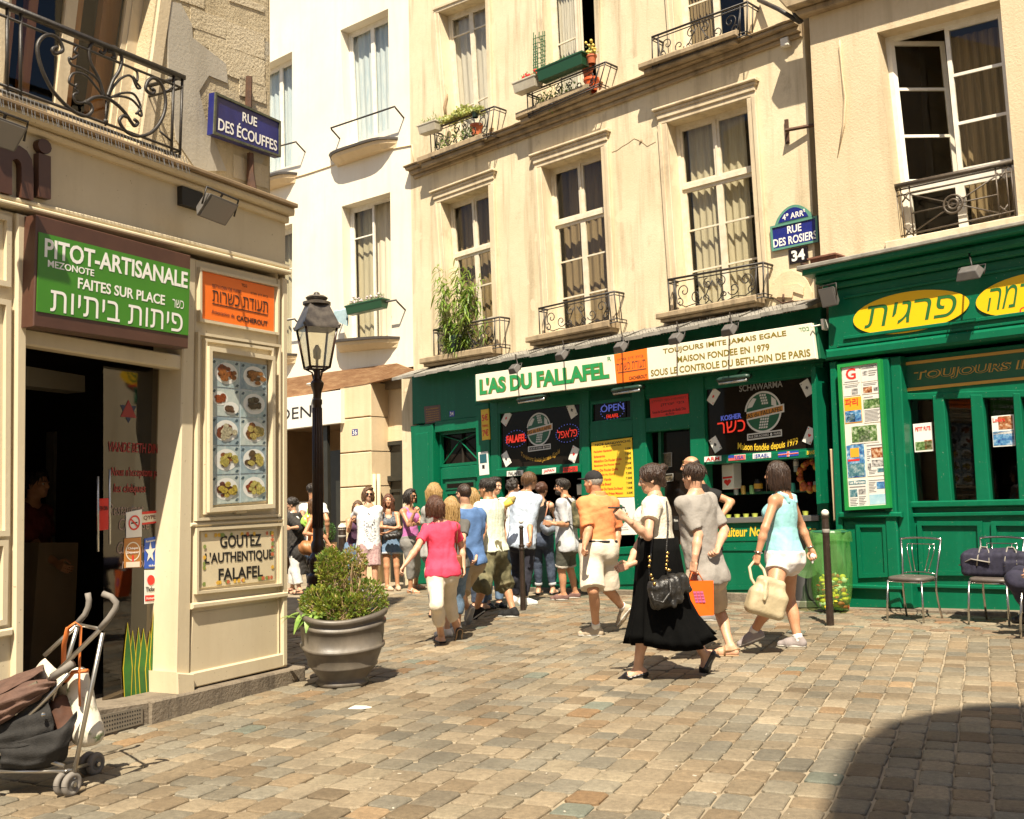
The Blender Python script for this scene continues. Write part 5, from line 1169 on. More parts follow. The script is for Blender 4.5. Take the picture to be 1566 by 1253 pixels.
for c in (((505, 243), (609, 210), (608, 226), (514, 257)), ((514, 523), (612, 515), (610, 532), (517, 540)), ((395, 283), (455, 264), (453, 280), (397, 297)), ((395, 548), (455, 541), (453, 556), (397, 562))):
 q = Q(P36, *c); mb = MB(); n = 14; vs = []
 for d, t in ((.003, 0), (.14, .05), (.26, .45), (.28, .75)):
  for i in range(n+1): s = i/n; e = 1-(abs(2*s-1))**5; vs.append(q.pt(s*(1-.06*(1-t))+.03*(1-t), t, .003+d*e if d > .01 else d))
 mb.add(vs, [(r_*(n+1)+i, r_*(n+1)+i+1, (r_+1)*(n+1)+i+1, (r_+1)*(n+1)+i) for r_ in range(3) for i in range(n)]); k = 3*(n+1)
 mb.add(vs[k:]+[q.pt(i/n, .76, .003) for i in range(n+1)], [(i, i+1, n+2+i, n+1+i) for i in range(n)])
 sl_ = mb.obj('window_sill', M_CREAM2, white, fix=True)
 mb = MB(); vs = []
 for tt in (.77, 1.0):
  for i in range(n+1): s = i/n; e = 1-(abs(2*s-1))**5; vs.append(q.pt(s, tt, .003+.31*e))
  for i in range(n+1): vs.append(q.pt(i/n, tt, .002))
 m_ = n+1
 fs = [(i, i+1, m_*2+i+1, m_*2+i) for i in range(n)]+[(m_+i, m_+i+1, i+1, i) for i in range(n)]+[(3*m_+i, 3*m_+i+1, 2*m_+i+1, 2*m_+i) for i in range(n)]
 mb.add(vs, fs); mb.obj('sill_lip', pm('sill_zinc', (.06, .05, .04), rough=.5), sl_)
for c in (((506, 196), (604, 163)), ((437, 488), (606, 459)), ((396, 232), (453, 217)), ((396, 497), (451, 488))):
 (x0, y0), (x1, y1) = c
 if x0 == 437: x0, y0 = 512, 476
 a, b = P36.p(x0, y0, .24), P36.p(x1, y1, .24); mb = MB()
 dn = np.array([0, 0, -.16]); N_ = P36.N
 mb.tube([a-N_*.24+dn, a-N_*.015+dn*.15, a, b, b-N_*.015+dn*.15, b-N_*.24+dn], .017, 8); mb.obj('window_rail', M_IRON, white, True)
mb = MB(); pts = [(440, 275), (470, 266), (512, 252), (560, 240), (604, 227), (630, 222), (633, 252)]
mb.tube([P36.p(x, y, .012) for x, y in pts], .012, 6); mb.obj('wall_cable', M_CREAM2, white, True)
bp_ = [(380, 600), (440, 579), (500, 570), (560, 562), (608, 556), (634, 566), (636, 577), (600, 578), (560, 588), (521, 594), (480, 602), (440, 609), (380, 622)]
wood = pm('old_timber', (.23, .115, .05), (.36, .215, .105), 3, .85, .8, 14, stretch=(1, 1, 6), c3=(.28, .15, .07))
mb = MB(); mb.poly(P36, [P36.uz(*p) for p in bp_], -.12, .03); mb.obj('timber_beam', wood, white)
mb = MB(); q = Q(P36, (521, 590), (568, 584), (570, 905), (521, 905))
n = 6
for i in range(n): mb.bevslab(q, 0, 1, i/n+.002, (i+1)/n-.003, -.5, .02, .014)
mb.obj('stone_pier', M_CREAM2, white)
mb = MB(); q = Q(P36, (615, 578), (637, 574), (640, 905), (618, 905)); mb.slab(q, 0, 1, 0, 1, -.5, .015); mb.obj('plaster_pier', M_CREAMW, white)
mb = MB(); q = Q(P36, (568, 585), (616, 578), (619, 905), (570, 905), d=-.45); mb.slab(q, -.1, 1.1, .705, 1.05, -.1, 0); mb.obj('recess_wall', M_CREAM2, white)
dq = Q(P36, (586, 677), (618, 674), (622, 905), (590, 905), d=-.45); mb = MB(); mb.frame(dq, .07, -.1, .03); mb.slab(dq, 0, 1, 0, 1, -.08, -.05); mb.slab(dq, 0, 1, .735, .77, -.05, .04); mb.frame(dq.sub(.2, .85, .42, .68), .06, -.049, -.02); mb.frame(dq.sub(.2, .85, .06, .36), .06, -.049, -.02)
mb.obj('street_door', pm('dark_door_paint', (.022, .022, .018), (.03, .03, .024), 4, .35), white)
mb = MB(); q = Q(P36, (566, 700), (590, 700), (592, 905), (572, 905), d=-.45); mb.slab(q, -.1, 1.1, 0, 1.3, -.1, -.02); mb.obj('recess_wall', M_CREAM2, white)
for xx in (572, 579):
 mb = MB(); mb.tube([P36.p(xx, 725, -.02), P36.p(xx+2, 898, -.02)], .035, 10); mb.obj('drain_pipe', M_CREAM2, white, True)
dz = Q(P36, (380, 617), (521, 596.5), (521, 647), (380, 664), d=.12)
sign('shop_sign', 'plain white fascia sign with thin black capitals ending DEN', 'shop sign', dz, .12, pm('fascia_white', (.74, .71, .64), rough=.5), [('DEN', .36, .70, .30, .66, blkp, dict(d=.004))])
mb = MB(); mb.ball(P36.p(478, 588, .3), .13, .13, .03, 12); mb.tube([P36.p(478, 588, .3), P36.p(478, 585, .05)], .012, 6); o = mb.obj('sign_lamp', M_FRAMEW, None, True); tag(o, 'small white dish lamp over the white DEN fascia', 'lamp')
sign('house_number', 'blue house number plate 36 on the stone pier', 'house number', Q(P36, (538, 657), (547, 656), (547, 666), (538, 667), d=.022), .006, navy, [('36', .12, .88, .12, .88, enw, B)])
tanw = pm('tan_wall_paint', (.30, .20, .11), (.24, .16, .085), 2, .8)
rm = MB(); P = P36.pt; a0, a1 = -6.2, P36.uz(521, 700)[0]; zt_ = P36.uz(480, 640)[1]
rm.add([P(a0, -.9, -3), P(a1, -.9, -3), P(a1, zt_, -3), P(a0, zt_, -3), P(a0, -.9, 0), P(a1, -.9, 0), P(a1, zt_, 0), P(a0, zt_, 0)], [(0, 1, 2, 3), (0, 4, 7, 3), (1, 2, 6, 5), (3, 7, 6, 2)]); rm.obj('interior', tanw, white, fix=False)
mb = MB(); q = Q(P36, (440, 730), (490, 727), (490, 800), (440, 800), d=-1.2); mb.slab(q, 0, 1, .0, .45, -.4, 0); mb.obj('shop_counter', M_FRAMEW, white)
mb = MB(); q = Q(P36, (494, 650), (500, 650), (503, 900), (497, 900), d=-.05); mb.slab(q, 0, 1, 0, 1, -.08, .0); q = Q(P36, (503, 760), (520, 758), (521, 775), (504, 777), d=-.8); mb.slab(q, 0, 1, 0, 1, -.3, 0); mb.obj('door_frame', MATS['dark_door_paint'], white)
mb = MB(); q = Q(P36, (504, 690), (521, 688), (521, 900), (504, 900), d=-.5); mb.slab(q, 0, 1, 0, 1, -.05, 0); mb.obj('dark_door', MATS['dark_door_paint'], white)
# --- right house with the green restaurant front
uz0 = PZ.uz(1270, 700)[0]; uz1 = PZ.uz(1640, 600)[0]+1.2
tan_h = thing('tan_house', 'tan rendered house with the open window, right of the street name plate', 'house', PZ.pt((uz0+uz1)/2, 0, 0))
qR = Q(PZ, (1341, 50), (1529, 0), (1558, 339), (1376, 372)); ztop = PZ.uz(1300, 420)[1]
wall(PZ, [(uz0, ztop-.25), (uz1, ztop-.25), (uz1, ZT), (uz0, ZT)], [qR], 0, .42, 'front_wall', M_RIGHT, tan_h, raw=True)
shell(PZ, uz0, uz1, -1, ZT, -.42, -6, tan_h, M_RIGHT, 'side_wall')
rm = MB(); rm.add([PZ.pt(u, z, d) for d in (-3.2, -.44) for u, z in ((uz0+.1, ztop+.3), (uz1-.1, ztop+.3), (uz1-.1, 9.0), (uz0+.1, 9.0))], [(0, 1, 2, 3), (0, 4, 7, 3), (1, 2, 6, 5), (3, 7, 6, 2), (0, 1, 5, 4)]); rm.obj('room', M_ROOM, tan_h, fix=False)
mb = MB(); ug = PZ.uz(1637, 700)[0]; mb.hexa([PZ.pt(u, z, d) for d in (-.4, .01) for u, z in ((ug, -1), (uz1, -1), (uz1, ztop-.26), (ug, ztop-.26))]); mb.obj('ground_floor_wall', M_RIGHT, tan_h)
qRu, qRl = qR.sub(0, 1, .27, 1), qR.sub(0, 1, 0, .27)
casement(qRu, tan_h, M_FRAMEW, M_GLASS, bars=(.33, .66), rec=.22, curtain=M_CURTT, curt_s=(.40, 1.), cd=.5, leaf_open=(40, 0), bt=.035)
casement(qRl, tan_h, M_FRAMEW, M_GLASS, bars=(), rec=.22, curtain=M_CURTT, curt_s=(.5, 1.), cd=.3)
mb = MB(); qg = Q(PZ, (1366, 286), (1549, 247), (1557, 330), (1374, 371), d=-.05); mb2 = MB()
a = .0
for t in (.0, .10, .82, .92): mb.tube([qg.pt(.02, t), qg.pt(.98, t)], .010, 6)
mb.slab(qg, 0, 1, .96, 1.03, -.05, .03)
for s in (.02, .06, .14, .86, .94, .98): mb.tube([qg.pt(s, 0), qg.pt(s, .95)], .009, 6)
for a, b in (((.14, .12), (.86, .80)), ((.14, .80), (.86, .12)), ((.14, .46), (.86, .46))): mb.tube([qg.pt(*a), qg.pt(*b)], .009, 6)
for r_ in (.045, .085): mb.tube([qg.pt(.5+r_*math.cos(x)/1.0*qg.h/qg.w*1.9, .46+r_*1.9*math.sin(x), .01) for x in np.linspace(0, 2*math.pi, 20)], .014, 6, caps=False)
for cx in (.10, .90):
 for cy in (.16, .77):
  for dx, dy in ((1, 1), (1, -1)): mb.tube([qg.pt(cx-.032*dx, cy-.08*dy), qg.pt(cx+.032*dx, cy+.08*dy)], .010, 6)
  mb.ball(qg.pt(cx, cy), .02, n=8)
mb.obj('window_guard', pm('bronze_iron', (.10, .075, .05), (.06, .045, .03), 20, .5), tan_h, True)
mb = MB(); q = Q(PZ, (1355, 371), (1566, 330), (1566, 345), (1357, 386)); mb.bevslab(q, 0, 1.3, 0, 1, -.4, .05, .01); mb.obj('window_sill', M_TRIM, tan_h)
mb = MB(); q = Q(PZ, (1213, 14), (1560, -95), (1560, -75), (1228, 30)); mb.bevslab(q, -.01, 1.2, .55, 1.4, .003, .24, .02); mb.bevslab(q, 0, 1.2, 0, .55, .003, .12, .02); mb.obj('string_course', M_TRIMD, tan_h)
mb = MB(); mb.tube([PZ.p(1284, 62, .0), PZ.p(1284, 75, .006), PZ.p(1287, 110, .006), PZ.p(1292, 150, .008), PZ.p(1290, 190, .006), PZ.p(1281, 240, .002)], [.012, .035, .022, .045, .04, .01], 8, flat=.4); mb.obj('plaster_scar', M_CREAM2, tan_h, True)
# ---- its restaurant front
rest = thing('restaurant_front', 'green restaurant front with yellow ovals of Hebrew lettering', 'shopfront', PZ.pt((uz0+uz1)/2, gz(*PZ.pt(uz0, 0)[:2]), 0))
def zq(a, b, c, d_, dd=0.): return Q(PZ, a, b, c, d_, dd)
Wb = MB()
def zband(c, d0, d1, bv=.012): Wb.bevslab(zq(*c), 0, 1, 0, 1, d0, d1, bv)
X = 1640
def L_(x, y0, sl): return (x, y0+sl*(x-1270))
c1, c2, c3, c4, c5 = (416, -.197), (442, -.180), (536, -.128), (552, -.120), (563, -.118)
def strip(ca, cb, x0, x1, d0, d1, bv=.012): zband(((x0, ca[0]+ca[1]*(x0-1270)), (x1, ca[0]+ca[1]*(x1-1270)), (x1, cb[0]+cb[1]*(x1-1270)), (x0, cb[0]+cb[1]*(x0-1270))), d0, d1, bv)
strip((411, -.2), (423, -.193), 1246, X, -.2, .34, .02); strip((423, -.193), (436, -.184), 1258, X, -.2, .22, .03); strip((436, -.184), (446, -.179), 1264, X, -.2, .13, .02)
strip((446, -.179), c3, 1270, X, -.3, .06); strip(c3, c4, 1268, X, -.3, .12, .03)
strip((459, -.172), (463, -.170), 1295, X, .061, .09, .006); strip((519, -.137), (524, -.134), 1295, X, .061, .09, .006); strip((530, -.131), (534, -.13), 1285, X, .061, .085, .005)
zband(((1271, 555), (1281, 553), (1296, 928), (1285, 929)), -.3, .05); zband(((1276, 556), (1345, 547), (1364, 800), (1288, 800)), -.3, .02)
zband(((1345, 549), (1362, 547), (1382, 929), (1364, 929)), -.3, .07); zband(((1362, 547), (1378, 545), (1398, 930), (1382, 930)), -.3, .03)
zband(((1288, 783), (1384, 783), (1384, 791), (1288, 792)), .0, .10, .015); zband(((1290, 792), (1384, 790), (1390, 930), (1297, 930)), -.3, .02)
q = zq((1311, 800), (1358, 800), (1362, 882), (1316, 884)); Wb.frame(q, .05, .021, .05)
zband(((1294, 893), (1386, 896), (1386, 902), (1294, 899)), .0, .09, .012)
dd = -.14
def wq(a, b, c, d_): return Q(PZ, a, b, c, d_, dd)
def wband(c, d0, d1, bv=.008): Wb.bevslab(wq(*c), 0, 1, 0, 1, d0, d1, bv)
wband(((1370, 548), (X, 517), (X, 602), (1378, 606)), -.1, .0)
for x0, x1, y0 in ((1376, 1387, 606), (1427, 1444, 605), (1485, 1503, 604), (1550, 1561, 602)):
 wband(((x0, y0), (x1, y0), (x1+14, 772), (x0+10, 773)), -.1, .03)
wband(((1384, 602), (X, 594), (X, 606), (1386, 612)), -.1, .02); wband(((1390, 767), (X, 762), (X, 772), (1390, 777)), -.1, .07, .012)
wband(((1390, 777), (X, 772), (X, 951), (1396, 932)), -.1, .0)
for c in (((1404, 797), (1503, 797), (1506, 880), (1408, 880)), ((1517, 797), (1620, 797), (1624, 884), (1520, 880))): Wb.frame(wq(*c), .05, .001, .035)
wband(((1392, 785), (X, 780), (X, 787), (1392, 791)), .0, .04); wband(((1393, 893), (X, 899), (X, 905), (1393, 898)), .0, .03)
Wb.obj('joinery', M_GREEN, rest)
gl = MB(); gl.slab(wq((1384, 606), (X, 598), (X, 768), (1392, 772)), 0, 1, 0, 1, -.06, -.05); gl.obj('window_pane', M_GLASSD, rest)
rm = MB(); zr = PZ.uz(1500, 560)[1]; uq = PZ.uz(1383, 700)[0]
rm.add([PZ.pt(u, z, d) for d in (-3.0, -.25) for u, z in ((uq, -.3), (uz1, -.3), (uz1, zr), (uq, zr))], [(0, 1, 2, 3), (0, 4, 7, 3), (1, 2, 6, 5), (3, 7, 6, 2), (0, 1, 5, 4)]); rm.obj('interior', M_DARK, rest, fix=False)
mb = MB()
for px in (1470, 1530): mb.slab(Q(PZ, (px, 680), (px+34, 679), (px+38, 740), (px+4, 741), d=-2.4), 0, 1, 0, 1, -.1, 0)
mb.obj('wall_board', pm('board_brown', (.09, .065, .035), rough=.7), rest)
kb = MB(); q = Q(PZ, (1283, 928), (X, 938), (X, 962), (1283, 941)); kb.bevslab(q, 0, 1, 0, 1, -.3, .08, .012); kb.obj('stone_kerb', M_PLINTH, rest)
zn = MB(); strip_q = zq((1240, 414), (X, 335), (X, 341), (1240, 421)); zn.bevslab(strip_q, 0, 1, 0, 1, .003, .37, .01); zn.obj('zinc_flashing', M_ZINC, rest)
mb = MB(); q = zq((1252, 402), (1291, 394), (1292, 402), (1253, 410)); mb.slab(q, 0, 1, 0, 1, .003, .22); mb.slab(q, -.05, 1.05, 1.0, 1.3, .003, .26); mb.obj('brick_stub', pm('brick_red', (.20, .085, .05), (.13, .055, .035), 20, .9, .6, 30), rest)
for c, s_, a, lab in (((1394, 477), 'פרגית', (88.5, -12.7, 2, -31.5), 'whole yellow oval sign with green Hebrew lettering on the restaurant fascia'), ((1583, 448), 'שווארמה', (90, -15, 2.5, -32), 'yellow oval sign cut by the right edge of the photo')):
 ax, ay, bx, by = a; q = Q(PZ, (c[0]-ax+bx, c[1]-ay+by), (c[0]+ax+bx, c[1]+ay+by), (c[0]+ax-bx, c[1]+ay-by), (c[0]-ax-bx, c[1]-ay-by), d=.066)
 t = thing('oval_sign', lab, 'sign', q.pt(.5, 0), 'yellow oval signs on the restaurant fascia')
 mb = MB(); n = 48; v = [q.pt(.5+.5*math.cos(x), .5+.5*math.sin(x), dd_) for dd_ in (0, .012) for x in np.linspace(0, 2*math.pi, n, endpoint=False)]
 mb.add(v, [tuple(range(n, 2*n))]+[(i, (i+1) % n, n+(i+1) % n, n+i) for i in range(n)]); mb.obj('board', pm('sun_yellow', (.85, .50, .005), rough=.4), t)
 mb = MB(); text(mb, heb(s_), q, .11, .90, .24, .78, d=.013, bold=.015, shear=.12); mb.obj('lettering', pm('oval_green', (.02, .13, .03), rough=.4), t, fix=False)
 if 'cut' in lab: mb = MB(); text(mb, 'CHAWARMA', q, .40, .9, .05, .2, d=.013, bold=.03); mb.obj('red_lettering', redp, t, fix=False)
tb = Q(PZ, (1380, 555), (1640, 525), (1640, 574), (1384, 599), d=dd+.002)
sign('painted_board', 'dark green board with gold outlined lettering over the restaurant windows', 'sign', tb, .003, M_GREEND, [('TOUJOURS IMITÉ', .07, .985, .28, .72, MATS.get('gold_line') or pm('gold_line', (.55, .30, .05), rough=.45), dict(bold=.075, shear=.15, d=.002)), ('TOUJOURS IMITÉ', .072, .987, .285, .725, M_GREEND, dict(bold=.0, shear=.15, d=.006))], frame=pm('gold_line', (.42, .22, .035), rough=.45), fwd=.035)
flood('grey floodlight between the two yellow ovals', PZ.p(1484, 422, .42), -PZ.N*.6-np.array([0, 0, .8]), .26, .20, arm=PZ.p(1484, 422, .2)+np.array([0, 0, .25])); flood('pale floodlight at the left corner of the restaurant cornice', PZ.p(1266, 455, .3), PZ.N*.9-np.array([0, 0, .3])-PZ.U*.2, .24, .24, arm=PZ.p(1272, 440, .1))
mb = MB(); q = zq((1262, 490), (1266, 489), (1268, 505), (1264, 506)); mb.slab(q, 0, 1, 0, 1, .003, .12); mb.tube([q.pt(.5, .5, .1), q.pt(-2, .3, .25)], .01, 6); tag(mb.obj('hook_bracket', M_FRAMEW, None), 'small white hook bracket at the corner between the green fronts', 'bracket')
mc = Q(PZ, (1280, 558), (1346, 549), (1361, 777), (1292, 781), d=.14)
cs = thing('display_case', 'green framed case full of press cuttings on the restaurant pilaster', 'display case', mc.pt(.5, 0))
mb = MB(); mb.slab(mc, 0, 1, 0, 1, -.11, -.03); mb.frame(mc, .04, -.03, .0); mb.obj('case_frame', pm('bright_green_paint', (.012, .22, .045), (.016, .26, .055), 4, .4), cs)
mb = MB(); mb.slab(mc, .08, .92, .02, .98, -.029, -.024); mb.obj('backing_sheet', wht2, cs)
ph = [pm('photo_teal', (.02, .10, .14), (.35, .42, .42), 22, .35, c3=(.10, .22, .25)), pm('photo_green', (.02, .05, .02), (.45, .50, .35), 26, .35, c3=(.12, .22, .06)), pm('photo_grey', (.04, .04, .04), (.55, .53, .50), 30, .35), pm('photo_warm', (.10, .02, .01), (.60, .45, .30), 24, .35, c3=(.35, .12, .04)), pm('photo_blue', (.02, .05, .22), (.45, .55, .65), 18, .35, c3=(.08, .25, .45))]
newsm = pm('newsprint', (.62, .60, .55), (.72, .70, .64), 40, .6)
def cutting(s0, s1, t0, t1, parts, nm='cutting'):
 q = mc.sub(s0, s1, t0, t1, -.022); mb = MB(); mb.slab(q, 0, 1, 0, 1, 0, .003); c_ = mb.obj(nm, parts.get('paper', newsm), cs)
 for a, m in parts.get('blocks', []): mb = MB(); mb.slab(q, *a, .003, .005); mb.obj('picture', m, c_)
 for a in parts.get('lines', []):
  mb = MB(); s0_, s1_, t0_, t1_, nl = a
  for i in range(nl): y = t1_-(t1_-t0_)*(i+.5)/nl; mb.slab(q, s0_, s1_-.06*((i*7) % 3), y-.25*(t1_-t0_)/nl, y+.2*(t1_-t0_)/nl, .003, .0045)
  mb.obj('text_lines', pm('faded_ink', (.20, .19, .18), rough=.6), c_)
 for s, a, m in parts.get('words', []): mb = MB(); text(mb, s, q, *a, d=.005, th=.001, bold=.03); mb.obj('lettering', m, c_, fix=False)
cutting(.10, .49, .86, .97, dict(words=[('G', (.2, .8, .25, .95), redp)], blocks=[((.5, .68, .5, .62), ph[2])], lines=[(.1, .9, .05, .18, 1)]))
cutting(.53, .91, .86, .97, dict(blocks=[((.05, .95, .8, .97), ph[2]), ((.1, .4, .4, .65), ph[2])], lines=[(.45, .95, .3, .7, 3)]))
cutting(.10, .49, .775, .855, dict(blocks=[((.5, .85, .1, .6), ph[2])], lines=[(.1, .9, .7, .95, 2)]))
cutting(.53, .91, .775, .855, dict(blocks=[((.08, .6, .1, .6), ph[3]), ((.7, .95, .2, .5), ph[2])], lines=[(.1, .9, .7, .95, 2)]))
cutting(.10, .50, .59, .765, dict(paper=pm('cover_orange', (.85, .36, .02), rough=.4), blocks=[((.03, .97, .03, .48), ph[4]), ((.1, .6, .05, .35), ph[1])], words=[('파리', (.06, .8, .66, .96), redp)]))
cutting(.54, .92, .58, .765, dict(blocks=[((.02, .98, .52, .86), ph[1])], lines=[(.05, .95, .04, .48, 9), (.05, .6, .9, .97, 1)]))
cutting(.20, .85, .445, .57, dict(blocks=[((.06, .94, .08, .95), ph[1]), ((.3, .7, .1, .7), ph[2])]))
cutting(.10, .50, .22, .44, dict(paper=ph[4], blocks=[((.2, .7, .62, .9), pm('cover_amber', (.75, .36, .03), rough=.4)), ((.05, .95, .04, .42), ph[0]), ((.05, .7, .5, .56), redp)]))
cutting(.54, .92, .22, .44, dict(blocks=[((.3, .95, .55, .86), ph[3]), ((.3, .95, .28, .48), ph[2]), ((.05, .25, .2, .4), ph[2]), ((.6, .95, .1, .22), ph[0])], lines=[(.05, .28, .45, .85, 6), (.1, .55, .05, .2, 3), (.05, .95, .9, .97, 1)]))
cutting(.10, .50, .02, .20, dict(blocks=[((.02, .98, .84, .99), ph[0]), ((.05, .48, .38, .66), ph[0]), ((.55, .95, .46, .66), ph[2])], lines=[(.05, .95, .70, .80, 1), (.05, .48, .04, .34, 5), (.55, .95, .04, .4, 6)], words=[('Le Parisien', (.08, .92, .87, .97), wht)]))
cutting(.54, .92, .02, .20, dict(blocks=[((.5, .95, .62, .88), ph[4]), ((.04, .98, .06, .42), pm('sky_picture', (.25, .48, .58), (.45, .62, .68), 8, .4))], lines=[(.05, .45, .5, .9, 7), (.05, .95, .92, .98, 1)]))
for c, lab, bl, wd in ((((1396, 649), (1425, 646), (1428, 690), (1399, 692)), 'white flyer with red title on the left restaurant window', [((.06, .94, .06, .36), ph[1]), ((.55, .95, .08, .4), ph[3])], ('PETIT FUTE', (.12, .92, .74, .88), redp)),
                       (((1516, 637), (1550, 634), (1553, 682), (1519, 684)), 'glossy magazine cover on the right restaurant window', [((.03, .97, .04, .5), ph[4]), ((.3, .95, .55, .97), ph[3]), ((.05, .95, .40, .48), wht)], ('Loisirs', (.06, .6, .80, .94), redp))):
 q = Q(PZ, *c, d=dd-.045); mbs = [('picture', MB(), m) for _, m in bl]
 for (a, m), (_, mb, _) in zip(bl, mbs): mb.slab(q, *a, .001, .002)
 sign('poster', lab, 'poster', q, .003, wht, [(*([wd[0]]+list(wd[1])), wd[2], dict(bold=.03, d=.003))], extra=mbs)
# --- corner house at the left with the pita shop
corner = thing('corner_house', 'old stone corner house above the cream painted pita shop', 'house', PL.pt(1.5, 0, 0))
DS = -.28
uc = PL.uz(413, 300, DS)[0]; ucs = PL.uz(437, 700)[0]; zled = PL.uz(437, 335)[1]
ul0 = -5.0
qb = Q(PL, (24, -150), (251, -70), (211, 222), (2, 150), d=DS)
wall(PL, [(ul0, zled-.2), (uc, zled-.2), (uc-.05, ZT-4.5), (ul0, ZT-4.5)], [qb], DS, .30, 'stone_wall', M_STONE, corner, raw=True)
shell(PL, ul0, uc, -.6, ZT-4.5, DS, DS-6, corner, M_STONE, 'side_wall')
mb = MB(); rs = np.random.RandomState(6)
for (x0, y0, x1, y1, d) in ((262, -20, 312, 14, .007), (290, 10, 345, 60, .009), (345, 32, 404, 92, .008), (318, 62, 404, 135, .009), (296, 40, 350, 85, .006), (350, -10, 404, 20, .007), (365, 118, 406, 160, .009), (268, -60, 340, -10, .009), (345, -60, 402, -10, .007), (356, 236, 410, 290, .007), (262, 215, 330, 272, .005)):
 q = Q(PL, (x0, y0), (x1, y0+(x1-x0)*.36), (x1, y1), (x0, y1-(x1-x0)*.34), d=DS)
 n = 10; pts = []
 for k in range(4):
  for i in range(n):
   t = i/n; a = [(t, 0), (1, t), (1-t, 1), (0, 1-t)][k]; pts.append(q.uz(min(1, max(0, a[0]+rs.uniform(-.02, .02))), min(1, max(0, a[1]+rs.uniform(-.03, .03)))))
 mb.poly(PL, pts, DS+.002, DS+d)
mb2 = MB(); mb2.poly(PL, [PL.uz(*p, DS) for p in ((254, 2), (275, 6), (292, 38), (293, 58), (344, 98), (347, 128), (318, 116), (303, 140), (312, 180), (326, 215), (345, 262), (300, 262), (268, 215), (256, 110))], DS+.002, DS+.012); mb2.obj('plaster_patch', wall_mat('grey_plaster', (.46, .42, .35), (.38, .345, .28), (.27, .235, .18), streak=.5, bump=.25), corner)
mb.obj('stone_blocks', wall_mat('pale_block', (.58, .50, .36), (.50, .42, .28), (.32, .26, .17), streak=.3, bump=1.), corner, bevel=.008)
w_ = casement(qb, corner, M_TRIM, M_GLASS, bars=(), rec=.16, leaves=2, fw=.10); rm = MB(); cc = [qb.uz(-.1, -.1), qb.uz(1.1, -.1), qb.uz(1.1, 1.1), qb.uz(-.1, 1.1)]
rm.add([PL.pt(c[0], c[1], d) for d in (DS-2, DS-.31) for c in cc], [(0, 1, 2, 3), (0, 4, 7, 3), (1, 2, 6, 5), (3, 7, 6, 2), (0, 1, 5, 4)]); rm.obj('room', M_DARK, corner, fix=False)
mb = MB(); orw = pm('varnished_wood', (.34, .12, .025), (.45, .18, .04), 5, .35, 0, 30, stretch=(6, 6, .5))
for s0, s1 in ((.12, .22), (.30, .36), (.62, .66), (.80, .93)): mb.slab(qb, s0, s1, .02, .98, -.36, -.30)
mb.obj('inner_shutters', orw, corner)
mb = MB(); mb.bevslab(qb, 1.0, 1.10, 0, 1, -.02, .02, .01); mb.bevslab(qb, -.1, 0, 0, 1, -.02, .02, .01); mb.obj('window_surround', M_TRIM, corner)
bs = MB(); q = Q(PL, (-30, 134), (282, 245), (281, 262), (-30, 150), d=DS+.39); bs.bevslab(q, 0, 1, 0, 1, -.387, 0, .02); bs.obj('balcony_slab', M_TRIMD, corner)
qr = Q(PL, (-14, -2), (279, 118), (275, 240), (-14, 133), d=DS+.36)
mb = MB()
mb.slab(qr, -.01, 1.01, .965, 1.02, -.03, .02)
for t in (.86, .07): mb.tube([qr.pt(0, t, -.36), qr.pt(0, t), qr.pt(1, t), qr.pt(1, t, -.36)], .010, 6)
mb.tube([qr.pt(1, 1, 0), qr.pt(1, 1, -.36)], .016, 8); mb.tube([qr.pt(0, 0), qr.pt(1, 0)], .012, 6)
for s in (.07, .13, .945, 1.0): mb.tube([qr.pt(s, 0), qr.pt(s, .98)], .011, 6)
mb.tube([qr.pt(.945, .83), qr.pt(.90, .74)], .008, 6); mb.tube([qr.pt(.945, .15), qr.pt(.87, .22)], .008, 6)
def pl_(pts, r=.010, d=0):
 P = [np.array(p, float)/2.983 for p in pts]; out = []
 for i in range(len(P)-1):
  p0, p1, p2, p3 = P[max(i-1, 0)], P[i], P[i+1], P[min(i+2, len(P)-1)]
  for t in np.linspace(0, 1, 7, endpoint=False): out.append(.5*((2*p1)+(-p0+p2)*t+(2*p0-5*p1+4*p2-p3)*t*t+(-p0+3*p1-3*p2+p3)*t**3))
 out.append(P[-1]); mb.tube([PL.p(p[0], p[1], DS+.36+d) for p in out], r, 6)
pl_([(262, 215), (240, 225), (250, 245), (285, 230), (270, 185), (235, 160), (195, 170), (170, 215), (185, 300), (225, 390), (270, 450), (330, 505), (390, 530), (420, 505), (410, 475), (385, 470)], .013)
pl_([(690, 405), (705, 415), (690, 430), (665, 405), (680, 365), (710, 360), (745, 405), (755, 480), (735, 550), (690, 605), (630, 622), (575, 600), (545, 555), (560, 530), (580, 535)], .013)
pl_([(390, 470), (430, 445), (480, 445), (530, 475), (570, 515), (600, 560), (615, 575), (628, 560), (612, 545)], .013)
pl_([(455, 235), (470, 245), (480, 225), (455, 195), (425, 195), (405, 230), (415, 290), (450, 360), (475, 440)], .012)
pl_([(510, 265), (522, 262), (515, 240), (495, 235), (500, 215), (530, 220), (555, 265), (545, 320), (515, 370), (490, 440)], .012)
for sx, (cx, cy) in ((1, (0, 0)),):
 pl_([(350, 215), (340, 235), (355, 250), (330, 270), (315, 265), (325, 295), (375, 315), (430, 350), (465, 400), (475, 440)], .009)
 pl_([(350, 385), (340, 405), (355, 420), (335, 435), (345, 465), (375, 470), (395, 460)], .009); pl_([(345, 395), (315, 375), (335, 335), (390, 345), (440, 400), (470, 440)], .009)
 pl_([(600, 310), (625, 330), (625, 370), (605, 350), (625, 400), (640, 400), (620, 375), (590, 345), (550, 360), (515, 400), (495, 440)], .009)
 pl_([(620, 520), (635, 505), (640, 480), (610, 430), (560, 425), (515, 440)], .009); pl_([(625, 515), (645, 530), (640, 500), (600, 455), (550, 440), (500, 445)], .009)
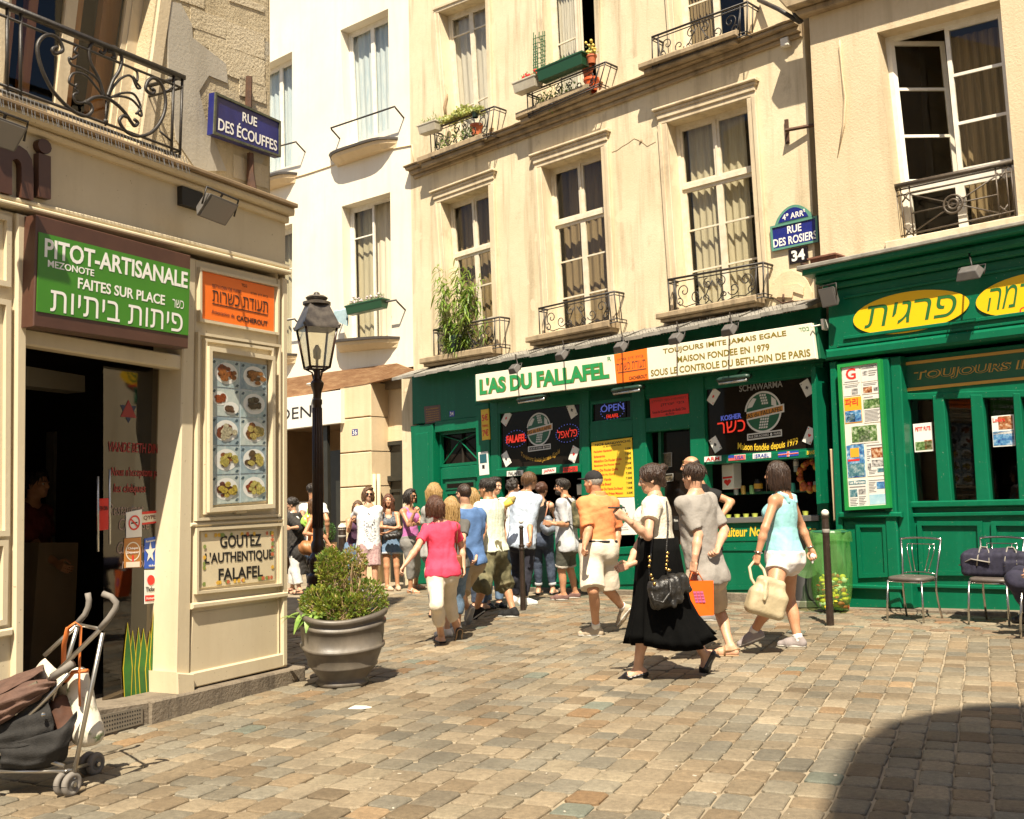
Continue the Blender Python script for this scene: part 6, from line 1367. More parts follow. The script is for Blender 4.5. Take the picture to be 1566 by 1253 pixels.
mb.tube([PL.p(485/2.983, 460/2.983, DS+.36), PL.p(481/2.983, 575/2.983, DS+.36)], .007, 6); mb.ball(PL.p(481/2.983, 555/2.983, DS+.36), .02, n=8)
bal = mb.obj('balcony_railing', M_IRON, corner, True)
mb = MB()
for i in range(56):
 s = i/55; a = qr.pt(s, -.02, .06); mb.tube([a, a-np.array([0, 0, .13])+PL.N*.03+PL.U*rs.uniform(-.015, .015)], .0022, 4, caps=False)
mb.obj('pigeon_spikes', MATS['spike_steel'], corner)
# ---- pita shop front
pita = thing('pita_shopfront', 'cream painted pita shop front with panelled pilasters and a dark doorway', 'shopfront', PL.pt(0, gz(*PL.pt(0, 0)[:2]), 0))
def lq(a, b, c, d_, d=0.): return Q(PL, a, b, c, d_, d)
S_ = MB()
S_.bevslab(lq((-60, 130), (437, 318), (437, 420), (-60, 293)), 0, 1, 0, 1, -.3, .0, .008)
for c, d0, d1 in ((((-60, 283), (439, 406), (439, 413), (-60, 291)), 0, .035), (((-60, 293), (438, 415), (438, 421), (-60, 300)), 0, .06)): S_.bevslab(lq(*c), 0, 1, 0, 1, d0-.05, d1, .01)
def sb(c, d0=-.3, d1=.0, bv=.01): S_.bevslab(lq(*c), 0, 1, 0, 1, d0, d1, bv)
sb(((-60, 302), (24, 325), (20, 1150), (-60, 1180)), -.3, -.01); sb(((22, 327), (38, 331), (31, 1110), (17, 1117)), -.3, .03);
for c in (((-40, 318), (15, 332), (14, 440), (-40, 430)), ((-40, 450), (14, 460), (12, 820), (-40, 822)), ((-40, 828), (10, 826), (8, 955), (-40, 965))): S_.frame(lq(*c), .035, -.009, .02)
sb(((-60, 972), (16, 960), (16, 972), (-60, 986)), -.1, .03)
sb(((33, 500), (285, 544), (284, 566), (33, 526)), -.12, -.02)
sb(((283, 392), (300, 396), (290, 1062), (268, 1062)), -.3, .0);
sb(((300, 396), (437, 428), (437, 920), (296, 940)), -.3, -.012)
sb(((296, 935), (437, 915), (437, 1018), (290, 1048)), -.3, -.012)
sb(((288, 1030), (437, 998), (438, 1019), (288, 1054)), -.05, .01); sb(((263, 1028), (290, 1030), (291, 1061), (264, 1066)), -.3, .05)
sb(((431, 425), (438, 427), (438, 1018), (431, 1019)), -.3, .015)
sb(((291, 923), (438, 905), (438, 913), (291, 932)), -.05, .025); sb(((291, 800), (436, 792), (436, 797), (291, 806)), -.05, .012)
for c in (((303, 409), (425, 436), (424, 513), (303, 492)), ((300, 508), (427, 528), (427, 790), (298, 797)), ((311, 518), (416, 533), (416, 780), (311, 787)), ((298, 808), (430, 800), (430, 896), (298, 909))): S_.frame(lq(*c), .022, -.013, .022)
sb(((246, 545), (283, 550), (268, 1062), (232, 1064)), -.31, -.3) if False else None
S_.hexa([PL.pt(*PL.uz(284, 540), -.05), PL.pt(*PL.uz(268, 1064), -.05), PL.pt(*PL.uz(268, 1064), -.25), PL.pt(*PL.uz(284, 540), -.25), PL.pt(PL.uz(284, 540)[0]+.06, PL.uz(284, 540)[1], -.05), PL.pt(PL.uz(268, 1064)[0]+.06, PL.uz(268, 1064)[1], -.05), PL.pt(PL.uz(268, 1064)[0]+.06, PL.uz(268, 1064)[1], -.25), PL.pt(PL.uz(284, 540)[0]+.06, PL.uz(284, 540)[1], -.25)])
S_.obj('joinery', M_SHOP, pita)
mb = MB(); q = lq((-60, 146), (436, 321), (436, 339), (-60, 165)); mb.bevslab(q, 0, 1.0, .35, 1, -.3, .12, .02); mb.bevslab(q, 0, 1.0, -.2, .35, -.05, .06, .02); mb.obj('cornice_ledge', M_SHOP, pita)
mb = MB(); q = lq((-60, 141), (434, 316), (434, 322), (-60, 147)); mb.bevslab(q, 0, 1.0, 0, 1, -.3, .16, .006); mb.obj('zinc_flashing', pm('brown_zinc', (.20, .14, .08), (.30, .21, .12), 5, .5, .1, 30), pita)
mb = MB(); a = PL.pt(ucs, 0, 0); n2 = PL.U
P0 = lambda d, z: PL.pt(ucs, z, d)
zb0 = PL.uz(437, 1018)[1]
mb.add([P0(0, zb0), P0(-5, zb0), P0(-5, zled), P0(0, zled)]+[p-PL.U*.1 for p in (P0(0, zb0), P0(-5, zb0), P0(-5, zled), P0(0, zled))], [(0, 1, 2, 3), (7, 6, 5, 4), (0, 4, 5, 1), (3, 2, 6, 7)]); mb.obj('end_wall', M_SHOP, pita)
mb = MB(); q = lq((216, 1072), (455, 1018), (455, 1046), (216, 1107)); mb.bevslab(q, 0, 1, -.2, 1, -.5, .09, .012); mb.obj('stone_plinth', M_PLINTH, pita)
mb = MB(); q = lq((20, 1100), (217, 1072), (217, 1108), (20, 1150)); mb.bevslab(q, 0, 1, -.2, 1.0, -.9, .07, .012); mb.obj('door_step', M_PLINTH, pita)
st = pm('grate_steel', (.24, .21, .17), (.32, .28, .22), 12, .45, metal=.5); hl = pm('hole_black', (.01, .01, .01))
gq_ = lq((150, 1092), (217, 1078), (217, 1108), (150, 1127), d=.072); mb = MB(); mb.slab(gq_, 0, 1, .05, .92, 0, .008); gr = mb.obj('vent_grate', st, pita); mb = MB()
for i in range(16):
 for j in range(4): disc(mb, gq_, (.06+.058*i, .2+.19*j), .045, 0, .0095, 8)
mb.obj('vent_holes', hl, gr, fix=False)
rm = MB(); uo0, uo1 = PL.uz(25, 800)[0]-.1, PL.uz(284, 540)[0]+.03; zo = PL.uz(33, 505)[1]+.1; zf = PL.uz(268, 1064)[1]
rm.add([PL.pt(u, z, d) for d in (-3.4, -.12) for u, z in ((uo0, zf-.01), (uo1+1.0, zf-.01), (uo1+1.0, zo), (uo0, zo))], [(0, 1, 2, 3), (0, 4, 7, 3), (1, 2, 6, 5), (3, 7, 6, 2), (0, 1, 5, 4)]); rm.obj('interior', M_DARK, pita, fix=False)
mb = MB(); q = Q(PL, (40, 560), (130, 575), (130, 600), (40, 590), d=-.8); mb.slab(q, 0, 1, 0, 1, -.2, 0); mb.obj('ceiling_lamp', pm('tube_cover', (.22, .2, .15), rough=.4), pita)
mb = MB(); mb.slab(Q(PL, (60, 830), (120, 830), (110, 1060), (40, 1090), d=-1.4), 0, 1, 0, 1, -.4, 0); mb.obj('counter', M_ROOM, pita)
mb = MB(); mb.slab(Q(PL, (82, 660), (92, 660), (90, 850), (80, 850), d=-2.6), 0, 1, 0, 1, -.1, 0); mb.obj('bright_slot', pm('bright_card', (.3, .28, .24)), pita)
gd = Q(PL, (158, 555), (245, 566), (247, 1058), (158, 1075), d=-.235)
dl = thing('glass_door', 'glass door with stickers and leaf decals in the pita shop doorway', 'door', gd.pt(.5, 0))
mb = MB(); mb.slab(gd, 0, 1, 0, 1, -.012, 0); mb.obj('pane', glass_mat('door_glass', (.55, .50, .42), .06, .03, .5), dl)
mb = MB(); mb.slab(gd, .985, 1.01, 0, 1, -.02, .006); mb.obj('edge_strip', wht, dl)
mb = MB(); mb.tube([gd.pt(.02, .46, .05), gd.pt(.02, .68, .05)], .009, 8); mb.tube([gd.pt(-.12, .44, .02), gd.pt(-.12, .66, .02)], .009, 8); mb.obj('handle', MATS['heater_reflector'], dl, True)
mb = MB(); mb2 = MB(); pink = pm('faded_red_film', (.26, .02, .015), rough=.4); pale = pm('faded_pink_film', (.26, .18, .15), rough=.4)
for s, a in (("VIANDE BETH DIN", (.08, .95, .735, .765)), ("Nous n'acceptons pas", (.12, 1.0, .655, .69)), ('les chèques', (.16, .72, .605, .64))): text(mb, s, gd, *a, d=.003, shear=.2, bold=.02)
for s, a in (('Restaurant', (.08, .68, .545, .58)), ('Climatisé', (.25, .78, .50, .535)), ('Citronnade', (.22, .88, .43, .465)), ('maison', (.30, .74, .385, .415))): text(mb2, s, gd, *a, d=.003, shear=.25)
mb.obj('red_lettering', pink, dl, fix=False); mb2.obj('pink_lettering', pale, dl, fix=False)
mb = MB(); mb2 = MB(); asp = gd.w/gd.h
for sg, m_ in ((1, mb), (-1, mb2)):
 c = (.42, .86); r_ = .036; pp = [(c[0]+r_*math.cos(a)/asp, c[1]+sg*r_*math.sin(a)) for a in (R(90), R(210), R(330))]
 qq = [gd.pt(*p, .003+(.001 if sg > 0 else 0)) for p in pp]; m_.add(qq, [(0, 1, 2)])
mb.obj('star_red', pink, dl, fix=False); mb2.obj('star_blue', pm('faded_blue_film', (.02, .028, .06), rough=.4), dl, fix=False)
lf = MB(); le = MB(); rs = np.random.RandomState(9)
lg = pm('leaf_green_film', (.03, .17, .02), (.015, .09, .02), 6, .4); ly = pm('leaf_yellow_film', (.62, .48, .02), rough=.4)
for i in range(4, 11):
 s = .06+.088*i+rs.uniform(-.02, .02); h = rs.uniform(.19, .26); wd_ = rs.uniform(.07, .10)
 o = [(s-wd_*.7, 0), (s-wd_, h*.4), (s-wd_*.5, h*.75), (s, h), (s+wd_*.5, h*.75), (s+wd_, h*.4), (s+wd_*.7, 0)]
 dz_ = .003+.0011*(i % 5)
 lf.add([gd.pt(s+(x-s)*.82, y*.97, dz_+.0005) for x, y in o], [tuple(range(7))]); le.add([gd.pt(x, y, dz_) for x, y in o], [tuple(range(7))])
lf.obj('leaf_decals', lg, dl, fix=False); le.obj('leaf_edges', ly, dl, fix=False)
def sticker(c, base, lab, lines, blocks=(), d=-.23):
 q = Q(PL, *c, d=d); ex = []
 for k_, (fn, m) in enumerate(blocks): mb = MB(); fn(mb, q); ex.append(('picture', mb, m))
 sign('sticker', lab, 'sticker', q, .002, base, lines, extra=ex, group='stickers on the pita shop door')
sticker(((193, 784), (217, 779), (217, 821), (193, 823)), wht, 'white no smoking sticker with red ring on the glass door', [], [(lambda mb, q: disc(mb, q, (.5, .55), .28, 0, .003, hole=.22), redp), (lambda mb, q: mb.slab(q, .3, .7, .52, .57, .001, .002), blkp), (lambda mb, q: mb.add([q.pt(.2, .72, .004), q.pt(.26, .76, .004), q.pt(.8, .38, .004), q.pt(.74, .34, .004)], [(0, 1, 2, 3)]), redp)])
sticker(((217, 783), (240, 781), (240, 800), (217, 803)), wht2, 'small cream sticker with red bars beside the no smoking sticker', [('QYPE', .1, .9, .3, .68, brnp, B)], [(lambda mb, q: mb.slab(q, 0, 1, .8, 1, .001, .002), redp), (lambda mb, q: mb.slab(q, 0, 1, 0, .15, .001, .002), redp)])
sticker(((190, 824), (216, 822), (216, 868), (190, 869)), pm('sticker_orange', (.50, .20, .04), rough=.4), 'orange round meal voucher sticker on the glass door', [('Chèque', .2, .8, .60, .70, wht, B), ('Déjeuner', .15, .85, .46, .56, wht, B)], [(lambda mb, q: disc(mb, q, (.5, .55), .32, 0, .0015, hole=.28), wht2), (lambda mb, q: mb.slab(q, .1, .9, .02, .2, .001, .002), wht2), (lambda mb, q: mb.slab(q, .45, .55, .2, .42, .001, .002), redp)])
def star(mb, q):
 pp = [(.42+(.42 if i % 2 == 0 else .17)*math.cos(R(90+36*i)), .52+(.36 if i % 2 == 0 else .14)*math.sin(R(90+36*i))) for i in range(10)]; tri = tessellate_polygon([[Vector((*p, 0)) for p in pp]]); mb.add([q.pt(*p, .003) for p in pp], [tuple(t) for t in tri])
sticker(((221, 824), (241, 820), (241, 869), (221, 870)), pm('sticker_blue', (.015, .09, .50), rough=.35), 'bright blue sticker with a white star on the glass door', [('Restaurant', .08, .92, .86, .93, wht, B), ('ticket', .3, .9, .06, .13, wht, B)], [(star, wht)])
sticker(((221, 872), (242, 872), (242, 922), (221, 924)), wht, 'white meal ticket sticker with a red ball on the glass door', [('Ticket', .08, .85, .36, .5, blkp, B), ('Restaurant', .1, .85, .13, .2, wht, dict(d=.006))], [(lambda mb, q: disc(mb, q, (.45, .70), .15, 0, .003), redp), (lambda mb, q: mb.slab(q, .04, .9, .08, .25, .001, .002), redp)])
sticker(((148, 763), (166, 762), (166, 810), (148, 812)), redp, 'red notice on the dark glass of the pita shop door', [('BETH DIN', .1, .9, .62, .75, blkp, B)], d=-.23)
brown = pm('brown_sign_paint', (.065, .026, .016), (.085, .036, .022), 4, .45); pgrn = pm('sign_green', (.045, .20, .012), (.05, .22, .014), 3, .4)
sg_ = lq((56, 328), (292, 391), (288, 533), (51, 499), d=.14)
t = sign('shop_sign', 'brown and green sign board with white pita lettering over the doorway', 'shop sign', sg_, .13, brown, [])
mb = MB(); gi = sg_.sub(.0, 1, .135, .845, .0); mb.slab(gi, .012, .992, 0, 1, .001, .006); mb.obj('green_panel', pgrn, t)
mb = MB()
for s, a, kw in (('PITOT-ARTISANALE', (.045, .975, .70, .945), dict(bold=.03)), ('MEZONOTE', (.065, .335, .585, .675), B), ('FAITES SUR PLACE', (.24, .81, .385, .53), dict(bold=.025)), (heb('כשר'), (.865, .95, .38, .50), B), (heb('פיתות ביתיות'), (.085, .945, .03, .30), dict(bold=.035))): text(mb, s, gi, *a, d=.007, **kw)
for s in (.05, .095, .29): pass
mb.obj('lettering', enw, t, fix=False)
orq = lq((307.5, 414), (420, 440), (419, 508.5), (307.5, 486), d=.0)
sign('kosher_sign', 'orange certificate sign with Hebrew lettering above the food photos', 'sign', orq, .01, orgp, [(heb('תעודת כשרות'), .14, .90, .40, .64, blkp, B), ('CACHEROUT', .46, .90, .10, .21, blkp, BB), ('Attestation de', .13, .43, .14, .22, brnp, {}), ('BETH-DIN DE PARIS', .14, .52, .70, .77, brnp, {}), (heb('בית דין פריז'), .65, .90, .72, .78, blkp, {}), (heb('בסד'), .52, .6, .86, .92, blkp, {}), ('____________', .14, .90, .34, .36, blkp, BB)])
fqd = lq((313, 530), (414, 546), (414, 777), (313, 784), d=.0)
t = thing('menu_photo_board', 'framed board of ten food photos beside the pita shop door', 'photo board', fqd.pt(.5, 0))
mb = MB(); mb.frame(fqd, .035, .0, .05); mb.bevslab(fqd, .42, .58, -.02, .01, .0, .03, .005); mb.obj('frame', M_SHOP, t)
bd = lq((322, 547), (408, 559), (407, 766), (322, 773), d=.01); mb = MB(); mb.slab(bd, 0, 1, 0, 1, -.01, 0); mb.obj('backing', pm('pale_tablecloth', (.40, .47, .47), (.52, .56, .54), 14, .3, c3=(.34, .41, .46)), t)
plate = pm('plate_white', (.66, .66, .62), rough=.2); foods = [[(.22, .05, .01), (.30, .10, .02)], [(.15, .08, .03), (.35, .14, .03)], [(.30, .06, .01), (.12, .06, .03)], [(.14, .12, .07), (.10, .07, .04)], [(.20, .05, .02), (.50, .45, .3)], [(.22, .08, .02), (.45, .35, .1)], [(.30, .10, .03), (.5, .42, .1)], [(.12, .07, .03), (.48, .4, .1)], [(.16, .05, .03), (.5, .38, .06)], [(.28, .06, .02), (.52, .45, .12)]]
rs = np.random.RandomState(12)
for i in range(10):
 r_, c_ = divmod(i, 2); cx, cy = .25+.5*c_, .9-.2*r_; q = bd.sub(.5*c_+.015, .5*c_+.485, .8-.2*r_+.006, 1-.2*r_-.006)
 mb = MB(); mb.slab(q, 0, 1, 0, 1, .001, .003); ph_ = mb.obj('photo', pm('photo_cloth%d' % (i % 3), *[((.26, .35, .36), (.42, .48, .47)), ((.30, .38, .40), (.18, .25, .30)), ((.36, .42, .40), (.45, .50, .47))][i % 3], 20, .3), t)
 mb = MB(); cc = (.52, .52)
 def el(mb_, c0, rx, ry, d, n=26):
  v = [q.pt(c0[0]+rx*math.cos(a), c0[1]+ry*math.sin(a), d) for a in np.linspace(0, 2*math.pi, n, endpoint=False)]; mb_.add(v, [tuple(range(n))])
 if i == 2: el(mb, (.30, .64), .28, .26, .004); el(mb, (.70, .30), .28, .24, .005)
 else: el(mb, cc, .43, .40, .004)
 mb.obj('plate', plate, ph_, fix=False)
 for k in range(2):
  mb = MB()
  for b in range(11 if i != 2 else 5):
   a, rr = rs.rand()*6.28, rs.rand()**.5*(.26 if i != 2 else .13); cc2 = cc if i != 2 else [(.30, .64), (.70, .30)][k]
   p = (cc2[0]+rr*math.cos(a), cc2[1]+rr*math.sin(a)*.9)
   if i != 2 and k == 0: p = (p[0]*.9, p[1])
   if i != 2 and k == 1: p = (min(p[0]*1.12, .85), p[1]*.95)
   u_ = rs.uniform(.08, .14); el(mb, p, u_, u_*rs.uniform(.6, 1.1), .006+.0003*b+.004*k, 9)
  mb.obj('food', pm('food_%d_%d' % (i, k), foods[i][k], tuple(x*.35 for x in foods[i][k]), 60, .4), ph_, fix=False)
 mb = MB()
 for b in range(3):
  a = [(.08, .9), (.92, .1), (.9, .92)][b]; v = [(a[0]-.07, a[1]-.04), (a[0], a[1]+.06), (a[0]+.07, a[1]+.03), (a[0]+.02, a[1]-.06)]; mb.add([q.pt(*p, .0045) for p in v], [(0, 1, 2, 3)])
 mb.obj('leaves', pm('cloth_print', (.05, .08, .10), rough=.4), ph_, fix=False)
gp = lq((307, 813.5), (420, 809.5), (420.5, 888), (307, 900), d=.0)
mb1, mb2_, mb3 = MB(), MB(), MB()
rs = np.random.RandomState(14)
for i in range(46):
 k = rs.rand()*2*(gp.w+gp.h); a = (k/gp.w, 0) if k < gp.w else ((k-gp.w)/gp.w, 1) if k < 2*gp.w else (0, (k-2*gp.w)/gp.h) if k < 2*gp.w+gp.h else (1, (k-2*gp.w-gp.h)/gp.h)
 a = (min(.96, max(.04, a[0])), min(.93, max(.07, a[1]))); (mb1, mb2_, mb3)[i % 3].add([gp.pt(a[0]+.025*math.cos(x)*rs.uniform(.6, 1.2), a[1]+.04*math.sin(x), .002+.0001*i) for x in np.linspace(0, 6.28, 6, endpoint=False)], [tuple(range(6))])
sign('falafel_sign', 'cream panel with black falafel lettering inside a border of little flowers', 'sign', gp, .01, pm('panel_cream', (.70, .60, .40), (.66, .55, .36), 5, .5), [('GOUTEZ', .24, .80, .69, .92, blkp, BB), ("L'AUTHENTIQUE", .05, .965, .395, .62, blkp, BB), ('FALAFEL', .22, .82, .10, .32, blkp, BB)], extra=[('flowers_yellow', mb1, pm('flower_yellow', (.72, .42, .05))), ('flowers_red', mb2_, pm('flower_red', (.55, .14, .06))), ('flowers_green', mb3, pm('flower_green', (.22, .28, .07)))])
es = Q(PL, (328, 141), (428, 186), (428, 241), (325, 205), d=DS+.10)
mossy = pm('mossy_edge', (.05, .055, .03), (.10, .10, .06), 20, .8)
sign('street_name_plate', 'weathered blue enamel plate of Rue des Écouffes on the stone corner', 'street sign', es, .06, pm('worn_blue_enamel', (.012, .014, .10), (.02, .026, .17), 5, .3, stretch=(1, 1, .3)), [('RUE', .41, .63, .58, .82, enw, B), ('DES ÉCOUFFES', .07, .95, .14, .50, enw, B)], frame=mossy, fwd=.02)
mb = MB(); mb.tube([PL.p(381, 118, DS+.05), PL.p(380, 165, DS+.05)], .03, 6); mb.tube([PL.p(383, 235, DS+.05), PL.p(383, 265, DS+.05), PL.p(386, 298, DS+.06)], [.03, .035, .05], 6); mb.obj('rusty_post', ir, corner)
mi = lq((28, 232), (75, 247), (75, 310), (28, 299), d=.0); t = thing('shop_letters', 'big dark brown letters on the shaded cream fascia', 'lettering', mi.pt(.5, 0))
mq_ = lq((-44, 192), (43, 224), (43, 308), (-44, 286), d=.002); mb = MB(); text(mb, 'm', mq_, 0, 1, .0, .9, d=.0, th=.05, bold=.05); mb.obj('letter', brown, t)
mb = MB(); iq = lq((50, 211), (71, 218), (71, 307), (50, 302), d=.002); text(mb, 'i', iq, 0, 1, 0, 1, d=.0, th=.05, bold=.05); mb.obj('letter', brown, t)
mb = MB(); mb.slab(lq((271, 286), (303, 297), (303, 324), (271, 314)), 0, 1, 0, 1, .0, .05); tag(mb.obj('junction_box', pm('matt_black', (.012, .011, .01), rough=.6), None), 'black square box on the cream fascia beside the floodlight', 'box')
flood('tilted grey floodlight on the cream fascia of the pita shop', PL.p(334, 322, .38), PL.N*.75-np.array([0, 0, .65])+PL.U*.05, .34, .20, arm=PL.p(334, 308, .0))
flood('grey floodlight cut by the left edge of the photo', PL.p(2, 204, .30), PL.N*.75-np.array([0, 0, .65]), .28, .18, arm=PL.p(5, 190, .0))
# --- mansard house behind the camera, whose shade falls on the lower right paving
opp = thing('opposite_house', 'house across the street behind the viewer, outside the photo', 'house', (6, -4, 0))
sh = SUNV/SUNV[2]
def cast(gx, gy, yw=-3.0):
 h = (yw-gy)/sh[1]; return (gx+sh[0]*h, h)
pf = []
for px, py in ((1252, 1300), (1258, 1235), (1272, 1190), (1300, 1140), (1350, 1106), (1410, 1089), (1480, 1079), (1600, 1072)): g = ground(px, py); pf.append(cast(g[0], g[1]))
pf = [(pf[0][0], -.5)]+pf+[(13.0, pf[-1][1]+.3), (13.0, -.5)]
mb = MB(); n = len(pf); v = [(x, -3.0, z) for x, z in pf]+[(x, -12.0, z) for x, z in pf]; tri = tessellate_polygon([[Vector((x, z, 0)) for x, z in pf]])
mb.add(v, [tuple(t) for t in tri]+[tuple(n+i for i in t) for t in tri]+[(i, (i+1) % n, n+(i+1) % n, n+i) for i in range(n)]); mb.obj('front_wall', M_CREAM2, opp)
mb = MB()
for i in range(4):
 for j in range(3): mb.box((3.2+2.6*i, -2.99, 2.2+3.3*j), 1.1, .08, 1.9)
mb.obj('windows', MATS['black_glass'], opp)
# --- street furniture
lampm = pm('lamp_brown_paint', (.030, .014, .009), (.045, .022, .014), 12, .28, .05, 40)
lb_ = ground(487, 940); D = lb_[1]
def lz(py): return at(485, py, D)[2]
lamp = thing('street_lamp', 'old brown iron street lamp with a four sided lantern behind the planter', 'street lamp', lb_)
c0 = np.array([lb_[0], lb_[1], 0])
mb = MB(); z = lambda py: lz(py)
pr_ = [(.15, lb_[2]), (.15, z(925)), (.12, z(915)), (.125, z(895)), (.15, z(888)), (.15, z(880)), (.11, z(876)), (.13, z(868)), (.15, z(858)), (.115, z(850)), (.085, z(845)), (.10, z(838)), (.10, z(832)), (.075, z(826)), (.07, z(810)), (.06, z(620)), (.07, z(618)), (.07, z(612)), (.055, z(610)), (.06, z(600)), (.085, z(592)), (.095, z(586)), (.075, z(583)), (.05, z(580)), (.045, z(566))]
mb.lathe(c0, pr_, 20); mb.obj('lamp_post', lampm, lamp, 'auto')
mb = MB()
for i in range(12):
 a = i/12*2*math.pi; mb.tube([c0+np.array([math.cos(a)*.070, math.sin(a)*.070, z(808)]), c0+np.array([math.cos(a)*.060, math.sin(a)*.060, z(624)])], .011, 5)
 mb.ball(c0+np.array([math.cos(a)*.142, math.sin(a)*.142, z(858)]), .022, .022, .05, 6); mb.ball(c0+np.array([math.cos(a)*.128, math.sin(a)*.128, z(905)]), .016, .016, .06, 6)
mb.obj('flutes', lampm, lamp, True)
ya = R(28); hz0, hz1, hz2 = z(563), z(500), z(466)
ring = lambda r_, zz: [c0+np.array([math.cos(ya+i*math.pi/2+math.pi/4)*r_, math.sin(ya+i*math.pi/2+math.pi/4)*r_, zz]) for i in range(4)]
B0, B1, B1o, B2 = ring(.20, hz0), ring(.325, hz1), ring(.37, hz1-.01), ring(.19, hz2)
fr_ = MB()
for i in range(4):
 j = (i+1) % 4; fr_.tube([B0[i], B1[i]], .018, 6); fr_.tube([B0[i], B0[j]], .018, 6); fr_.tube([B1[i], B1[j]], .02, 6)
 for k in (-.35, .35): pass
for i in range(4):
 a = ring(.20, hz0)[i]; fr_.tube([a, a*.4+(c0+np.array([0, 0, z(574)]))*.6, c0+np.array([(a-c0)[0]*.25, (a-c0)[1]*.25, z(582)])], .013, 6)
fr_.obj('lantern_frame', lampm, lamp, True)
rf = MB(); rf.add(B1o+B2+[p+np.array([0, 0, -.03]) for p in B1o], [(0, 1, 5, 4), (1, 2, 6, 5), (2, 3, 7, 6), (3, 0, 4, 7), (4, 5, 6, 7), (0, 8, 9, 1), (1, 9, 10, 2), (2, 10, 11, 3), (3, 11, 8, 0), (8, 11, 10, 9)])
rf.lathe(c0, [(.20, hz2-.005), (.20, hz2+.03), (.10, hz2+.06), (.09, z(461)), (.14, z(459)), (.16, z(456)), (.12, z(453)), (.05, z(452)), (.04, z(448)), (.0, z(446))], 16)
for i in range(4): a = (B1o[i]+B1o[(i+1) % 4])/2; fr = B1o[i]; rf.ball(fr*.96+c0*.04+np.array([0, 0, hz1*.04+.01-.0]), .025, n=6)
rf.obj('lantern_roof', pm('lamp_roof', (.035, .028, .022), (.10, .085, .07), 9, .35, .1, 30), lamp, 'auto')
gp_ = MB()
for i in range(4): j = (i+1) % 4; q4 = [B0[i], B0[j], B1[j], B1[i]]; cn = sum(q4)/4; inn = (c0+np.array([0, 0, cn[2]])-cn)*.03; gp_.hexa([p*.97+cn*.03+inn for p in q4]+[p*.97+cn*.03+inn*1.3 for p in q4])
gp_.obj('lantern_glass', glass_mat('lantern_glass_pane', (.93, .92, .86), .16, .25, .4), lamp)
mb = MB(); mb.lathe(c0, [(.02, hz0), (.02, hz0+.12), (.05, hz0+.14), (.06, hz0+.25), (.02, hz0+.33)], 12); mb.obj('burner', pm('burner_white', (.6, .58, .5), rough=.4), lamp, True)
# --- planter
pb = ground(524, 1047); plt = thing('planter', 'big grey planter pot with wavy rim and raised bands by the corner', 'planter', pb)
pk = .76; sq = lambda a: (abs(math.cos(a-.35))**3.2+abs(math.sin(a-.35))**3.2)**(-1/3.2)*.93
R0 = .40
tw = lambda a, zz: .035*math.cos(2*(a+math.pi/2-.08))*-1*(zz/.62)
pm_pot = pm('pot_grey', (.075, .062, .05), (.14, .118, .092), 4, .45, .25, 18, stretch=(1, 1, .6), c3=(.10, .085, .066))
prof = [(.19, 0), (.235, .012), (.24, .04), (.215, .055), (.255, .10), (.30, .15), (.318, .165), (.322, .175), (.318, .19), (.345, .25), (.365, .30), (.385, .305), (.39, .318), (.385, .333), (.37, .338), (.382, .42), (.382, .48), (.40, .486), (.403, .50), (.398, .513), (.386, .518), (.386, .545), (.41, .555), (.418, .575), (.41, .597), (.385, .60), (.365, .57), (.35, .52), (.0, .50)]
mb = MB(); mb.lathe(pb, [(r_*.93, z_*1.0) for r_, z_ in prof], 64, squash=lambda a: 1+(sq(a)-1)*.75, twist=tw, caps=False); mb.obj('pot', pm_pot, plt, True)
mb = MB(); mb.lathe(pb+np.array([0, 0, .5]), [(.0, .02), (.15, .025), (.33, .0)], 24, caps=False); mb.obj('soil', pm('soil', (.03, .02, .012), (.06, .04, .025), 20, .95, 1, 40), plt, True)
def leaves(rs, C_, n, size, spread=None, up=.3, asp=.5):
 V = []; Fc = []
 for c, d in C_:
  d = unit(d); s = np.cross(d, rs.normal(size=3)); s = unit(s); nn = np.cross(d, s); L = size*rs.uniform(.6, 1.35); w_ = L*asp*.5; b = len(V)
  V += [c, c+d*L*.5+s*w_+nn*w_*.35, c+d*L, c+d*L*.5-s*w_+nn*w_*.35, c+d*L*.5]; Fc += [(b, b+1, b+4), (b+1, b+2, b+4), (b+2, b+3, b+4), (b+3, b, b+4)]
 return V, Fc
def leafmat(name, a, b, sc=18, c3=None):
 m = pm(name, a, b, sc, .42, c3=c3, detail=3); bs = m.node_tree.nodes['Principled BSDF']
 n = m.node_tree; tr = n.nodes.new('ShaderNodeBsdfTranslucent'); mx = n.nodes.new('ShaderNodeMixShader'); mx.inputs[0].default_value = .28; tr.inputs[0].default_value = (*[min(1, x*1.6) for x in b], 1)
 o = n.nodes['Material Output']; n.links.new(bs.outputs[0], mx.inputs[1]); n.links.new(tr.outputs[0], mx.inputs[2]); n.links.new(mx.outputs[0], o.inputs[0]); return m
boxm = leafmat('box_leaf', (.05, .11, .014), (.27, .29, .04), 9, c3=(.12, .18, .025)); boxd = leafmat('box_leaf_dry', (.22, .20, .05), (.36, .27, .09), 14); twm = pm('dry_twig', (.28, .18, .09), (.40, .28, .16), 20, .8)
shr = thing('box_shrub', 'patchy box shrub with dry twigs growing in the grey planter', 'shrub', pb+np.array([0, 0, .5])); rs = np.random.RandomState(21)
tops = []; tw_ = MB()
lobes = [((-.02, .05, .86), (.17, .17, .20), 620), ((-.10, .02, .98), (.11, .13, .13), 330), ((.09, .05, 1.0), (.10, .12, .12), 260), ((.20, .0, .68), (.17, .20, .17), 560), ((-.17, -.02, .66), (.17, .20, .15), 560), ((.02, -.10, .62), (.22, .14, .13), 480)]
CL = []; CD = []
